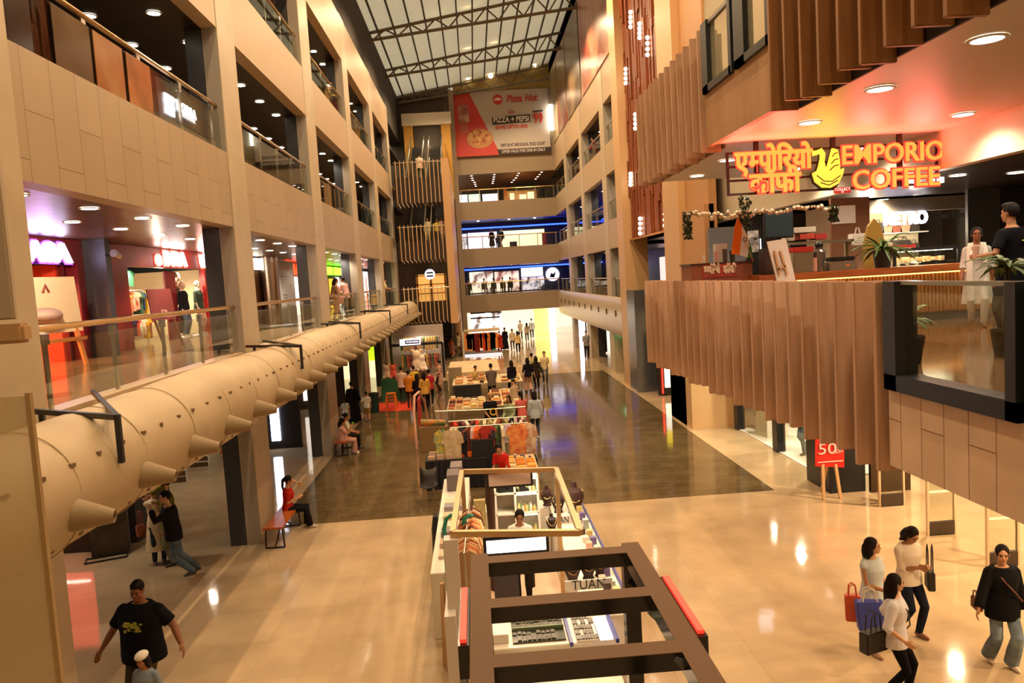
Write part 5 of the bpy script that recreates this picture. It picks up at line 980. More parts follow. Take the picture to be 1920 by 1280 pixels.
# ================================================================ pizza poster on the end wall
a, b = Vector((EX0-.05, 0, 15.85)), Vector((7.2, 0, 21.15)); W_, H_ = b.x-a.x, b.z-a.z; PYY = 66.2
t = thing('pizza_billboard', 'large red and grey pizza offer billboard high on the end wall', 'billboard', ((a.x+b.x)/2, PYY, a.z)); m_ = MB(); m_.box(a.x, b.x, PYY, PYY+.2, a.z, b.z); m_.build('board', MAT('billboard_grey', '#b9ada3', .5), t)
def bb(u, v): return (a.x+u*W_, a.z+v*H_)
def flat(poly, d, m, nm): m_ = MB(); m_.prism([bb(*q) for q in poly], PYY-.01-d, PYY-.001, 'Y'); return m_.build(nm, m, t)
M_br = MAT('billboard_red', '#c2382c', .5)
flat([(0, 0), (.47, 0), (.45, .06), (.17, 1), (0, 1)], .01, M_br, 'red_field'); flat([(.45, 0), (1, 0), (1, .085), (.435, .085)], .015, MAT('billboard_black', '#2a1c18', .5), 'black_band')
def bt(bd, u, v, s_, w_, m, **kw): x, z = bb(u, v); return text(bd, s_, (x, PYY-.04, z), F_NEAR, m, t, ext=.01, width=w_*W_, **kw)
MW_, MK_ = MAT('billboard_white', '#e6dcd0', .5), MAT('billboard_ink', '#2a201e', .5)
bt('Pizza Hut', .72, .86, .8, .33, M_br, shear=.25, bold=.02); bt('Get', .60, .66, .42, .07, M_br, shear=.3)
flat([(.40, .47), (.80, .49), (.80, .61), (.40, .59)], .02, MAT('billboard_black', '#2a1c18', .5), 'price_band'); bt('PIZZA + PEPSI', .6, .54, .62, .37, MW_, bold=.015); bt('SAVE UPTO 45%', .6, .425, .4, .34, M_br, bold=.015)
bt('99', .885, .535, 1.15, .1, M_br, bold=.03); flat([(.83, .635), (.935, .64), (.935, .665), (.83, .66)], .02, MK_, 'struck_price'); bt('VISIT US AT 2ND FLOOR, FOOD COURT', .71, .145, .36, .47, MK_); bt('OFFER VALID FOR DINE-IN ONLY', .71, .045, .36, .46, MW_)
def disc2(u, v, r, ry=1.0, n=28): return [(u+r*math.cos(2*math.pi*k/n)/W_, v+r*ry*math.sin(2*math.pi*k/n)/H_) for k in range(n)]
flat(disc2(.47, .86, .42), .02, M_br, 'round_badge'); flat([(.425, .85), (.455, .885), (.485, .885), (.515, .85)], .03, MW_, 'roof_mark')
flat(disc2(.26, .27, 1.12, .72), .02, MAT('pizza_crust', '#c08a52', .6), 'pizza_crust'); flat(disc2(.255, .29, .98, .68), .03, MNOISE('pizza_top', '#d8a868', '#b06a3c', 2.2, .6), 'pizza_top')
for u, v in ((.2, .3), (.27, .36), (.3, .24), (.33, .31), (.23, .22), (.18, .38)): flat(disc2(u, v, .1), .04, MAT('topping', '#9a4a2c', .6), 'topping')
flat([(.05, .52), (.16, .53), (.155, .8), (.05, .8)], .02, MNOISE('can_red', '#8a3a2c', '#c8a088', 1.5, .4), 'drinks_can'); flat([(.06, .36), (.14, .37), (.14, .52), (.06, .52)], .018, MAT('glass_red', '#b05a40', .3), 'drinks_glass')
t = thing('tube_light', 'bright white tube light beside the billboard', 'tube light', (7.3, 66, 17.5)); p = MB(); q0, q1 = at(1038, 196, 66), at(1040, 244, 66); p.tube([(7.32, 65.9, q1.z), (7.32, 65.9, q0.z)], .13, 8); p.build('tube', EM('tube_white', '#fff6e4', 12), t)
# roof lamps on the trusses
for i, (px, py, y) in enumerate(((875, 85, 57.4), (925, 72, 57.4), (877, 145, 65.8), (920, 142, 65.8), (1003, 122, 65.8), (815, 3, 49), (873, 2, 49))):
    v = at(px, py, y); t = thing('roof_lamp', 'round roof lamp on the %s truss, %s' % (('second', 'second', 'end', 'end', 'end', 'third', 'third')[i], ('left one', 'right one', 'leftmost', 'middle one', 'small one near the right wall', 'left one', 'right one')[i]), 'lamp', v, 0, 'roof lamps'); p = MB(); p.ell(v, .2 if i != 4 else .12, 10); p.build('bulb', EM('roof_bulb', '#ffe2b0', 14), t, smooth=True); p = MB(); p.cyl((v.x, v.y, v.z+.15), .05, .5, 6); p.build('stem', M_truss, t)
# posters on the upper right wall
for i, (y0_, y1_, z0, z1, c1, c2, lb) in enumerate(((37.7, 48.3, 16.3, 23.9, '#c89a78', '#a8503c', 'tall pink and cream poster on the upper right wall'), (48.9, 55.5, 16.3, 22.2, '#8a7050', '#5a4430', 'brown poster beyond the pink one on the upper right wall'), (56, 61, 16.4, 22.2, '#a08a68', '#8a3c2a', 'tan and red poster beyond the brown one'), (61.4, 66, 16.4, 22, '#9a8a60', '#b8a880', 'pale olive poster at the far end of the upper right wall'))):
    p = MB(); p.box(XR-.05, XR-.01, y0_, y1_, z0, z1); p.build('wall_poster', MNOISE('poster%d' % i, c1, c2, .35, .35, lo=.42, hi=.58), None, label=lb, cat='poster')
# ================================================================ end wall: shops behind each band
def lit(x0, x1, y, z0, z1, m, name, label, cat='shopfront', group=None): p = MB(); p.box(x0, x1, y, y+.1, z0, z1); return p.build(name, m, None, label=label, cat=cat, group=group)
t = thing('light_strip', 'blue neon strip along the first end gallery ceiling', 'light strip', (3, 68, 6.4)); p = MB(); p.box(EX0, XR+4, 68, 68.1, 6.33, 6.45); p.build('tube', EM('blue_neon', '#2a4aff', 6), t)
t = thing('light_strip', 'blue neon strip along the second end gallery ceiling', 'light strip', (3, 69, 10.0)); p = MB(); p.box(EX0, XR+4, 69, 69.1, 9.95, 10.07); p.build('tube', EM('blue_neon', '#2a4aff', 6), t)
for z0, z1, nm in ((4.2, 6.6, 'first'), (8.15, 10.55, 'second')): s = MB(); s.box(EX0-1, 13, 71.2, 71.4, z0, z1); S(s, 'wall_end_gallery', MAT('navy_wall', '#1a1e34', .5))
M_cl = MNOISE('shop_clutter', '#fff0d8', '#6a4030', 1.6, .5, lo=.45, hi=.6); 
def glowmat(name, c1, c2, sc, st, lo=.45, hi=.6):
    m = MNOISE(name, c1, c2, sc, .5, lo=lo, hi=hi); mix = [n for n in m.node_tree.nodes if n.type == 'MIX'][0]; lk(m, mix.outputs[2], bsdf(m).inputs['Emission Color']); bsdf(m).inputs['Emission Strength'].default_value = st; return m
ex = lambda px, y=70: at(px, 520, y).x
E1 = glowmat('end_shop_one', '#fff2dc', '#7a5a48', 1.4, 1.1); E2 = glowmat('end_shop_two', '#ffe6d0', '#8a4c40', 1.2, 1.0)
lit(ex(880), ex(925), 70.9, 4.3, 6.2, E1, 'lit_shopfront', 'bright shop full of goods at the left of the first end gallery'); lit(ex(928), ex(974), 70.9, 4.3, 6.1, E2, 'lit_shopfront', 'pinkish lit shop in the middle of the first end gallery')
lit(ex(979), ex(1020), 70.9, 5.5, 6.3, EM('lit_screen', '#ffeff4', 1.6), 'lit_screen', 'white lit sign screen over the right of the first end gallery', 'screen'); lit(ex(979), ex(1022), 71.0, 4.3, 5.45, glowmat('end_shop_three', '#e8e0e8', '#2c2830', 1.8, .9), 'lit_shopfront', 'white and black shop under the sign screen')
t = thing('round_sign', 'round white glowing sign at the right of the first end gallery', 'sign', (ex(1035), 70.8, 5.5)); p = MB(); v = at(1036, 514, 70.8); p.lathe([(.001, 0), (.62, 0), (.62, .08)], v, 24, Matrix.Rotation(math.radians(90), 3, 'X')); p.build('disc', EM('lit_white', '#f4f0ff', 2.2), t); p = MB(); p.prism([(v.x-.3, v.z-.25), (v.x-.1, v.z+.2), (v.x+.15, v.z-.3), (v.x+.3, v.z+.25), (v.x+.05, v.z-.05)], 70.68, 70.71); p.build('mark', M_black, t)
lit(ex(866, 69.5), ex(880, 69.5), 71.0, 8.3, 9.7, glowmat('end_shop_four', '#f4f0f4', '#2a2830', 1.2, 1.2), 'lit_shopfront', 'white shop window at the left end of the second end gallery')
lit(ex(882), ex(937), 70.9, 8.25, 9.75, glowmat('end_poster', '#fbe8f4', '#d8386a', .45, 1.3, .55, .62), 'lit_poster', 'pink and white lit poster wall in the second end gallery', 'poster'); lit(ex(944), ex(1027), 70.9, 8.25, 9.75, EM('lit_yellow', '#fff0b8', 1.35), 'lit_shopfront', 'pale yellow lit shop wall in the second end gallery')
lit(ex(1022), ex(1030), 70.8, 8.25, 9.4, MAT('red_figure', '#c8402c', .5), 'red_display', 'red display panel at the edge of the yellow shop wall', 'display'); lit(ex(960), ex(974), 70.6, 8.2, 8.75, M_black, 'dark_counter', 'dark counter before the pale yellow shop wall', 'counter')
for k, (px0, px1, z0, z1, m, lb) in enumerate(((860, 886, 12.2, 12.95, EM('lit_white', '#f4f0ff', 2.2), 'white lit counter at the left of the food court'), (888, 910, 12.2, 12.95, EM('lit_mint', '#d8f0e4', 1.2), 'mint lit counter in the food court'), (914, 942, 12.2, 12.9, EM('lit_white', '#f4f0ff', 2.2), 'white lit counter at the middle of the food court'), (965, 973, 12.2, 12.85, EM('lit_warm', '#ffe8c0', 1.3), 'small cream lit panel in the food court'), (983, 996, 12.2, 12.7, EM('lit_warm', '#ffe8c0', 1.3), 'low cream lit counter in the food court'), (998, 1010, 12.2, 12.9, EM('lit_warm', '#ffe8c0', 1.3), 'tall cream lit counter at the right of the food court'))):
    lit(ex(px0, 68.5), ex(px1, 68.5), 68.5, z0, z1, m, 'food_counter', lb, 'counter')
lit(ex(956), ex(1020), 72.5, 12.1, 13.5, MNOISE('food_wood', '#b87a3a', '#e0b070', 1, .5), 'wood_stall', 'wooden food stall at the right of the food court', 'stall'); lamp('food_light', 'AREA', (4.5, 70.5, 14.2), 260, WARM, 4, (4.5, 71, 12))
lit(ex(952), ex(958), 68.2, 12.6, 13.3, MAT('orange_board', '#d8803c', .5), 'menu_board', 'small orange hanging board in the food court', 'board')
s = MB(); s.box(EX0-1, 13, 77.6, 77.8, 12.1, 14.4); S(s, 'wall_end_gallery', MAT('food_back', '#5a5448', .6))
k = 0
for row, pxs in enumerate(((884, 885, 886, 889, 890, 891), (927, 926, 925, 924, 923), (973, 970, 967, 963, 959), (1016, 1012, 1008, 1004))):
    for j, px in enumerate(pxs):
        y = 67.4+1.5*j; v = onz(px, 326+j*6-row*3, 14.39); downlight((at(px, 330, y).x, y, 14.392), '%s light from the front in the %s row of the food court ceiling' % (ORD[j], ORD[row]), 'food court ceiling lights', .8)
for lv, z, ys_ in ((0, 10.545, (67.3, 67.9)), (1, 6.595, (67.2,))):
    for j, y in enumerate(ys_):
        for i, px in enumerate((898, 956, 1004)): downlight((at(px, 440, y).x, y, z), '%s light from the left in %s of the %s end gallery ceiling' % (ORD[i], ('the front row', 'the second row')[j], ('second', 'first')[lv]), 'end gallery ceiling lights', .9)
lamp('end_light', 'AREA', (3.5, 69, 10.4), 160, COOL, 5, (3.5, 69, 0), size_y=1.5); lamp('end_light', 'AREA', (3.5, 69, 6.45), 160, WHITE, 5, (3.5, 69, 0), size_y=1.5)
# ground floor end: bright white shop and the aisle beyond
s = MB(); s.box(EX0-1, 13, 82, 82.2, 0, 3); S(s, 'wall_end_ground', EM('far_shop_glow', '#fff2dc', .9))
lamp('end_ground_light', 'AREA', (3.4, 68.5, 2.6), 1300, WHITE, 7, (3.4, 70, 0), size_y=2); lamp('end_ground_light', 'AREA', (4.4, 76, 2.6), 1300, WHITE, 7, (3.4, 70, 0), size_y=2)
s = MB(); s.box(EX0-1, 13, YEND+.36, 82, 2.75, 2.8); S(s, 'ceiling_end_ground', M_white)
lit(ex(878, 66.3), ex(938, 66.3), 68.6, 0, 2.7, glowmat('white_shop', '#fff8f4', '#5a4a48', 1.0, 1.2, .5, .62), 'lit_shopfront', 'white shop crowded with goods at the back left of the ground floor'); lit(ex(1000, 72), ex(1028, 72), 74, 0, 2.7, EM('lit_yellow2', '#ffe27a', 1.4), 'lit_shopfront', 'yellow lit shopfront at the end of the aisle'); lit(ex(1029, 72), ex(1040, 72), 73.5, 0, 2.7, EM('lit_white', '#f4f0ff', 2.2), 'lit_sign', 'white lit panel beside the yellow shopfront', 'panel')
for z in (2.05, 2.5): lit(ex(877, 66.3), ex(934, 66.3), 68.4, z, z+.12, M_black, 'sign_band', '%s dark sign band of the crowded white shop' % ('lower' if z < 2.2 else 'upper'), 'sign')
for i, (y0_, y1_, z0, z1, m, lb) in enumerate(((43, 49, 8.3, 9.8, EM('lit_yellow', '#fff0b8', 1.35), 'pale yellow lit shop wall in the far right second gallery, nearer one'), (52, 57, 8.3, 9.8, EM('lit_yellow', '#fff0b8', 1.35), 'pale yellow lit shop wall in the far right second gallery, farther one'), (44, 47, 4.3, 6.2, EM('lit_pinkish', '#ffd8d0', 1.2), 'pinkish lit shop window in the far right first gallery'), (52.5, 54.5, 4.3, 6.2, EM('lit_white', '#f4f0ff', 2.2), 'white lit shop window in the far right first gallery'))):
    p = MB(); p.box(11.4, 11.5, y0_, y1_, z0, z1); p.build('lit_shopfront', m, None, label=lb, cat='shopfront')
t = thing('light_strip', 'blue neon strip along the far right second gallery', 'light strip', (11, 46, 10)); p = MB(); p.tube([(11.2, 40, 9.95), (11.2, 66, 9.95)], .06, 6); p.build('tube', EM('blue_neon', '#2a4aff', 6), t)
# ================================================================ right side, ground floor
t = thing('lit_screen', 'tall white advertising screen in a black frame by the far right wall', 'screen', (8.6, 52.3, 0)); p = MB(); p.box(7.75, 8.75, 51.9, 52.1, .1, 2.75); p.build('frame', M_black, t); p = MB(); p.box(7.9, 8.6, 51.85, 51.89, .25, 2.25); p.build('display', EM('screen_cool', '#e8f4ff', 2.0), t); p = MB(); p.box(7.9, 8.6, 51.85, 51.89, 2.3, 2.7); p.build('header', EM('screen_blue', '#3a3aff', 2), t)
lit(7.3, 7.75, 55, 0, 2.8, EM('lit_white', '#f4f0ff', 2.2), 'lit_shopfront', 'narrow white lit shop entrance on the far right of the ground floor')
t = thing('green_sign', 'green lit shop sign under the far right gallery', 'sign', (7.9, 42, 2.2)); p = MB(); a, b = onx(1158, 605, 7.9), onx(1178, 622, 7.9); p.box(7.85, 7.95, 39.2, 43.0, 1.95, 2.35); p.build('box', EM('green_box', '#28b85a', 1.4), t); p = MB(); p.box(7.83, 7.85, 39.6, 42.4, 2.08, 2.22); p.build('line_of_print', EM('mint', '#b8ffe0', 3), t)
for i, (x0, x1, y, z1, m, lb) in enumerate(((8.0, 8.8, 44.5, 3.1, MAT('beige_front', '#a8906c', .5), 'beige shop wall under the green sign'), (8.3, 9.5, 57.5, 3, MAT('brown_front', '#a06a40', .5), 'brown timber shopfront at the far right of the ground floor'))): lit(x0, x1, y, 0, z1, m, 'shopfront', lb)
t = thing('starburst_poster', 'white poster with a red starburst by the tan pier', 'poster', (8.2, 39, 0)); p = MB(); p.box(8.15, 8.2, 37.6, 41, .3, 1.9); p.build('sheet', MAT('sheet_white', '#d8d0c4', .5), t); p = MB()
for k in range(8): an = k*math.pi/4; p.bar((8.13, 39.2+.1*math.cos(an), 1.3+.1*math.sin(an)), (8.13, 39.2+.6*math.cos(an), 1.3+.6*math.sin(an)), .1, .02, (1, 0, 0))
p.build('starburst', M_red, t)
t = thing('lit_screen', 'yellow and white advertising screen with a red light bar below the deck', 'screen', (8.3, 33.2, 0)); p = MB(); p.box(7.75, 8.75, 33.0, 33.3, .02, 2.6); p.build('frame', M_black, t); p = MB(); p.box(8.0, 8.5, 32.95, 32.99, .35, 1.5); p.build('display', EM('screen_white', '#f4f4e0', 2.0), t); p = MB(); p.box(8.0, 8.5, 32.95, 32.99, 1.5, 2.2); p.build('header', EM('screen_yellow', '#e8d020', 1.6), t); p = MB(); p.box(7.86, 7.92, 32.9, 32.95, .1, 1.6); p.build('red_bar', EM('red_bar', '#ff2a1c', 4), t)
s = MB(); s.box(7.1, 8.6, 25.62, 28.39, 0, 3.3); S(s, 'column', MAT('pale_tan', '#d8b080', .45))
GX = 8.55
h = thing('glass_shopfront', 'lit clothes shop window below the coffee deck', 'shopfront', (GX, 21.5, 0)); p = MB(); p.box(10.9, 11, 18.8, 25.4, 0, 3.3); p.build('inner_wall', M_cream, h); p = MB(); p.box(GX-.05, 10.9, 18.8, 25.4, .0, .03); p.build('plinth', M_white, h)
for y in (25.35, 22.0): p = MB(); p.box(GX-.1, GX+.15, y-.35, y, 0, 3.35); p.build('pier', M_black, h)
p = MB(); p.box(GX, GX+.012, 18.8, 25.4, .05, 3.35); p.build('pane', M_glass, h); lamp('window_light', 'AREA', (9.3, 22.2, 3.25), 1300, WHITE, 1.6, (9.7, 22.2, 0), size_y=6)
t = thing('folded_clothes', 'pile of brown folded clothes on a white shelf in the lit window', 'clothes', (9.0, 24.0, .4)); p = MB()
for k in range(6): p.box(8.85, 9.5, 23.5, 24.4, .85+k*.1, .93+k*.1)
p.build('fold', MAT('fold_brown', '#a8765a', .8), t); p = MB(); p.box(8.8, 9.55, 23.4, 24.5, .75, .84); p.box(8.85, 9.5, 23.45, 23.5, .03, .75); p.box(8.85, 9.5, 24.4, 24.45, .03, .75); p.build('stand', M_white, t)
for i, (y, x, bt_, lb) in enumerate(((21.2, 9.1, ('jeans', '#4f6d7c', .0), 'mannequin in blue jeans and trainers in the lit window'), (20.2, 9.3, ('pants', '#5a5a48'), 'mannequin in olive trousers in the lit window'), (24.8, 9.2, ('pants', '#1c1c20'), 'mannequin in black trousers at the far end of the lit window'))):
    figure(lb, (x, y, .03), 110, 1.8, 'm', walk(.14), dict(top=('#c8c0b0', 'long', -.1), bottom=bt_, shoes='#4a4028', hair='bald', skin='#d8c8b0', haircol='#d8c8b0'), 'mannequin', 'mannequin', 'ground floor window mannequins', .013)
t = thing('display_block', 'black display block at the corner of the shop below the deck', 'display', (8.6, 17.9, 0)); p = MB(); p.box(8.05, 8.9, 17.45, 18.75, 0, 2.2); p.build('body', M_black, t, bevel=.01); p = MB(); p.box(8.95, 9.9, 17.3, 17.4, 0, 2.6); p.build('dark_panel', MAT('brown_glass', '#3c2a1a', .15), t)
# red 50% sale board on an easel
c = onz(1550, 934, 0); t = thing('sale_easel', 'red fifty percent off board on a pale wooden easel by the black display', 'easel', (c.x, c.y, 0)); a = ony(1529, 874, c.y), ony(1583, 876, c.y), ony(1583, 822, c.y), ony(1529, 820, c.y); p = MB(); p.add([v for v in a]+[v+Vector((0, .03, 0)) for v in a], [(0, 1, 2, 3), (7, 6, 5, 4), (0, 4, 5, 1), (1, 5, 6, 2), (2, 6, 7, 3), (3, 7, 4, 0)]); p.build('board', MAT('sale_red', '#d8241c', .4), t)
M_sw = MAT('sale_white', '#f4d8d0', .5); v = ony(1551, 842, c.y-.02); text('50', .36, v, F_NEAR, M_sw, t, width=.42); v = ony(1572, 846, c.y-.02); text('%OFF', .12, v, F_NEAR, M_sw, t, width=.22); v = ony(1549, 828, c.y-.02); text('FLAT', .1, v, F_NEAR, M_sw, t, width=.22); v = ony(1557, 865, c.y-.02); p = MB(); p.box(v.x-.3, v.x+.3, v.y-.005, v.y, v.z-.012, v.z+.012); p.build('line_of_print', M_sw, t)
for px in (1543, 1567): q = ony(px, 870, c.y); p = MB(); p.bar((q.x, c.y+.02, q.z), (q.x+(px-1555)*.004, c.y-.1, 0), .06); p.build('leg', MAT('pale_wood', '#c8a070', .5), t)
q = ony(1556, 850, c.y+.05); p = MB(); p.bar((q.x, c.y+.06, q.z), (q.x, c.y+.55, 0), .05); p.build('leg', MAT('pale_wood', '#c8a070', .5), t)
# security gates of the open store
for i, (px, py) in enumerate(((1672, 948), (1765, 1002), (1880, 1062))):
    c = onz(px, py, 0); t = thing('security_gate', 'clear security gate with a dark foot, %s from the black display' % ORD[i], 'security gate', (c.x, c.y, 0), 0, 'security gates'); 
    for x in (-.27, .27): p = MB(); p.box(c.x+x-.02, c.x+x+.02, c.y-.03, c.y+.03, 0, 1.6); p.build('upright', MAT('gate_clear', '#d8c09a', .2), t)
    p = MB(); p.box(c.x-.25, c.x+.25, c.y-.01, c.y+.01, .3, 1.58); p.build('panel', M_glass, t); p = MB(); p.box(c.x-.25, c.x+.25, c.y-.04, c.y+.04, .02, .27); p.build('foot', MAT('gate_foot', '#3a2c1c', .5), t)
    p = MB(); p.box(c.x-.25, c.x+.25, c.y-.02, c.y+.02, .85, .88); p.build('cross_bar', EM('gate_bar', '#ffe0a8', .6), t)
for x, y in ((9.8, 15.5), (9.8, 11.5), (9.8, 7.5), (12.5, 13), (6.5, 8), (6.2, 13)): lamp('store_light', 'AREA', (x, y, 3.38), 650 if x > 7 else 170, WARM, 1.8, (x, y, 0), size_y=2.4)
# ================================================================ kiosks in the middle of the hall
M_kw = MAT('kiosk_white', '#e4dac8', .35); M_bronze = MAT('bronze_sheet', '#5e3f1e', .6, 0, spec=.25); M_gl = MAT('gloss_black', '#0e0d0d', .12)
def z_(px, py, z): return onz(px, py, z)
# champagne-framed jewellery kiosk
kz = 2.3; A_, B_, C_, D_ = z_(866, 884, kz), z_(1043, 880, kz), z_(1088, 998, kz), z_(849, 1000, kz)
k_ = thing('jewellery_kiosk', 'white jewellery kiosk under an open champagne metal frame', 'kiosk', (.4, 12, 0))
p = MB()
for a, b in ((A_, B_), (B_, C_), (C_, D_), (D_, A_)): p.bar(a, b, .075, .075)
p.build('top_frame', MAT('champagne', '#c9a878', .3, .7), k_)
for v in (A_, B_, D_): p = MB(); p.box(v.x-.035, v.x+.035, v.y-.035, v.y+.035, 0, kz); p.build('post', MAT('champagne', '#c9a878', .3, .7), k_)
xl, xr = -.95, 1.85
for nm, x0, x1, y0, y1, z1, m in (('left_counter', xl, -.38, 11.6, 17.3, 1.05, M_kw), ('right_counter', 1.22, xr, 9.9, 15.2, .95, M_kw), ('near_counter', -.38, 1.2, 9.3, 10.6, .9, M_kw), ('far_counter', -.3, 1.2, 15.0, 15.6, .9, M_kw)):
    p = MB(); p.box(x0, x1, y0, y1, 0, z1); p.build(nm, m, k_, bevel=.01)
p = MB(); p.box(D_.x-.12, D_.x+.06, D_.y-.1, D_.y+.1, 0, kz-.05); p.box(D_.x-.16, D_.x-.02, 9.35, 11.5, 0, 1.35); p.build('side_panel', MAT('panel_pale', '#d4c9bc', .3), k_)
p = MB(); p.box(-.37, 1.2, 10.65, 15.0, .003, .012); p.build('floor_mat', MAT('pink_floor', '#d8b494', .3), k_)
def plate(name, label, cat, px0, px1, py0, py1, Y, m, fr=None, th=.05, **kw):
    a, b = at(px0, py1, Y), at(px1, py0, Y)
    if fr is None: p = MB(); p.box(a.x, b.x, Y, Y+th, a.z, b.z); return p.build(name, m, None, label=label, cat=cat, **kw)
    t = thing(name, label, cat, ((a.x+b.x)/2, Y, a.z)); p = MB(); p.box(a.x-.04, b.x+.04, Y+.005, Y+th, a.z-.04, b.z+.04); p.build('frame', fr, t, bevel=.006); p = MB(); p.box(a.x, b.x, Y-.005, Y+.004, a.z, b.z); p.build('face', m, t); return t
plate('sign_board', 'pale pink blank sign board hanging from the far beam of the kiosk frame', 'sign', 917, 994, 884, 912, A_.y-.08, MAT('pale_pink_board', '#e6cfc4', .4), M_black)
plate('light_box', 'blank white light box hanging from the near beam of the kiosk frame', 'light box', 913, 1023, 1006, 1038, D_.y-.1, EM('lightbox_white', '#fff6ff', 2.2), M_black)
# shelf unit at the back of the kiosk
sx0, sx1 = at(930, 950, 14.4).x, at(1010, 950, 14.4).x
t = thing('shelf_unit', 'white open shelf unit with bottles and shoes inside the kiosk', 'shelf', ((sx0+sx1)/2, 14.6, 0)); p = MB(); xm = sx0+(sx1-sx0)*.46
for x in (sx0, xm, sx1): p.box(x-.02, x+.02, 14.4, 14.8, 0, 1.72)
for z in (.1, .55, 1.0, 1.4, 1.7): p.box(sx0, sx1, 14.4, 14.8, z, z+.03)
p.box(sx0, sx1, 14.8, 14.83, 0, 1.72); p.build('case', M_kw, t); p = MB()
for z in (.97, 1.37, 1.67): p.box(xm, sx1, 14.42, 14.45, z, z+.02)
p.build('light_strip', EM('shelf_light', '#fff0d8', 6), t)
r = random.Random(5)
for k, z in enumerate((.58, 1.03, 1.43)):
    for j in range(9):
        x = xm+.07+j*(sx1-xm-.12)/8.5; h = r.uniform(.1, .22); p = MB(); p.lathe([(.028, 0), (.03, h*.65), (.012, h*.8), (.012, h)], (x, 14.5, z), 8); p.build('perfume_bottle', MAT('bot%d' % (j % 4), ['#c8c07a', '#7a8a5a', '#e0d8c0', '#b08a4a'][j % 4], .2), None, smooth=True, label='small bottle in the lit right half of the kiosk shelf unit', cat='bottle', group='bottles on the kiosk shelves')
for j in range(3): p = MB(); x = sx0+.15+j*.2; p.prism([(x-.09, 1.43), (x+.1, 1.43), (x+.1, 1.47), (x-.02, 1.56), (x-.09, 1.56)], 14.45, 14.6, 'Y'); p.build('black_shoe', M_black, None, label='black shoe on the top left shelf of the kiosk unit', cat='shoe', group='black shoes in the kiosk')
# busts, bags and cases on the right counter
def bust(x, y, z, s, col, label, grp=None):
    t = thing('necklace_bust', label, 'bust', (x, y, z), 0, grp); p = MB(); p.lathe([(.09*s, 0), (.07*s, .05*s), (.13*s, .2*s), (.11*s, .28*s), (.04*s, .33*s), (.035*s, .4*s)], (x, y, z), 14); p.build('form', MAT('velvet'+col, col, .7), t, smooth=True); p = MB(); p.tube([(x+.1*s*math.cos(a), y-.02-.11*s*abs(math.sin(a)), z+.3*s-.14*s*math.sin(a)) for a in [math.pi*i/8 for i in range(9)]], .008, 5); p.build('necklace', M_gold, t)
for i, (px, py, s) in enumerate(((1026, 942, 1.0), (1047, 955, 1.0), (1078, 955, 1.5), (1035, 990, .8), (1074, 1085, 1.0), (1103, 1078, 1.0), (1125, 1072, .9))):
    c = z_(px, py, 1.0); bust(min(c.x, 1.75), max(9.95, c.y), .95, s, ('#3a211a', '#2a1a16')[i % 2], '%s dark necklace bust on the right counter of the kiosk, counting from the far end' % ORD[(1, 2, 0, 3, 4, 5, 6)[i]], 'necklace busts on the kiosk')
def banner(px0, px1, py0, py1, z0, label, size, w):
    a = z_((px0+px1)/2, py1, z0); Y = a.y; q0, q1 = at(px0, py1, Y), at(px1, py0, Y); t = thing('name_banner', label, 'sign', (a.x, Y, q0.z)); p = MB(); p.box(q0.x, q1.x, Y, Y+.02, q0.z, q1.z); p.build('plate', M_paper, t); text('TUAN', size, ((q0.x+q1.x)/2, Y-.006, (q0.z+q1.z)/2), F_NEAR, M_black, t, ext=.004, width=(q1.x-q0.x)*w); return t, q0, q1, Y
banner(1060, 1148, 1083, 1108, .95, 'white TUAN name plate on the near end of the kiosk counter', .2, .7); banner(1024, 1076, 966, 984, .95, 'white TUAN name plate farther back on the kiosk counter', .17, .62)
p = MB(); p.box(xr-.005, xr+.02, 9.9, 15.2, .1, 1.0); p.build('blue_edge', MAT('royal_blue', '#28328a', .4), k_)
for i, (px0, px1, py0, py1, z, lb) in enumerate(((962, 1064, 1132, 1204, .93, 'tray of black jewellery cards on the near counter of the kiosk'), (1082, 1124, 1128, 1196, .96, 'black and white earring board between blue strips on the kiosk'))):
    t = thing('jewellery_tray', lb, 'tray', (*z_((px0+px1)/2, (py0+py1)/2, z).xy, .9)); q = [z_(px0, py1, z), z_(px1, py1, z), z_(px1, py0, z), z_(px0, py0, z)]; x0, x1, y0, y1 = q[0].x, q[1].x, q[0].y, q[2].y
    p = MB(); p.box(x0, x1, y0, y1, .905, .925); p.build('base', M_paper if i else MAT('tray_dark', '#3a3c2c', .2), t); n_ = 0; p = MB(); nx, ny = (8, 7) if i else (11, 6)
    for a in range(nx):
        for b in range(ny):
            if r.random() < .85: cx_, cy_ = x0+(a+.5)*(x1-x0)/nx, y0+(b+.5)*(y1-y0)/ny; p.box(cx_-.4*(x1-x0)/nx, cx_+.4*(x1-x0)/nx, cy_-.4*(y1-y0)/ny, cy_+.36*(y1-y0)/ny, .925, .935+.01*r.random())
    p.build('jewellery_card', MNOISE('card_black', '#15140f', '#8a7a4a', 60, .25, lo=.5, hi=.75), t)
    if i: p = MB(); [p.box(x-.02, x+.02, y0-.1, y1, .905, .96) for x in (x0-.08, x1+.22)]; p.build('blue_strip', MAT('royal_blue', '#28328a', .4), t); p = MB(); p.box(x1+.02, x1+.18, y0, y1, .905, .94); p.build('lamp_bar', EM('lightbox_white', '#fff6ff', 2.2), t)
    else: p = MB(); [p.box(x0, x1, y0+(y1-y0)*f, y0+(y1-y0)*f+.03, .93, .97) for f in (.3, .62)]; p.build('glass_bar', MAT('glass_bar', '#8a9a7a', .1), t)
boxthing('white_box', 'square white box at the near left corner of the kiosk counter', 'box', z_(912, 1172, .9).x, z_(951, 1172, .9).x, z_(912, 1205, .93).y, z_(912, 1138, .93).y, .9, 1.02, M_kw)
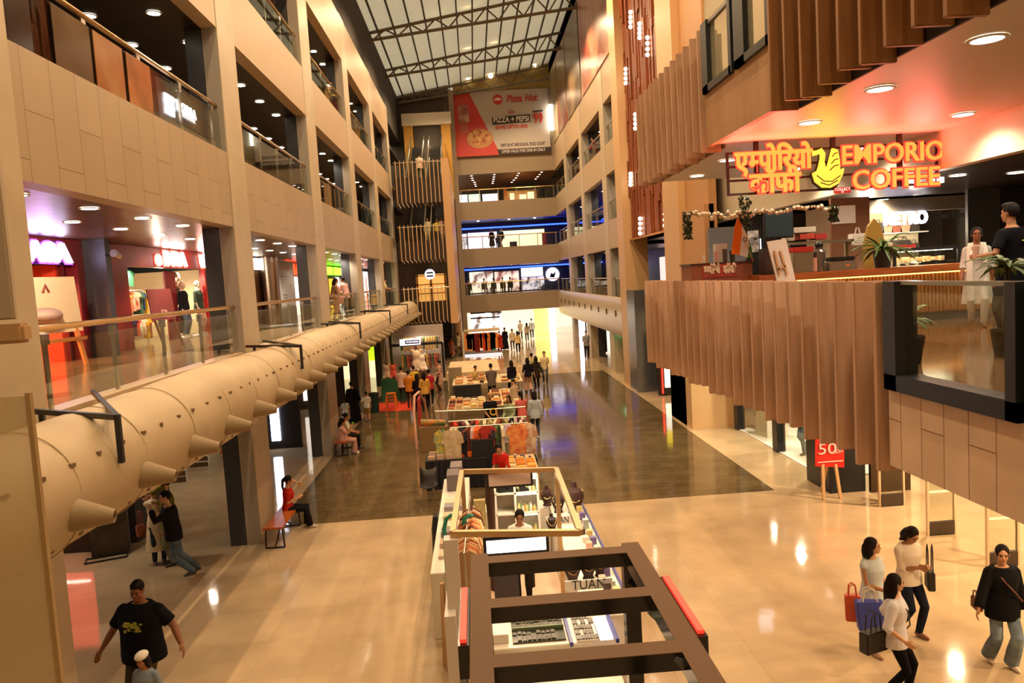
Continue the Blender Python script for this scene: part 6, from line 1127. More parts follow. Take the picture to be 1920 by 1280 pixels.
boxthing('drawer_unit', 'cream drawer unit behind the bronze-framed kiosk', 'drawers', z_(965, 1250, .8).x, z_(1160, 1250, .8).x, 8.35, 9.25, 0, .8, M_kw)
for i, (px, py, col, lb) in enumerate(((851, 914, '#6a5c58', 'grey stacking box on the left kiosk counter'), (857, 898, '#7a6a68', 'small grey box behind the grey stacking box on the kiosk'))): c = z_(px, py, 1.05); boxthing('grey_box', lb, 'box', c.x-.13, c.x+.13, c.y-.3, c.y+.3, 1.05, 1.4, MAT('gbox%d' % i, col, .6))
rail('scarf_rail', 'metal rail of striped scarves along the left beam of the kiosk', (D_.x+.12, D_.y+.2), (A_.x+.12, A_.y-.3), 1.95)
garment_row((D_.x+.14, D_.y+.3, 1.95), (A_.x+.14, A_.y-.9, 1.95), 24, .3, .75, 'x', 'striped scarf hanging in the rail under the left kiosk beam', 'striped scarves', ['#c87a4a', '#8a4a2c', '#e0d0b0', '#b8926a', '#5a3a2a', '#d8a070'], 9)
t = thing('mesh_panel', 'tall cream woven panel standing inside the kiosk', 'panel', (-.05, 12.9, 0)); p = MB(); a, b = at(892, 1000, 12.6), at(910, 945, 12.6); p.box(a.x, b.x, 12.6, 12.7, 0, at(900, 938, 12.6).z); p.build('board', MNOISE('woven_cream', '#d8c890', '#c0a868', 30, .7), t)
for px, lb in ((852, 'green cushioned arch at the left edge of the kiosk'), (886, 'green cushioned arch inside the left side of the kiosk')):
    a = at(px, 1050, 11.2); t = thing('green_arch', lb, 'arch', (a.x, 11.2, 0)); zt2 = at(px, 965, 11.2).z; p = MB(); p.tube([(a.x-.12, 11.2, 0), (a.x-.12, 11.2, zt2-.2), (a.x-.08, 11.2, zt2-.05), (a.x, 11.2, zt2), (a.x+.05, 11.2, zt2-.02)], .03, 8); p.build('bow', MAT('teal_green', '#2f8a6a', .5), t, smooth=True)
t = thing('tall_fixture', 'dark brown draped stand at the back of the kiosk', 'stand', (.12, 13.4, 0)); p = MB(); a, b = at(913, 960, 13.4), at(928, 960, 13.4); zt2 = at(918, 885, 13.4).z; p.loft([[Vector(((a.x+b.x)/2+(b.x-a.x)*.5*s*math.cos(2*math.pi*k/12), 13.4+.1*s*math.sin(2*math.pi*k/12), z)) for k in range(12)] for z, s in ((0, 1.5), (.5, 1.2), (1.1, .9), (1.7, 1.2), (zt2, .7))]); p.build('drape', MAT('drape_brown', '#4a2c1c', .8), t, smooth=True)
def backpack(x, y, z, s, label, rz=0): 
    t = thing('backpack', label, 'backpack', (x, y, z), rz); p = MB(); p.loft([[Vector((s*.17*w*math.cos(2*math.pi*k/14), s*.11*w*math.sin(2*math.pi*k/14)*(1.2 if math.sin(2*math.pi*k/14) < 0 else .8), s*zz)) for k in range(14)] for zz, w in ((0, .8), (.05, 1), (.3, 1), (.42, .8), (.46, .4))]); p.build('body', MAT('pack_black', '#1c1a1c', .6), t, smooth=True, local=True); p = MB(); p.box(-.11*s, .11*s, -.17*s, -.1*s, .06*s, .22*s); p.build('pocket', MAT('pack_grey', '#2a2628', .6), t, bevel=.01, local=True); p = MB(); p.tube([(-.04*s, 0, .45*s), (0, 0, .52*s), (.04*s, 0, .45*s)], .012, 6); p.build('handle', MAT('pack_grey', '#2a2628', .6), t, local=True); return t
c = z_(925, 985, 1.0); boxthing('pack_stool', 'small dark stool under the black backpack', 'stool', .02, .42, 12.1, 12.45, 0, .8, MAT('stool_dark', '#2a2020', .6)); backpack(.22, 12.25, .8, 1.15, 'black backpack standing in the kiosk beside the woman in white')
p = MB(); c = onz(829, 1055, 0); p.loft([[Vector((c.x+.17*w*math.cos(2*math.pi*k/12), c.y+.14*w*math.sin(2*math.pi*k/12), z)) for k in range(12)] for z, w in ((0, .8), (.1, 1), (.7, .95), (.95, .7), (1.0, .2))]); p.build('garment_bag', MAT('bag_navy', '#16181f', .5), None, smooth=True, label='tall black bag standing on the floor left of the kiosk', cat='bag')
t = thing('folded_easel', 'folded pale wooden easel leaning at the left side of the kiosk', 'easel', (-.75, 10.9, 0)); c = onz(833, 1250, 0)
for dx, dy in ((0, 0), (.09, .05), (.04, -.1)): p = MB(); p.bar((c.x+dx, c.y+dy, 0), (c.x+dx*.3+.03, c.y+dy*.3+.1, 1.2), .035); p.build('leg', MAT('pale_wood', '#c8a070', .5), t)
r = random.Random(12)
for i in range(22):
    y = 10.2+i*.215; x = 1.62+.1*(i % 2); h = r.uniform(.08, .2); col = ['#e8dcc8', '#c8b070', '#3a2a22', '#b8c0b8', '#d8a890', '#6a5a8a'][i % 6]
    boxthing('display_box', 'small perfume or gift box lined up on the outer edge of the right kiosk counter', 'box', x-.05, x+.05, y-.06, y+.06, .95, .95+h, MAT('dbox'+col, col, .4), 'boxes along the right kiosk counter', .004)
for i in range(7): y = 12.2+i*.5; boxthing('counter_carton', 'flat pale carton laid on the left kiosk counter', 'carton', -.85, -.5, y, y+.3, 1.05, 1.1+.03*(i % 3), MAT('ccart%d' % (i % 3), ['#d8c4a4', '#c8a888', '#8a8080'][i % 3], .6), 'cartons on the left kiosk counter')
for dy, pw in ((13.5, 40), (11, 40)): lamp('kiosk_light', 'SPOT', (1.1, dy, 2.2), pw*1.6, WHITE, .1, (1.3, dy, 0), 150)
lamp('kiosk_light', 'SPOT', (.2, 11, 2.2), 60, WHITE, .1, (.2, 11, 0), 150); lamp('kiosk_light', 'SPOT', (.6, 14, 2.2), 60, WHITE, .1, (.6, 15, .8), 150)
# bronze-topped black frame nearest the viewer
bz = 2.6; L_ = z_(883, 1040, bz); R_ = z_(1197, 1018, bz); w_ = .18
t = thing('kiosk_frame', 'black ladder-like kiosk frame with bronze top faces, nearest the viewer', 'kiosk', (.65, 6, 0)); xl2, xr2 = L_.x, R_.x
yt = L_.y
tops = MB(); body = MB()
for x0, x1, y0, y1 in ((xl2, xl2+w_, 3.2, yt), (xr2-w_, xr2, 3.2, yt)): tops.box(x0, x1, y0, y1, bz, bz+.006); body.box(x0, x1, y0, y1, bz-.16, bz)
tops.build('side_top', M_bronze, t); body.build('side_beam', M_gl, t)
for py in (1045, 1117, 1222): y = z_(1000, py-(8 if py < 1050 else 0), bz).y; p = MB(); p.box(xl2+w_, xr2-w_, y-.2, y, bz-.14, bz); q = p.build('cross_beam', M_gl, t); p = MB(); p.box(xl2+w_, xr2-w_, y-.2, y, bz, bz+.006); p.build('bronze_top', M_bronze, q)
for x in (xl2+.02, xr2-.2):
    for y in (yt-.2, 3.4): p = MB(); p.box(x, x+.16, y, y+.16, 0, bz-.16); p.build('post', M_gl, t)
for sg, px0, py0, py1 in ((-1, 870, 1122, 1212), (1, 1245, 1100, 1200)):
    y1, y0 = z_(px0, py0, bz-.1).y, z_(px0, py1, bz-.1).y; x = xl2-.01 if sg < 0 else xr2+.01; tt = thing('side_sign', 'red faced sign box on the %s side of the bronze kiosk frame' % ('left' if sg < 0 else 'right'), 'sign', (x, (y0+y1)/2, bz-.35)); p = MB(); p.box(x, x+sg*.09, y0-.15, y1+.05, bz-.3, bz-.02); p.build('box', M_gl, tt); p = MB(); p.box(x+sg*.02, x+sg*.075, y0-.1, y1, bz-.02, bz+.01); p.build('red_face', EM('red_face', '#f0402c', 1.0), tt)
tt = thing('pendant_lamp', 'black cylinder lamp hanging from the far beam of the bronze frame', 'lamp', (0, 0, 0)); v = at(993, 1078, yt-.07); tt.location = (v.x, yt-.07, v.z-.1); p = MB(); p.cyl((v.x, yt-.07, v.z-.12), .055, .26, 16); p.build('shade', M_black, tt, smooth=True); p = MB(); p.cyl((v.x, yt-.07, v.z+.14), .008, max(.03, bz-.14-v.z-.14), 6); p.build('cord', M_black, tt); p = MB(); p.cyl((v.x, yt-.07, v.z-.124), .045, .004, 12); p.build('lens', M_dl, tt)
for i, (px, py) in enumerate(((1207, 1124), (1229, 1152), (1278, 1240))): v = at(px, py, (7.6, 6.9, 5.6)[i]); tt = thing('track_spot', '%s grey track spotlight on the right beam of the bronze frame' % ORD[i], 'spotlight', (v.x, v.y, v.z)); p = MB(); p.lathe([(.03, -.07), (.06, .08), (.03, .08)], v, 12, Matrix.Rotation(2.2, 3, 'Y')); p.build('head', MAT('spot_grey', '#5a5c60', .4), tt, smooth=True); p = MB(); p.tube([v, (xr2-.1, v.y, bz-.15)], .015, 6); p.build('arm', M_black, tt)
# ================================================================ market stalls up the middle
M_blackcl = MAT('black_cloth', '#16141a', .8); M_creamcl = MNOISE('cream_cloth', '#dcc59c', '#cbb085', 1.5, .8)
def stall(px0, px1, py, Yd, zt, m, label, hang=True):
    a, b = z_(px0, py, zt), z_(px1, py, zt); t = thing('market_table', label, 'table', ((a.x+b.x)/2, a.y+Yd/2, 0)); p = MB(); p.box(a.x, b.x, a.y, a.y+Yd, zt-.04, zt); p.build('table_top', m, t)
    if hang: p = MB(); n = 30; vs = []; [vs.extend([(a.x+(b.x-a.x)*i/n, a.y-.02-.02*math.sin(i*1.9), zt-.005), (a.x+(b.x-a.x)*i/n, a.y-.03-.035*math.sin(i*1.9), .02)]) for i in range(n+1)]; p.add(vs, [(2*i, 2*i+1, 2*i+3, 2*i+2) for i in range(n)]); p.box(a.x, a.x+.02, a.y, a.y+Yd, .02, zt-.04); p.box(b.x-.02, b.x, a.y, a.y+Yd, .02, zt-.04); p.build('drape', m, t)
    for x in (a.x+.06, b.x-.06):
        for y in (a.y+.06, a.y+Yd-.06): p = MB(); p.box(x-.02, x+.02, y-.02, y+.02, 0, zt-.04); p.build('leg', M_steel, t)
    return a.x, b.x, a.y, a.y+Yd
def goods(area, zt, n, label, group, cols, seed, s=(.08, .2), name='folded_cloth', cat='cloth', hh=(.05, .14)):
    x0, x1, y0, y1 = area; r = random.Random(seed); nx = max(1, int(math.sqrt(n*(x1-x0)/(y1-y0)))); ny = (n+nx-1)//nx
    for i in range(n):
        x = x0+(x1-x0)*((i % nx)+.5)/nx; y = y0+(y1-y0)*((i//nx)+.5)/ny; w = min((x1-x0)/nx*.42, r.uniform(*s)); d = min((y1-y0)/ny*.42, r.uniform(*s)); h = r.uniform(*hh); p = MB(); p.cbox((x, y, zt+h/2), 2*w, 2*d, h, r.uniform(-.15, .15)); col = r.choice(cols); p.build(name, CL(col), None, bevel=.012, label=label, cat=cat, group=group)
PAL1 = ['#d8b888', '#c89a6a', '#e6d3ae', '#b87a5a', '#e2c078', '#a86a52', '#d89a5a', '#f0e0c0']
a = stall(797, 915, 866, .9, .78, M_blackcl, 'long table draped in black cloth at the near end of the market'); goods((a[0]+.05, a[1]-.9, a[2]+.1, a[3]-.1), .78, 14, 'bundle of pale goods on the black-draped market table', 'bundles on the black table', ['#d8c0a8', '#c8a890', '#a8907a', '#6a4a3a'], 21)
goods((a[1]-.85, a[1]-.05, a[2]+.2, a[3]-.1), .78, 8, 'orange or green toy on the right of the black-draped table', 'toys on the black table', ['#e0682c', '#d84a2c', '#5a7a3a', '#3a3a30'], 22, (.05, .1), 'toy', 'toy')
a = stall(948, 1012, 884, 1.7, .8, M_creamcl, 'narrow market table stacked with orange and cream folded cloth'); goods((a[0]+.03, a[1]-.03, a[2]+.08, a[3]-.5), .8, 20, 'orange folded cloth on the narrow market table', 'folded cloth on the narrow table', ['#e09a4a', '#d8843a', '#e8b868', '#d0a868', '#e6cfa0'], 23, (.1, .2)); goods((a[0]+.03, a[1]-.03, a[3]-.45, a[3]-.05), .8, 10, 'small beaded trinket at the far end of the narrow table', 'trinkets', ['#7a6a7a', '#c8b8a0', '#4a4450', '#d8c8c0'], 24, (.03, .07), 'trinket', 'trinket', (.03, .06))
rx0, rx1, ry = z_(845, 800, 1.5).x, z_(992, 800, 1.5).x, z_(920, 800, 1.5).y
for j, (dy, zz, sd) in enumerate(((0, 1.55, 31), (1.5, 1.45, 32))):
    rail('clothes_rail', '%s long steel clothes rail across the market stalls, from the near end' % ORD[j], (rx0-.1*j, ry+dy), (rx1+.05*j, ry+dy), zz)
    garment_row((rx0, ry+dy, zz-.01), (rx1, ry+dy, zz-.01), 19, .45, .95+.1*(j == 0), 'y', 'garment hanging on the %s market rail' % ORD[j], 'garments on the %s market rail' % ORD[j], ['#d8c8a8', '#c0392c', '#2a2a33', '#8a4a3a', '#c89a5a', '#5a6a4a', '#b8a0a0', '#e0d0b8', '#6a3a4a', '#d86a3a', '#33333d', '#a89a6a'], sd, .09, .75)
for i, (px, col, lb, w_, h_, yo) in enumerate(((826, '#3a8a8a', 'teal and yellow costume on the left end of the market rails', .36, 1.1, -.3), (846, '#d8c4a0', 'cream long dress facing out at the left of the market rails', .5, 1.25, -.35), (913, '#b8352a', 'red top facing out in the middle of the market rails', .4, .6, -.2), (952, '#b8a8c8', 'lilac scarf hanging at the right of the market rails', .22, .5, -.2), (968, '#c8503a', 'orange red fringe garment at the right of the market rails', .5, .95, -.25), (990, '#e0cdb0', 'pale flowered dress at the right end of the market rails', .42, 1.2, -.2))):
    v = at(px, 790, ry+yo); garment_mb((v.x, ry+yo, 1.58), w_, h_, .05, 'x').build('hanging_garment', MNOISE('dress%d' % i, col, ('#e0c030', '#b89a70', '#a02a22', '#e0d8e8', '#e8a050', '#a8705a')[i], 6, .85), None, label=lb, cat='garment')
a = z_(955, 842, .8); boxthing('black_block', 'black draped block standing under the orange garments', 'plinth', z_(952, 840, 0).x, z_(988, 840, 0).x, ry-.9, ry-.4, 0, .75, M_blackcl)
b0 = (rx0+.55, rx0+1.15); boxthing('black_curtain', 'black changing curtain at the left of the market rails', 'curtain', b0[0], b0[1], ry-.42, ry-.34, 0, 1.25, M_blackcl, bevel=.01)
# round mirror hoops on the rail end
t = thing('ring_hoop', 'yellow ringed hoop hanging over the market rails', 'hoop', at(925, 772, ry+1.5)); v = at(925, 772, ry+1.5); p = MB(); p.tube([(v.x+.09*math.cos(2*math.pi*k/20), v.y, v.z+.09*math.sin(2*math.pi*k/20)) for k in range(21)], .02, 6); p.build('ring', MAT('hoop_yellow', '#d8b030', .4), t); p = MB(); p.tube([(v.x, v.y, v.z+.09), (v.x, v.y, v.z+.3)], .006, 5); p.build('string', M_black, t)
p = MB(); p.tube([at(815, 771, ry+2.0), at(905, 768, ry+2.0), at(985, 762, ry+2.0)], .02, 6); p.build('canopy_pole', M_steel, None, label='thin horizontal pole stretched behind the market rails', cat='pole')
for i, (px0, px1, py, yd, n, lb) in enumerate(((838, 912, 768, 2.6, 46, 'cream market table heaped with goods at the left behind the rails'), (922, 985, 760, 4.2, 40, 'cream market table heaped with goods at the right behind the rails'), (848, 985, 722, 3.0, 40, 'far cream market table before the man in grey'))):
    a = stall(px0, px1, py, yd, .8, M_creamcl, lb, False); goods((a[0]+.03, a[1]-.03, a[2]+.05, a[3]-.05), .8, n, 'small bundle on the %s cream market table from the rails' % ORD[i], 'bundles on the %s cream table' % ORD[i], PAL1+['#4a3a30', '#7a4a3a'], 40+i)
c = z_(850, 760, 0); boxthing('grey_board', 'grey upright board at the left of the far market tables', 'board', c.x-.25, c.x+.4, c.y+3, c.y+3.08, 0, 1.35, MAT('board_grey', '#8a7c62', .6))
c = z_(880, 745, .8); boxthing('black_case', 'open black display case among the far market tables', 'case', c.x-.6, c.x+.5, c.y, c.y+.12, .8, 1.3, M_blackcl)
boxthing('cream_counter', 'long cream low counter beyond the market tables', 'counter', z_(838, 700, .9).x, z_(940, 700, .9).x, z_(838, 700, .9).y, z_(838, 700, .9).y+5.5, 0, .9, M_creamcl)
# garment kiosk at the far end with a red dress on a stand
c0, c1 = onz(872, 668, 0), onz(940, 662, 0); t = thing('garment_kiosk', 'white kiosk hung with orange red and green garments at the far end of the market', 'kiosk', ((c0.x+c1.x)/2, c0.y+1, 0)); p = MB(); p.box(c0.x, c1.x, c0.y, c0.y+3, 0, .12); p.box(c0.x-.15, c0.x, c0.y, c0.y+3, 0, 1.6); p.build('base', M_white, t); p = MB(); p.box(c0.x, c1.x, c0.y-.02, c0.y, .02, .1); p.build('light_edge', EM('edge_blue', '#dfe6ff', 1.5), t); p = MB(); p.box(c0.x, c1.x, c0.y+.6, c0.y+2.6, 1.7, 1.78); p.build('top_shelf', M_creamcl, t)
garment_row((c0.x+.1, c0.y+.3, 1.65), (c1.x-.3, c0.y+.3, 1.65), 12, .4, 1.3, 'x', 'bright garment hung on the far garment kiosk', 'garments on the far kiosk', ['#e0602c', '#e8904a', '#7a2a24', '#2f7a5a', '#d8a060', '#c8402c'], 51, .08)
# clothes store behind the crowd
Y3 = 44.5; a, b = at(733, 720, Y3), at(829, 642, Y3); t = thing('clothes_store', 'black framed clothes store with a white sign, behind the crowd on the left', 'store', ((a.x+b.x)/2, Y3+1, 0)); p = MB(); zt3 = b.z
for x in (a.x, b.x): p.bar((x, Y3, 0), (x, Y3, zt3), .14)
p.bar((a.x, Y3, zt3), (b.x, Y3, zt3), .14); p.build('frame', M_black, t); p = MB(); p.box(a.x, b.x, Y3+2, Y3+2.1, 0, 3); p.build('back_wall', MAT('store_back', '#b0a49c', .5), t); q0, q1 = at(750, 648, Y3-.1), at(788, 638, Y3-.1); p = MB(); p.box(q0.x, q1.x, Y3-.12, Y3-.05, q0.z, q0.z+.36); sgn = p.build('sign_box', EM('sign_white2', '#f4f0ff', 1.6), t); p = MB(); p.box(q0.x+.3, q1.x-.05, Y3-.14, Y3-.12, q0.z+.07, q0.z+.29); p.build('sign_face', M_black, sgn); text('THE MEN FASHION', .17, ((q0.x+q1.x)/2+.13, Y3-.15, q0.z+.18), F_NEAR, EM('sign_white2', '#f4f0ff', 1.6), sgn, width=(q1.x-q0.x)*.62)
for k, zz in enumerate((1.35, 2.35)): rail('store_rail', '%s rail of clothes in the black framed store' % ('lower', 'upper')[k], (a.x+.6, Y3+1), (b.x-.2, Y3+1), zz, True); garment_row((a.x+.6, Y3+1, zz), (b.x-.25, Y3+1, zz), 14, .5, .8, 'y', 'shirt on the %s rail of the black framed store' % ('lower', 'upper')[k], 'shirts on the %s store rail' % ('lower', 'upper')[k], ['#c85a4a', '#8a4a44', '#d8b060', '#5a6a4a', '#a8342c', '#d89a80'], 60+k, .1)
lamp('store_light', 'SPOT', (-3.4, Y3+.8, 2.85), 120, WHITE, .1, (-3.4, Y3+1, 0), 150)
# toy stall: red carpet, green table, plush toys, orange stools
p = MB(); q = [onz(704, 772, 0), onz(772, 769, 0), onz(775, 752, 0), onz(709, 756, 0)]; p.add([v+Vector((0, 0, .002)) for v in q]+[v+Vector((0, 0, .012)) for v in q], [(3, 2, 1, 0), (4, 5, 6, 7), (0, 1, 5, 4), (1, 2, 6, 5), (2, 3, 7, 6), (3, 0, 4, 7)]); p.build('red_carpet', MAT('carpet_red', '#d83a1c', .9), None, label='small red carpet under the orange stools', cat='carpet')
a, b = z_(713, 713, 1.0), z_(760, 711, 1.0); boxthing('toy_counter', 'green fronted toy counter on the left of the hall', 'counter', a.x, b.x, a.y+.1, a.y+.8, 0, 1.0, MAT('counter_green', '#2a6a48', .5))
def plush(x, y, z, s, col, label): 
    t = thing('plush_toy', label, 'plush toy', (x, y, z)); p = MB(); p.ell((x, y, z+.17*s), (.14*s, .12*s, .17*s)); p.ell((x, y, z+.4*s), .12*s); p.ell((x-.12*s, y-.08*s, z+.06*s), .07*s); p.ell((x+.12*s, y-.08*s, z+.06*s), .07*s); solid('body', MB().add([v-Vector((x, y, z)) for v in p.v], p.f), MAT('plush'+col, col, .95), t, .03*s); p = MB(); [p.ell((x+sg*.1*s, y, z+.5*s), .045*s, 8) for sg in (-1, 1)]; p.build('ear', MAT('plush'+col, col, .95), t, smooth=True)
for i, (px, py, s, col, lb) in enumerate(((725, 712, 1.3, '#e6d0b0', 'cream plush toy at the left of the green toy counter'), (738, 710, 1.3, '#e0604a', 'red and white plush toy in the middle of the green counter'), (781, 700, 2.0, '#f0d8c0', 'big pale plush toy held up over the crowd'), (795, 690, 1.6, '#f4e8d8', 'white plush toy beside the big pale one'))): v = z_(px, py, 1.0 if i < 2 else 1.25); plush(v.x, (a.y+.4) if i < 2 else 37.5, 1.0 if i < 2 else 1.25, s, col, lb)
boxthing('toy_shelf', 'low brown shelf holding the big plush toys behind the crowd', 'shelf', at(770, 700, 37.5).x, at(803, 700, 37.5).x, 37.2, 37.8, 0, 1.25, MAT('shelf_brown', '#6a4a30', .6))
def stool(x, y, z, label):
    t = thing('orange_stool', label, 'stool', (x, y, z), 0, 'orange stools'); p = MB(); p.box(x-.2, x+.2, y-.2, y+.2, z+.42, z+.46); p.build('seat', MAT('stool_orange', '#e0741c', .4), t, bevel=.01)
    for sx in (-1, 1):
        for sy in (-1, 1): p = MB(); p.bar((x+sx*.17, y+sy*.17, z+.42), (x+sx*.23, y+sy*.23, z), .05); p.build('leg', MAT('stool_orange', '#e0741c', .4), t)
c = onz(735, 768, 0); [stool(c.x, c.y, .013+.14*k, '%s orange stool in the stack on the red carpet' % ('lowest', 'middle', 'topmost')[k]) for k in range(3)]
c = onz(703, 772, 0); t = thing('waste_bin', 'dark teal waste bin by the left columns', 'bin', (c.x, c.y, 0)); p = MB(); p.lathe([(.2, 0), (.22, .75), (.22, .78)], (c.x, c.y, 0), 16); p.build('body', MAT('bin_teal', '#16302e', .4), t, smooth=True); p = MB(); p.lathe([(.23, .78), (.23, .84), (.1, .87)], (c.x, c.y, 0), 16); p.build('lid', M_black, t, smooth=True)
t = thing('tube_arch', 'bent pink and white tube frame standing on the brown floor', 'frame', (*onz(782, 838, 0).xy, 0)); p = MB(); c = onz(782, 842, 0); d = onz(776, 800, 0); p.tube([(c.x, c.y, 0), (c.x-.05, c.y+.3, 1.2), (c.x-.02, c.y+.6, 1.7), (c.x+.1, c.y+1.2, 1.75), (c.x+.2, c.y+2.2, 1.2), (c.x+.25, c.y+2.6, 0)], .045, 8); p.build('bow', MAT('tube_pink', '#e0a890', .4), t, smooth=True); p = MB(); p.tube([(c.x, c.y, .03), (c.x+.5, c.y+.7, .9), (c.x+.7, c.y+1, .02)], .025, 6); p.build('brace', M_steel, t); p = MB(); p.box(c.x+.02, c.x+.1, c.y+1, c.y+1.9, .5, 1.5); p.build('red_net', MAT('net_red', '#b8382c', .8), t)
a = z_(795, 795, .9); p = MB(); p.tube([(a.x-.1, a.y, .95), (a.x+.7, a.y+.05, .9)], [.12, .09], 10); p.build('toy_roll', MNOISE('orange_green', '#e07a2c', '#3a7a3a', 5, .6), None, smooth=True, label='orange and green roll lying on the small rack left of the rails', cat='toy'); boxthing('small_rack', 'small brown rack under the orange and green roll', 'rack', a.x-.15, a.x+.75, a.y-.15, a.y+.25, 0, .8, MAT('rack_tan', '#8a6a40', .6))
# benches and the dark chair
def bench(x, y, L, rz, label):
    t = thing('bench', label, 'bench', (x, y, 0), rz); p = MB(); p.box(-.21, .21, -L/2, L/2, .44, .49); p.build('seat', MNOISE('bench_wood', '#b8622a', '#a04f1e', 3, .3, stretch=(6, .6, 1)), t, bevel=.008, local=True)
    for yy in (-L/2+.12, L/2-.12):
        p = MB(); [p.bar(q0, q1, .03) for q0, q1 in (((-.17, yy, .44), (-.2, yy, .02)), ((.17, yy, .44), (.2, yy, .02)), ((-.2, yy, .02), (.2, yy, .02)))]; p.build('leg_frame', M_black, t, local=True)
    p = MB(); p.bar((0, -L/2+.12, .03), (0, 0, .43), .025); p.bar((0, L/2-.12, .03), (0, 0, .43), .025); p.build('brace', M_black, t, local=True); return t
bench(-4.62, 17.25, 1.75, 0, 'orange brown wooden bench in front of the nearest left column'); bench(-4.68, 25.9, 1.5, 0, 'orange brown wooden bench by the second left column')
c = onz(806, 945, 0); t = thing('shell_chair', 'dark shell chair with thin steel legs beside the black-draped table', 'chair', (c.x, c.y, 0)); p = MB(); rs = []
for s_, (y, z) in enumerate(((.2, .44), (.1, .42), (-.05, .42), (-.2, .45), (-.27, .6), (-.3, .8))): rs += [(c.x+u*.22, c.y-y+.05*abs(u), z+.06*u*u) for u in (-1, -.5, 0, .5, 1)]
p.add(rs, [(5*i+j, 5*i+j+1, 5*i+j+6, 5*i+j+5) for i in range(5) for j in range(4)]); o = p.build('shell', MAT('shell_dark', '#241d1a', .5), t, smooth=True); m = o.modifiers.new('t', 'SOLIDIFY'); m.thickness = .02
for sx, sy in ((-1, -1), (1, -1), (-1, 1), (1, 1)): p = MB(); p.tube([(c.x+sx*.1, c.y+sy*.1, .42), (c.x+sx*.24, c.y+sy*.22, 0)], .012, 6); p.build('leg', M_steel, t)
# ================================================================ people
def G(px, py, z=0.0): v = onz(px, py, z); v.z = 0; return v
def bag(name, label, c, w, h, d, col, rz=0, strap=None, hh=.16, taper=.85, m=None):
    t = thing(name, label, 'bag', c, math.radians(rz)); p = MB(); p.loft([[Vector((sx*w/2*k, sy*d/2, z)) for sx, sy in ((-1, -1), (1, -1), (1, 1), (-1, 1))] for z, k in ((0, taper), (h*.5, (1+taper)/2), (h, 1))]); p.build('body', m or MAT('bag'+col, col, .55), t, bevel=.012, local=True)
    for y in (-d*.3, d*.3): p = MB(); p.tube([(-w*.25, y, h), (-w*.2, y, h+hh*.8), (0, y, h+hh), (w*.2, y, h+hh*.8), (w*.25, y, h)], .009, 5); p.build('handle', MAT('strap'+(strap or col), strap or col, .6), t, local=True)
    return t
def fig(label, loc, rz, h, sex, pose, top, bottom, hair, vox=.014, **kw):
    o = dict(top=top, bottom=bottom, hair=hair); fat = kw.pop('fat', 1.0); o.update(kw); return figure(label, loc, rz, h, sex, pose, o, vox=vox, fat=fat)
NV = .009
# big man in black and the child before him
c = onz(258, 1092, 1.78); c.z = 0
t = fig('person in a black T-shirt with a green print and olive shorts', c, 172, 1.80, 'm', walk(.16, .1, RH=(.52, .1, .84), LH=(-.5, .02, .90), look=(8, 14, -3)), ('#131318', 'short', -.2), ('shorts', '#4a3f22'), 'short', NV, fat=1.5, loose=.025, shoes='#2a2624', skin='#8e5a38')
f = FIG[t.name]; p = MB(); r = random.Random(2)
for i in range(26): p.cbox(f['tp'](-.02+r.uniform(-.11, .11), .222+r.uniform(0, .006), .30+r.uniform(-.055, .055)), r.uniform(.03, .08), .006, r.uniform(.015, .045), r.uniform(-.1, .1))
p.build('shirt_print', MNOISE('green_print', '#8a9a2c', '#c8c060', 30, .7), t, local=True)
c = onz(268, 1222, 1.24); c.z = 0
fig('child in a denim jacket and white cap walking in front of the big man', c, 168, 1.24, 'f', walk(.1, .05, look=(-10, 10, 0)), ('#7d8b95', 'long', -.14), ('pants', '#3c4650'), 'bob', NV, skin='#a8704a', shoes='#d8d0c4')
q = FIG['person.%03d' % 1] if 'person.001' in FIG else None
if q: o = bpy.data.objects['person.001']; p = MB(); p.ell(q['hd'](0, -.01, .075), (.075, .09, .05), 14, q['R']); p.build('cap', MAT('cap_white', '#e8e0d0', .8), o, local=True, smooth=True)
c2 = onz(288, 1278, .85); p = MB(); p.lathe([(.035, 0), (.05, .13), (.05, .14)], (c2.x, c2.y, .82), 12); p.build('juice_cup', MAT('cup_orange', '#e8a03c', .5), None, label='orange cup held before the child at the bottom edge', cat='cup')
# group by the left columns
c = G(300, 1055); w1 = fig('person in a long cream dress covering her mouth with her hand', c, 215, 1.62, 'f', dict(RH=(.04, .2, 1.40), LH=(-.06, .22, 1.12), look=(10, 0, 0)), ('#e2cfac', 'elbow', -.62, .05), ('pants', '#2c3440'), 'bun', NV, shoes='#5a4434')
bag('handbag', 'small red brown handbag hanging beside the cream dress', (c.x-.3, c.y-.05, .62), .2, .24, .1, '#8a4a34', 60, hh=.3)
c = G(322, 1086); fig('person in a black jacket and blue jeans with one arm raised, walking left', (c.x+.12, c.y, 0), 112, 1.76, 'm', walk(.27, .0, -1, LH=(-.08, .34, 1.42), RH=(.24, .12, .92), RF=(.085, -.36, .14), lean=6), ('#1d1a20', 'long', -.12), ('jeans', '#5f7a92', .01), 'short', NV, shoes='#4a4034', loose=.02)
c = G(318, 1072); fig('person in an olive kurta and cap, half hidden behind the black jacket', (c.x-.1, c.y+.45, 0), 120, 1.74, 'm', dict(LH=(-.05, .3, 1.5)), ('#6a6428', 'long', -.55, .04), ('pants', '#7a7466'), 'cap', NV, haircol='#2a1a16', shoes='#3a3028')
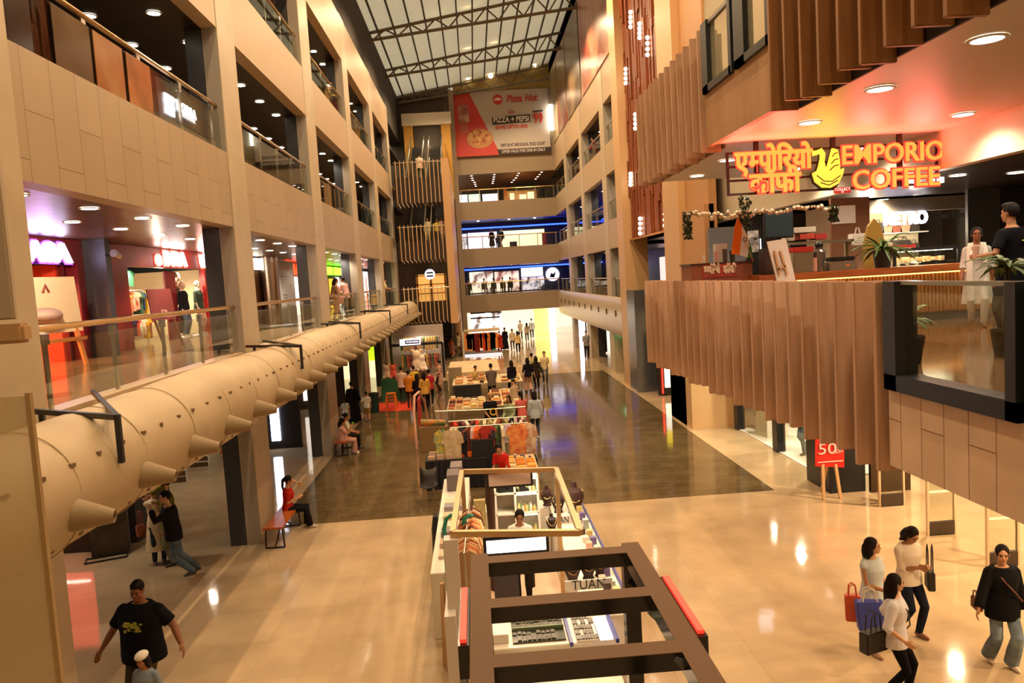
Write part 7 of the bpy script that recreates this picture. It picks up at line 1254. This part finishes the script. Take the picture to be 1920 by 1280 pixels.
# seated on the benches
fig('person in a red top and black trousers sitting on the wooden bench with a phone', (-4.62, 17.78, 0), -82, 1.6, 'f', sit(.44, .47, LH=(-.06, .26, 1.12), RH=(.06, .24, .78), LF=(-.1, .42, .085), RF=(.07, .5, .085), look=(0, 8, 0), lean=4), ('#b02820', 'short', -.1), ('pants', '#17161a', .03), 'pony', NV, shoes='#c8b8a8')
fig('person in a pink flowered dress sitting on the far bench', (-4.66, 25.5, 0), -80, 1.55, 'f', sit(.4, .47, LH=(-.06, .3, .95), RH=(.06, .3, .95), look=(0, 20, 0)), ('#d8a898', 'short', -.1), ('pants', '#cf9f90', .05), 'long', .012, shoes='#e8e0d8')
fig('person in a white top sitting behind the pink dress on the far bench', (-4.66, 26.25, 0), -75, 1.6, 'f', sit(.42, .47, look=(0, 15, 0)), ('#e0d8c8', 'short', -.1), ('pants', '#2a2624'), 'bun', .012, shoes='#2a2624')
c = G(664, 792); fig('person in a long black robe with a white patterned hem, seen from behind', c, 8, 1.66, 'f', dict(RH=(.3, .05, .9)), ('#141214', 'long', -.86, .1), ('pants', '#141214'), 'bun', .012, loose=.03)
c = G(690, 790); fig('child in a white T-shirt and beige shorts holding the hand of the black robe', c, 10, 1.22, 'm', walk(.08, .05, LH=(-.34, .08, .95)), ('#dcd6ca', 'short', -.12), ('shorts', '#b8935c'), 'short', .012, shoes='#3a3028')
c = G(650, 803); fig('child in a pale blue dress to the left of the black robe', c, 15, 1.2, 'f', dict(), ('#c4ccd4', 'short', -.4, .06), ('pants', '#c4ccd4'), 'pony', .012)
# crowd at the toy stall
for px, py, h, rz, sx, top, bot, hr, lb in ((756, 757, 1.72, -10, 'm', ('#d8b8a8', 'short', -.14), ('pants', '#2f3a2c'), 'short', 'person in a pale pink shirt at the toy stall, leftmost of the crowd'), (770, 765, 1.68, -5, 'm', ('#d8822c', 'short', -.14), ('pants', '#4a3a2c'), 'short', 'person in an orange T-shirt and brown trousers at the toy stall'),
        (786, 770, 1.62, 5, 'f', ('#1c1620', 'long', -.5), ('pants', '#241c20'), 'long', 'person with long black hair and a dark tunic at the toy stall'), (799, 770, 1.68, 10, 'f', ('#d8a24a', 'elbow', -.16), ('pants', '#1a171a'), 'loose', 'person in a mustard top and black trousers at the toy stall'), (808, 760, 1.64, 0, 'f', ('#b8303c', 'short', -.14), ('pants', '#1c1a22'), 'bun', 'person in a crimson top at the right of the toy stall crowd'),
        (779, 752, 1.66, 12, 'm', ('#d8b838', 'short', -.14), ('pants', '#3a3430'), 'short', 'person in a yellow top between others at the toy stall'), (826, 735, 1.6, 100, 'f', ('#c89888', 'long', -.5), ('pants', '#3a2c28'), 'bun', 'person in a dusty pink tunic standing by the pale pole left of the market')):
    fig(lb, G(px, py), rz, h, sx, walk(.04, .05, LH=(-.16, .25, 1.0)), top, bot, hr, .015, shoes='#2a2422')
# among the market stalls: those whose feet are hidden are placed by the top of the head
def H(px, py, h): v = onz(px, py, h); v.z = 0; return v
for px, py, h, rz, sx, top, bot, hr, pose, lb in (
        (920, 684, 1.74, 4, 'm', ('#6a5c54', 'short', -.14), ('pants', '#2c2826'), 'short', {}, 'person in a grey shirt seen from behind at the far market tables'), (888, 687, 1.45, -120, 'm', ('#c8b06a', 'short', -.14), ('pants', '#6a5a44'), 'short', {}, 'person in a mustard shirt facing the far market tables'),
        (958, 676, 1.66, 15, 'f', ('#1b1724', 'long', -.3), ('pants', '#1a1722', .01), 'loose', walk(.06), 'person dressed all in black beside the far market tables'), (988, 671, 1.66, 10, 'f', ('#1e1a26', 'elbow', -.12), ('pants', '#d8a488', .04), 'long', walk(.12, RH=(.32, -.1, .8), LH=(-.3, -.05, .85)), 'person with a black top and pale pink trousers walking up the aisle'),
        (996, 662, 1.6, 10, 'f', ('#c8c08a', 'short', -.14), ('pants', '#3a3430'), 'bun', walk(.1), 'person in a pale green top beyond the pale pink trousers'), (1004, 668, 1.64, 5, 'f', ('#3a2c24', 'long', -.3), ('pants', '#2a2220'), 'long', walk(.1, ph=-1), 'person in dark brown close behind the pale green top'),
        (916, 737, 1.72, -160, 'm', ('#1d1c20', 'short', -.14), ('pants', '#2a2624'), 'bald', {}, 'bald person in a black T-shirt between the market tables'), (955, 742, 1.6, 150, 'f', ('#9aa882', 'long', -.5), ('pants', '#9aa882'), 'long', {}, 'person in a sage green tunic between the market tables'),
        (977, 735, 1.62, 20, 'f', ('#d86a62', 'short', -.5), ('pants', '#b8504c'), 'pony', {}, 'person in a coral pink tunic at the right of the market tables'), (965, 712, 1.6, 40, 'f', ('#b8a088', 'long', -.14), ('pants', '#5a4a40'), 'cap', {}, 'person with a brown cap bending over the market goods')):
    fig(lb, H(px, py, h*.995), rz, h, sx, pose or dict(LH=(-.14, .3, .95), RH=(.14, .3, .95), lean=8), top, bot, hr, .014, shoes='#2a2422')
fig('person in a light grey blue shirt and dark jeans beside the clothes rails', G(1006, 822), 4, 1.62, 'f', walk(.09, .03, -1), ('#b4bcc4', 'long', -.16), ('jeans', '#1f2836', .0), 'bob', .011, shoes='#d8d0c8', loose=.01)
fig('young person in a white and yellow shirt walking on the edge of the brown floor', G(1023, 718), 175, 1.62, 'm', walk(.05, LH=(-.14, .2, 1.1)), ('#e0cfa0', 'short', -.16), ('jeans', '#4a4a54'), 'short', .013, shoes='#2a2422')
# far end
for px, py, h, rz, top, bot, hr, sx, lb in ((948, 655, 1.7, 10, ('#18161c', 'long', -.86, .08), ('pants', '#18161c'), 'bun', 'f', 'person in a black abaya in the far aisle'), (962, 656, 1.6, 10, ('#d8c8b0', 'short', -.14), ('pants', '#5a4a4a'), 'short', 'm', 'person in a cream shirt beside the black abaya'), (972, 662, 1.62, 0, ('#e0c88a', 'short', -.14), ('pants', '#1c1a1c'), 'long', 'f', 'person in a pale yellow top and black skirt in the far aisle'),
        (977, 638, 1.7, 170, ('#e0d8cc', 'long', -.2), ('pants', '#3a3a40'), 'short', 'm', 'person in white beyond the pale yellow top'), (989, 640, 1.6, 5, ('#b8a888', 'short', -.14), ('pants', '#2a2624'), 'long', 'f', 'shorter person of the pair walking away down the far aisle'), (998, 634, 1.76, 0, ('#9a9a9c', 'long', -.16), ('pants', '#2c2c30'), 'short', 'm', 'taller grey-shirted person of the pair walking away down the far aisle'),
        (861, 668, 1.7, -60, ('#cfc2a8', 'short', -.16), ('pants', '#6a6450'), 'short', 'm', 'person in a white shirt and khaki trousers at the foot of the escalator'), (848, 672, 1.5, -40, ('#c8605c', 'short', -.5), ('pants', '#d8a89c'), 'bun', 'f', 'small person in pink beside the white shirt at the escalator'), (1101, 672, 1.76, 175, ('#8a8c90', 'long', -.14), ('pants', '#1e1e22'), 'short', 'm', 'person in a grey shirt leaning on the far right wall looking at a phone')):
    fig(lb, G(px, py), rz, h, sx, walk(.09, .06) if rz < 60 else dict(LH=(-.05, .26, 1.15), RH=(.12, .25, 1.1)), top, bot, hr, .018, shoes='#2a2422')
c = onz(938, 662, 0); t = fig('headless dress stand wearing a long rust red kurta at the end of the far kiosk', (c.x, c.y, 0), 178, 1.62, 'f', dict(RH=(.2, .02, .82), LH=(-.2, .02, .82)), ('#a8341c', 'long', -.5, .1), ('pants', '#7a2418'), 'none', .018); t.name = 'mannequin_stand'; t['category'] = 'mannequin'
# kiosk staff
fig('person in a white shirt leaning in the jewellery kiosk', (.52, 12.75, 0), 172, 1.62, 'f', dict(LH=(-.2, .4, 1.0), RH=(.22, .36, 1.0), lean=9, look=(6, 14, -6)), ('#e4ddd6', 'elbow', -.12), ('pants', '#1c191a'), 'bun', NV, shoes='#2a2422', loose=.015)
c = H(943, 826, 1.6); fig('person in a red top bending over the black-draped market table', c, 150, 1.62, 'f', dict(LH=(-.15, .42, .9), RH=(.16, .4, .92), lean=22, look=(30, 25, 0)), ('#b8241c', 'short', -.2), ('pants', '#2c2426'), 'bun', .011, shoes='#2a2422')
# four on the right
c = G(1638, 1222); fig('person in a sleeveless pale blue top carrying a blue tote and an orange bag', c, 205, 1.63, 'f', walk(.08, .0, -1, RH=(.06, .26, 1.02), LH=(-.26, .1, .85), look=(30, 0, 0)), ('#cfdadd', 'none', -.14), ('pants', '#1c222e'), 'bob', NV, shoes='#b8906a', loose=.012)
d = ony(1630, 1140, c.y-.42); bag('tote_bag', 'big blue tote bag carried by the sleeveless pale blue top', (d.x, c.y-.42, .54), .36, .40, .14, '#3c4aa0', -12, '#e0d8c8', .18, .8); d = ony(1605, 1130, c.y-.3); bag('tote_bag', 'orange bag half hidden behind the blue tote', (d.x, c.y-.2, .58), .2, .36, .12, '#c8502c', -20, '#c8502c', .16, .9)
c = G(1705, 1190); fig('person in a cream blouse and dark trousers looking down at a phone', c, 195, 1.65, 'f', walk(.1, .0, 1, RH=(.05, .25, 1.13), LH=(-.05, .25, 1.13), look=(0, 38, 0)), ('#e6d8c2', 'elbow', -.1), ('pants', '#1e2432'), 'bob', NV, shoes='#8a5a3c', loose=.02)
d = ony(1725, 1112, c.y-.1); bag('shoulder_bag', 'dark olive shoulder bag at the side of the cream blouse', (c.x+.26, c.y-.1, .72), .22, .26, .1, '#2c2818', 70, '#1c1a14', .38, 1.2)
c = onz(1676, 1080, 1.58); c.z = 0; t = fig('person with long black hair in a white shirt and black leggings, nearest on the right', c, 238, 1.6, 'f', walk(.12, .02, 1, RH=(.22, .12, .92), LH=(-.24, .0, .9), look=(25, 0, 0)), ('#dcd9de', 'elbow', -.14), ('crop', '#121116'), 'long', NV, shoes='#7a4a34', loose=.012)
bag('shoulder_bag', 'black handbag on the arm of the white shirt with long hair', (c.x-.3, c.y-.05, .68), .34, .26, .14, '#1e1714', 20, '#1e1714', .24, 1.0)
q = FIG[t.name]; p = MB(); p.tube([q['tp'](.12, .0, .5), q['tp'](.07, .165, .36), q['tp'](-.06, .175, .12), q['tp'](-.15, .1, -.02)], .009, 6); p.build('strap', MAT('strap_black', '#17130f', .6), t, local=True)
c = G(1880, 1248); t = fig('person in a loose black shirt and wide pale jeans at the right edge', c, 172, 1.64, 'f', walk(.06, .0, 1, RF=(.1, -.16, .1), LH=(-.27, .06, .8), RH=(.42, .22, .9), look=(-18, 6, 0)), ('#121214', 'long', -.2), ('jeans', '#8296a4', .045), 'pony', NV, shoes='#e0cfc0', loose=.03, cuff=.01)
q = FIG[t.name]; p = MB(); p.tube([q['tp'](.13, .03, .5), q['tp'](.06, .19, .36), q['tp'](-.08, .19, .2), q['tp'](-.2, .12, .06), q['tp'](-.22, .02, 0)], .01, 6); p.build('strap', MAT('strap_brown', '#6a4028', .6), t, local=True); bag('crossbody_bag', 'brown crossbody bag at the hip of the loose black shirt', (c.x-.31, c.y+.05, .78), .2, .16, .08, '#6e3a20', 80, '#6a4028', .1, 1.0)
# on the coffee deck
c = ony(1832, 525, 12.2); fig('person in a pale grey kurta with a white scarf walking past the pastry case', (c.x, 12.2, 4.25), 150, 1.6, 'f', walk(.08), ('#b8b4a8', 'elbow', -.5, .04), ('pants', '#b8b4a8'), 'bun', NV, scarf='#dcd6c8', skin='#8e5a38')
c = ony(1897, 520, 9.6); t = fig('person in a black T-shirt with a lettered back holding a paper cup on the deck', (c.x, 9.6, 4.25), 20, 1.76, 'm', dict(LH=(-.3, .22, 1.12)), ('#131318', 'short', -.16), ('pants', '#1c1c22'), 'short', NV, shoes='#222222'); f = FIG[t.name]; p = MB(); p.cbox(f['tp'](.06, -.145, .36), .16, .008, .02); p.build('back_print', MAT('print_lime', '#d8e070', .6), t, local=True); q = f['L']['L']['W']*f['k']; v = fw(t, q); p = MB(); p.lathe([(.03, -.02), (.042, .13), (.042, .14)], v+Vector((0, .04, 0)), 12); p.build('paper_cup', MAT('cup_pink', '#d8a890', .5), None, label='pale paper cup in the hand of the black T-shirt on the deck', cat='cup')
# along the balconies
for px, py, X, z, rz, h, sx, top, bot, hr, lb in ((624, 560, -5.5, 4.25, -70, 1.62, 'f', ('#8a6a4c', 'long', -.3), ('pants', '#a08060'), 'long', 'person in brown at the third railing of the first gallery'), (637, 555, -5.6, 4.25, 100, 1.6, 'f', ('#d8a098', 'short', -.3), ('pants', '#b89080'), 'bun', 'person in rose pink at the third railing, middle of three'), (650, 553, -5.5, 4.25, 60, 1.68, 'm', ('#e0b0a8', 'short', -.14), ('jeans', '#8aa0a8'), 'short', 'person in a pale pink shirt and light jeans leaning on the third railing'),
        (718, 540, -5.8, 4.25, -60, 1.65, 'f', ('#c8a880', 'short', -.14), ('pants', '#4a4038'), 'bun', 'person in tan at the fifth railing of the first gallery'), (610, 165, -5.75, 12.53, -80, 1.7, 'm', ('#d8b080', 'long', -.14), ('pants', '#5a4a3a'), 'short', 'person leaning over the third gallery railing in a tan shirt'), (618, 172, -5.7, 12.53, -75, 1.68, 'm', ('#c8543a', 'short', -.14), ('pants', '#3a3030'), 'short', 'person in a rust shirt reaching over the third gallery railing'),
        (1116, 262, 8.1, 12.2, 80, 1.68, 'm', ('#a83a30', 'long', -.14), ('pants', '#2a2624'), 'short', 'person in dark red at a far right third gallery railing')):
    v = onx(px, py, X); fig(lb, (X, v.y, z), rz, h, sx, dict(LH=(-.14, .4, 1.05), RH=(.14, .42, 1.05), lean=14), top, bot, hr, .016, shoes='#2a2422')
for px, Y, z, rz, h, sx, top, bot, hr, lb in ((798, 51.2, 12.1, 0, 1.72, 'm', ('#e4d0b8', 'short', -.14), ('pants', '#2f4a38'), 'short', 'person in a white shirt seen from behind on the highest landing'), (823, 51.2, 8.1, 190, 1.5, 'f', ('#e0c850', 'short', -.14), ('pants', '#4a3a30'), 'bun', 'person in a yellow top on the middle landing'), (806, 51.3, 8.1, 160, 1.6, 'm', ('#e0d8b8', 'long', -.14), ('pants', '#d8c8a8'), 'short', 'person in pale clothes on the middle landing'), (832, 51.3, 8.1, 200, 1.62, 'f', ('#d8b0a0', 'long', -.4), ('pants', '#d8b0a0'), 'bun', 'person in pale pink at the right of the middle landing'),
        (924, 68.4, 8.15, 170, 1.7, 'f', ('#1a161c', 'long', -.7, .06), ('pants', '#1a161c'), 'bun', 'person in a black abaya before the lit poster wall'), (934, 68.3, 8.15, 180, 1.1, 'm', ('#2a2a36', 'short', -.14), ('pants', '#2a2a30'), 'short', 'small child before the lit poster wall'), (943, 68.5, 8.15, 120, 1.7, 'm', ('#24242c', 'long', -.14), ('pants', '#24242c'), 'short', 'person in dark clothes walking by the lit poster wall')):
    fig(lb, (at(px, 480, Y).x, Y, z), rz, h, sx, walk(.06) if Y > 60 else dict(LH=(-.1, .25, 1.05)), top, bot, hr, .018, shoes='#2a2422')
for i, (px, Y, rz, col) in enumerate(((880, 67.6, 10, '#24201e'), (908, 67.9, -20, '#2c2a30'), (926, 68.2, 20, '#3a4036'), (943, 67.6, -10, '#d8c0a0'), (957, 67.7, 0, '#2a2422'))):
    x = at(px, 540, Y).x; t = thing('cafe_chair', '%s dark cafe chair from the left in the first end gallery' % ORD[i], 'chair', (x, Y, 4.2), 0, 'cafe chairs of the end gallery'); p = MB(); p.box(x-.24, x+.24, Y-.24, Y+.24, 4.62, 4.67); p.build('seat', M_black, t); p = MB(); p.box(x-.24, x+.24, Y-.27, Y-.22, 4.62, 5.1); p.build('backrest', M_black, t)
    for a in (-.2, .2):
        for b in (-.2, .2): p = MB(); p.box(x+a-.02, x+a+.02, Y+b-.02, Y+b+.02, 4.2, 4.62); p.build('leg', M_black, t)
    fig('%s seated person from the left in the first end gallery cafe' % ORD[i], (x, Y, 4.2), rz, 1.68, 'm', sit(.4, .5), (col, 'long', -.1), ('pants', '#1c1a1c'), 'short', .02, shoes='#1a1816')
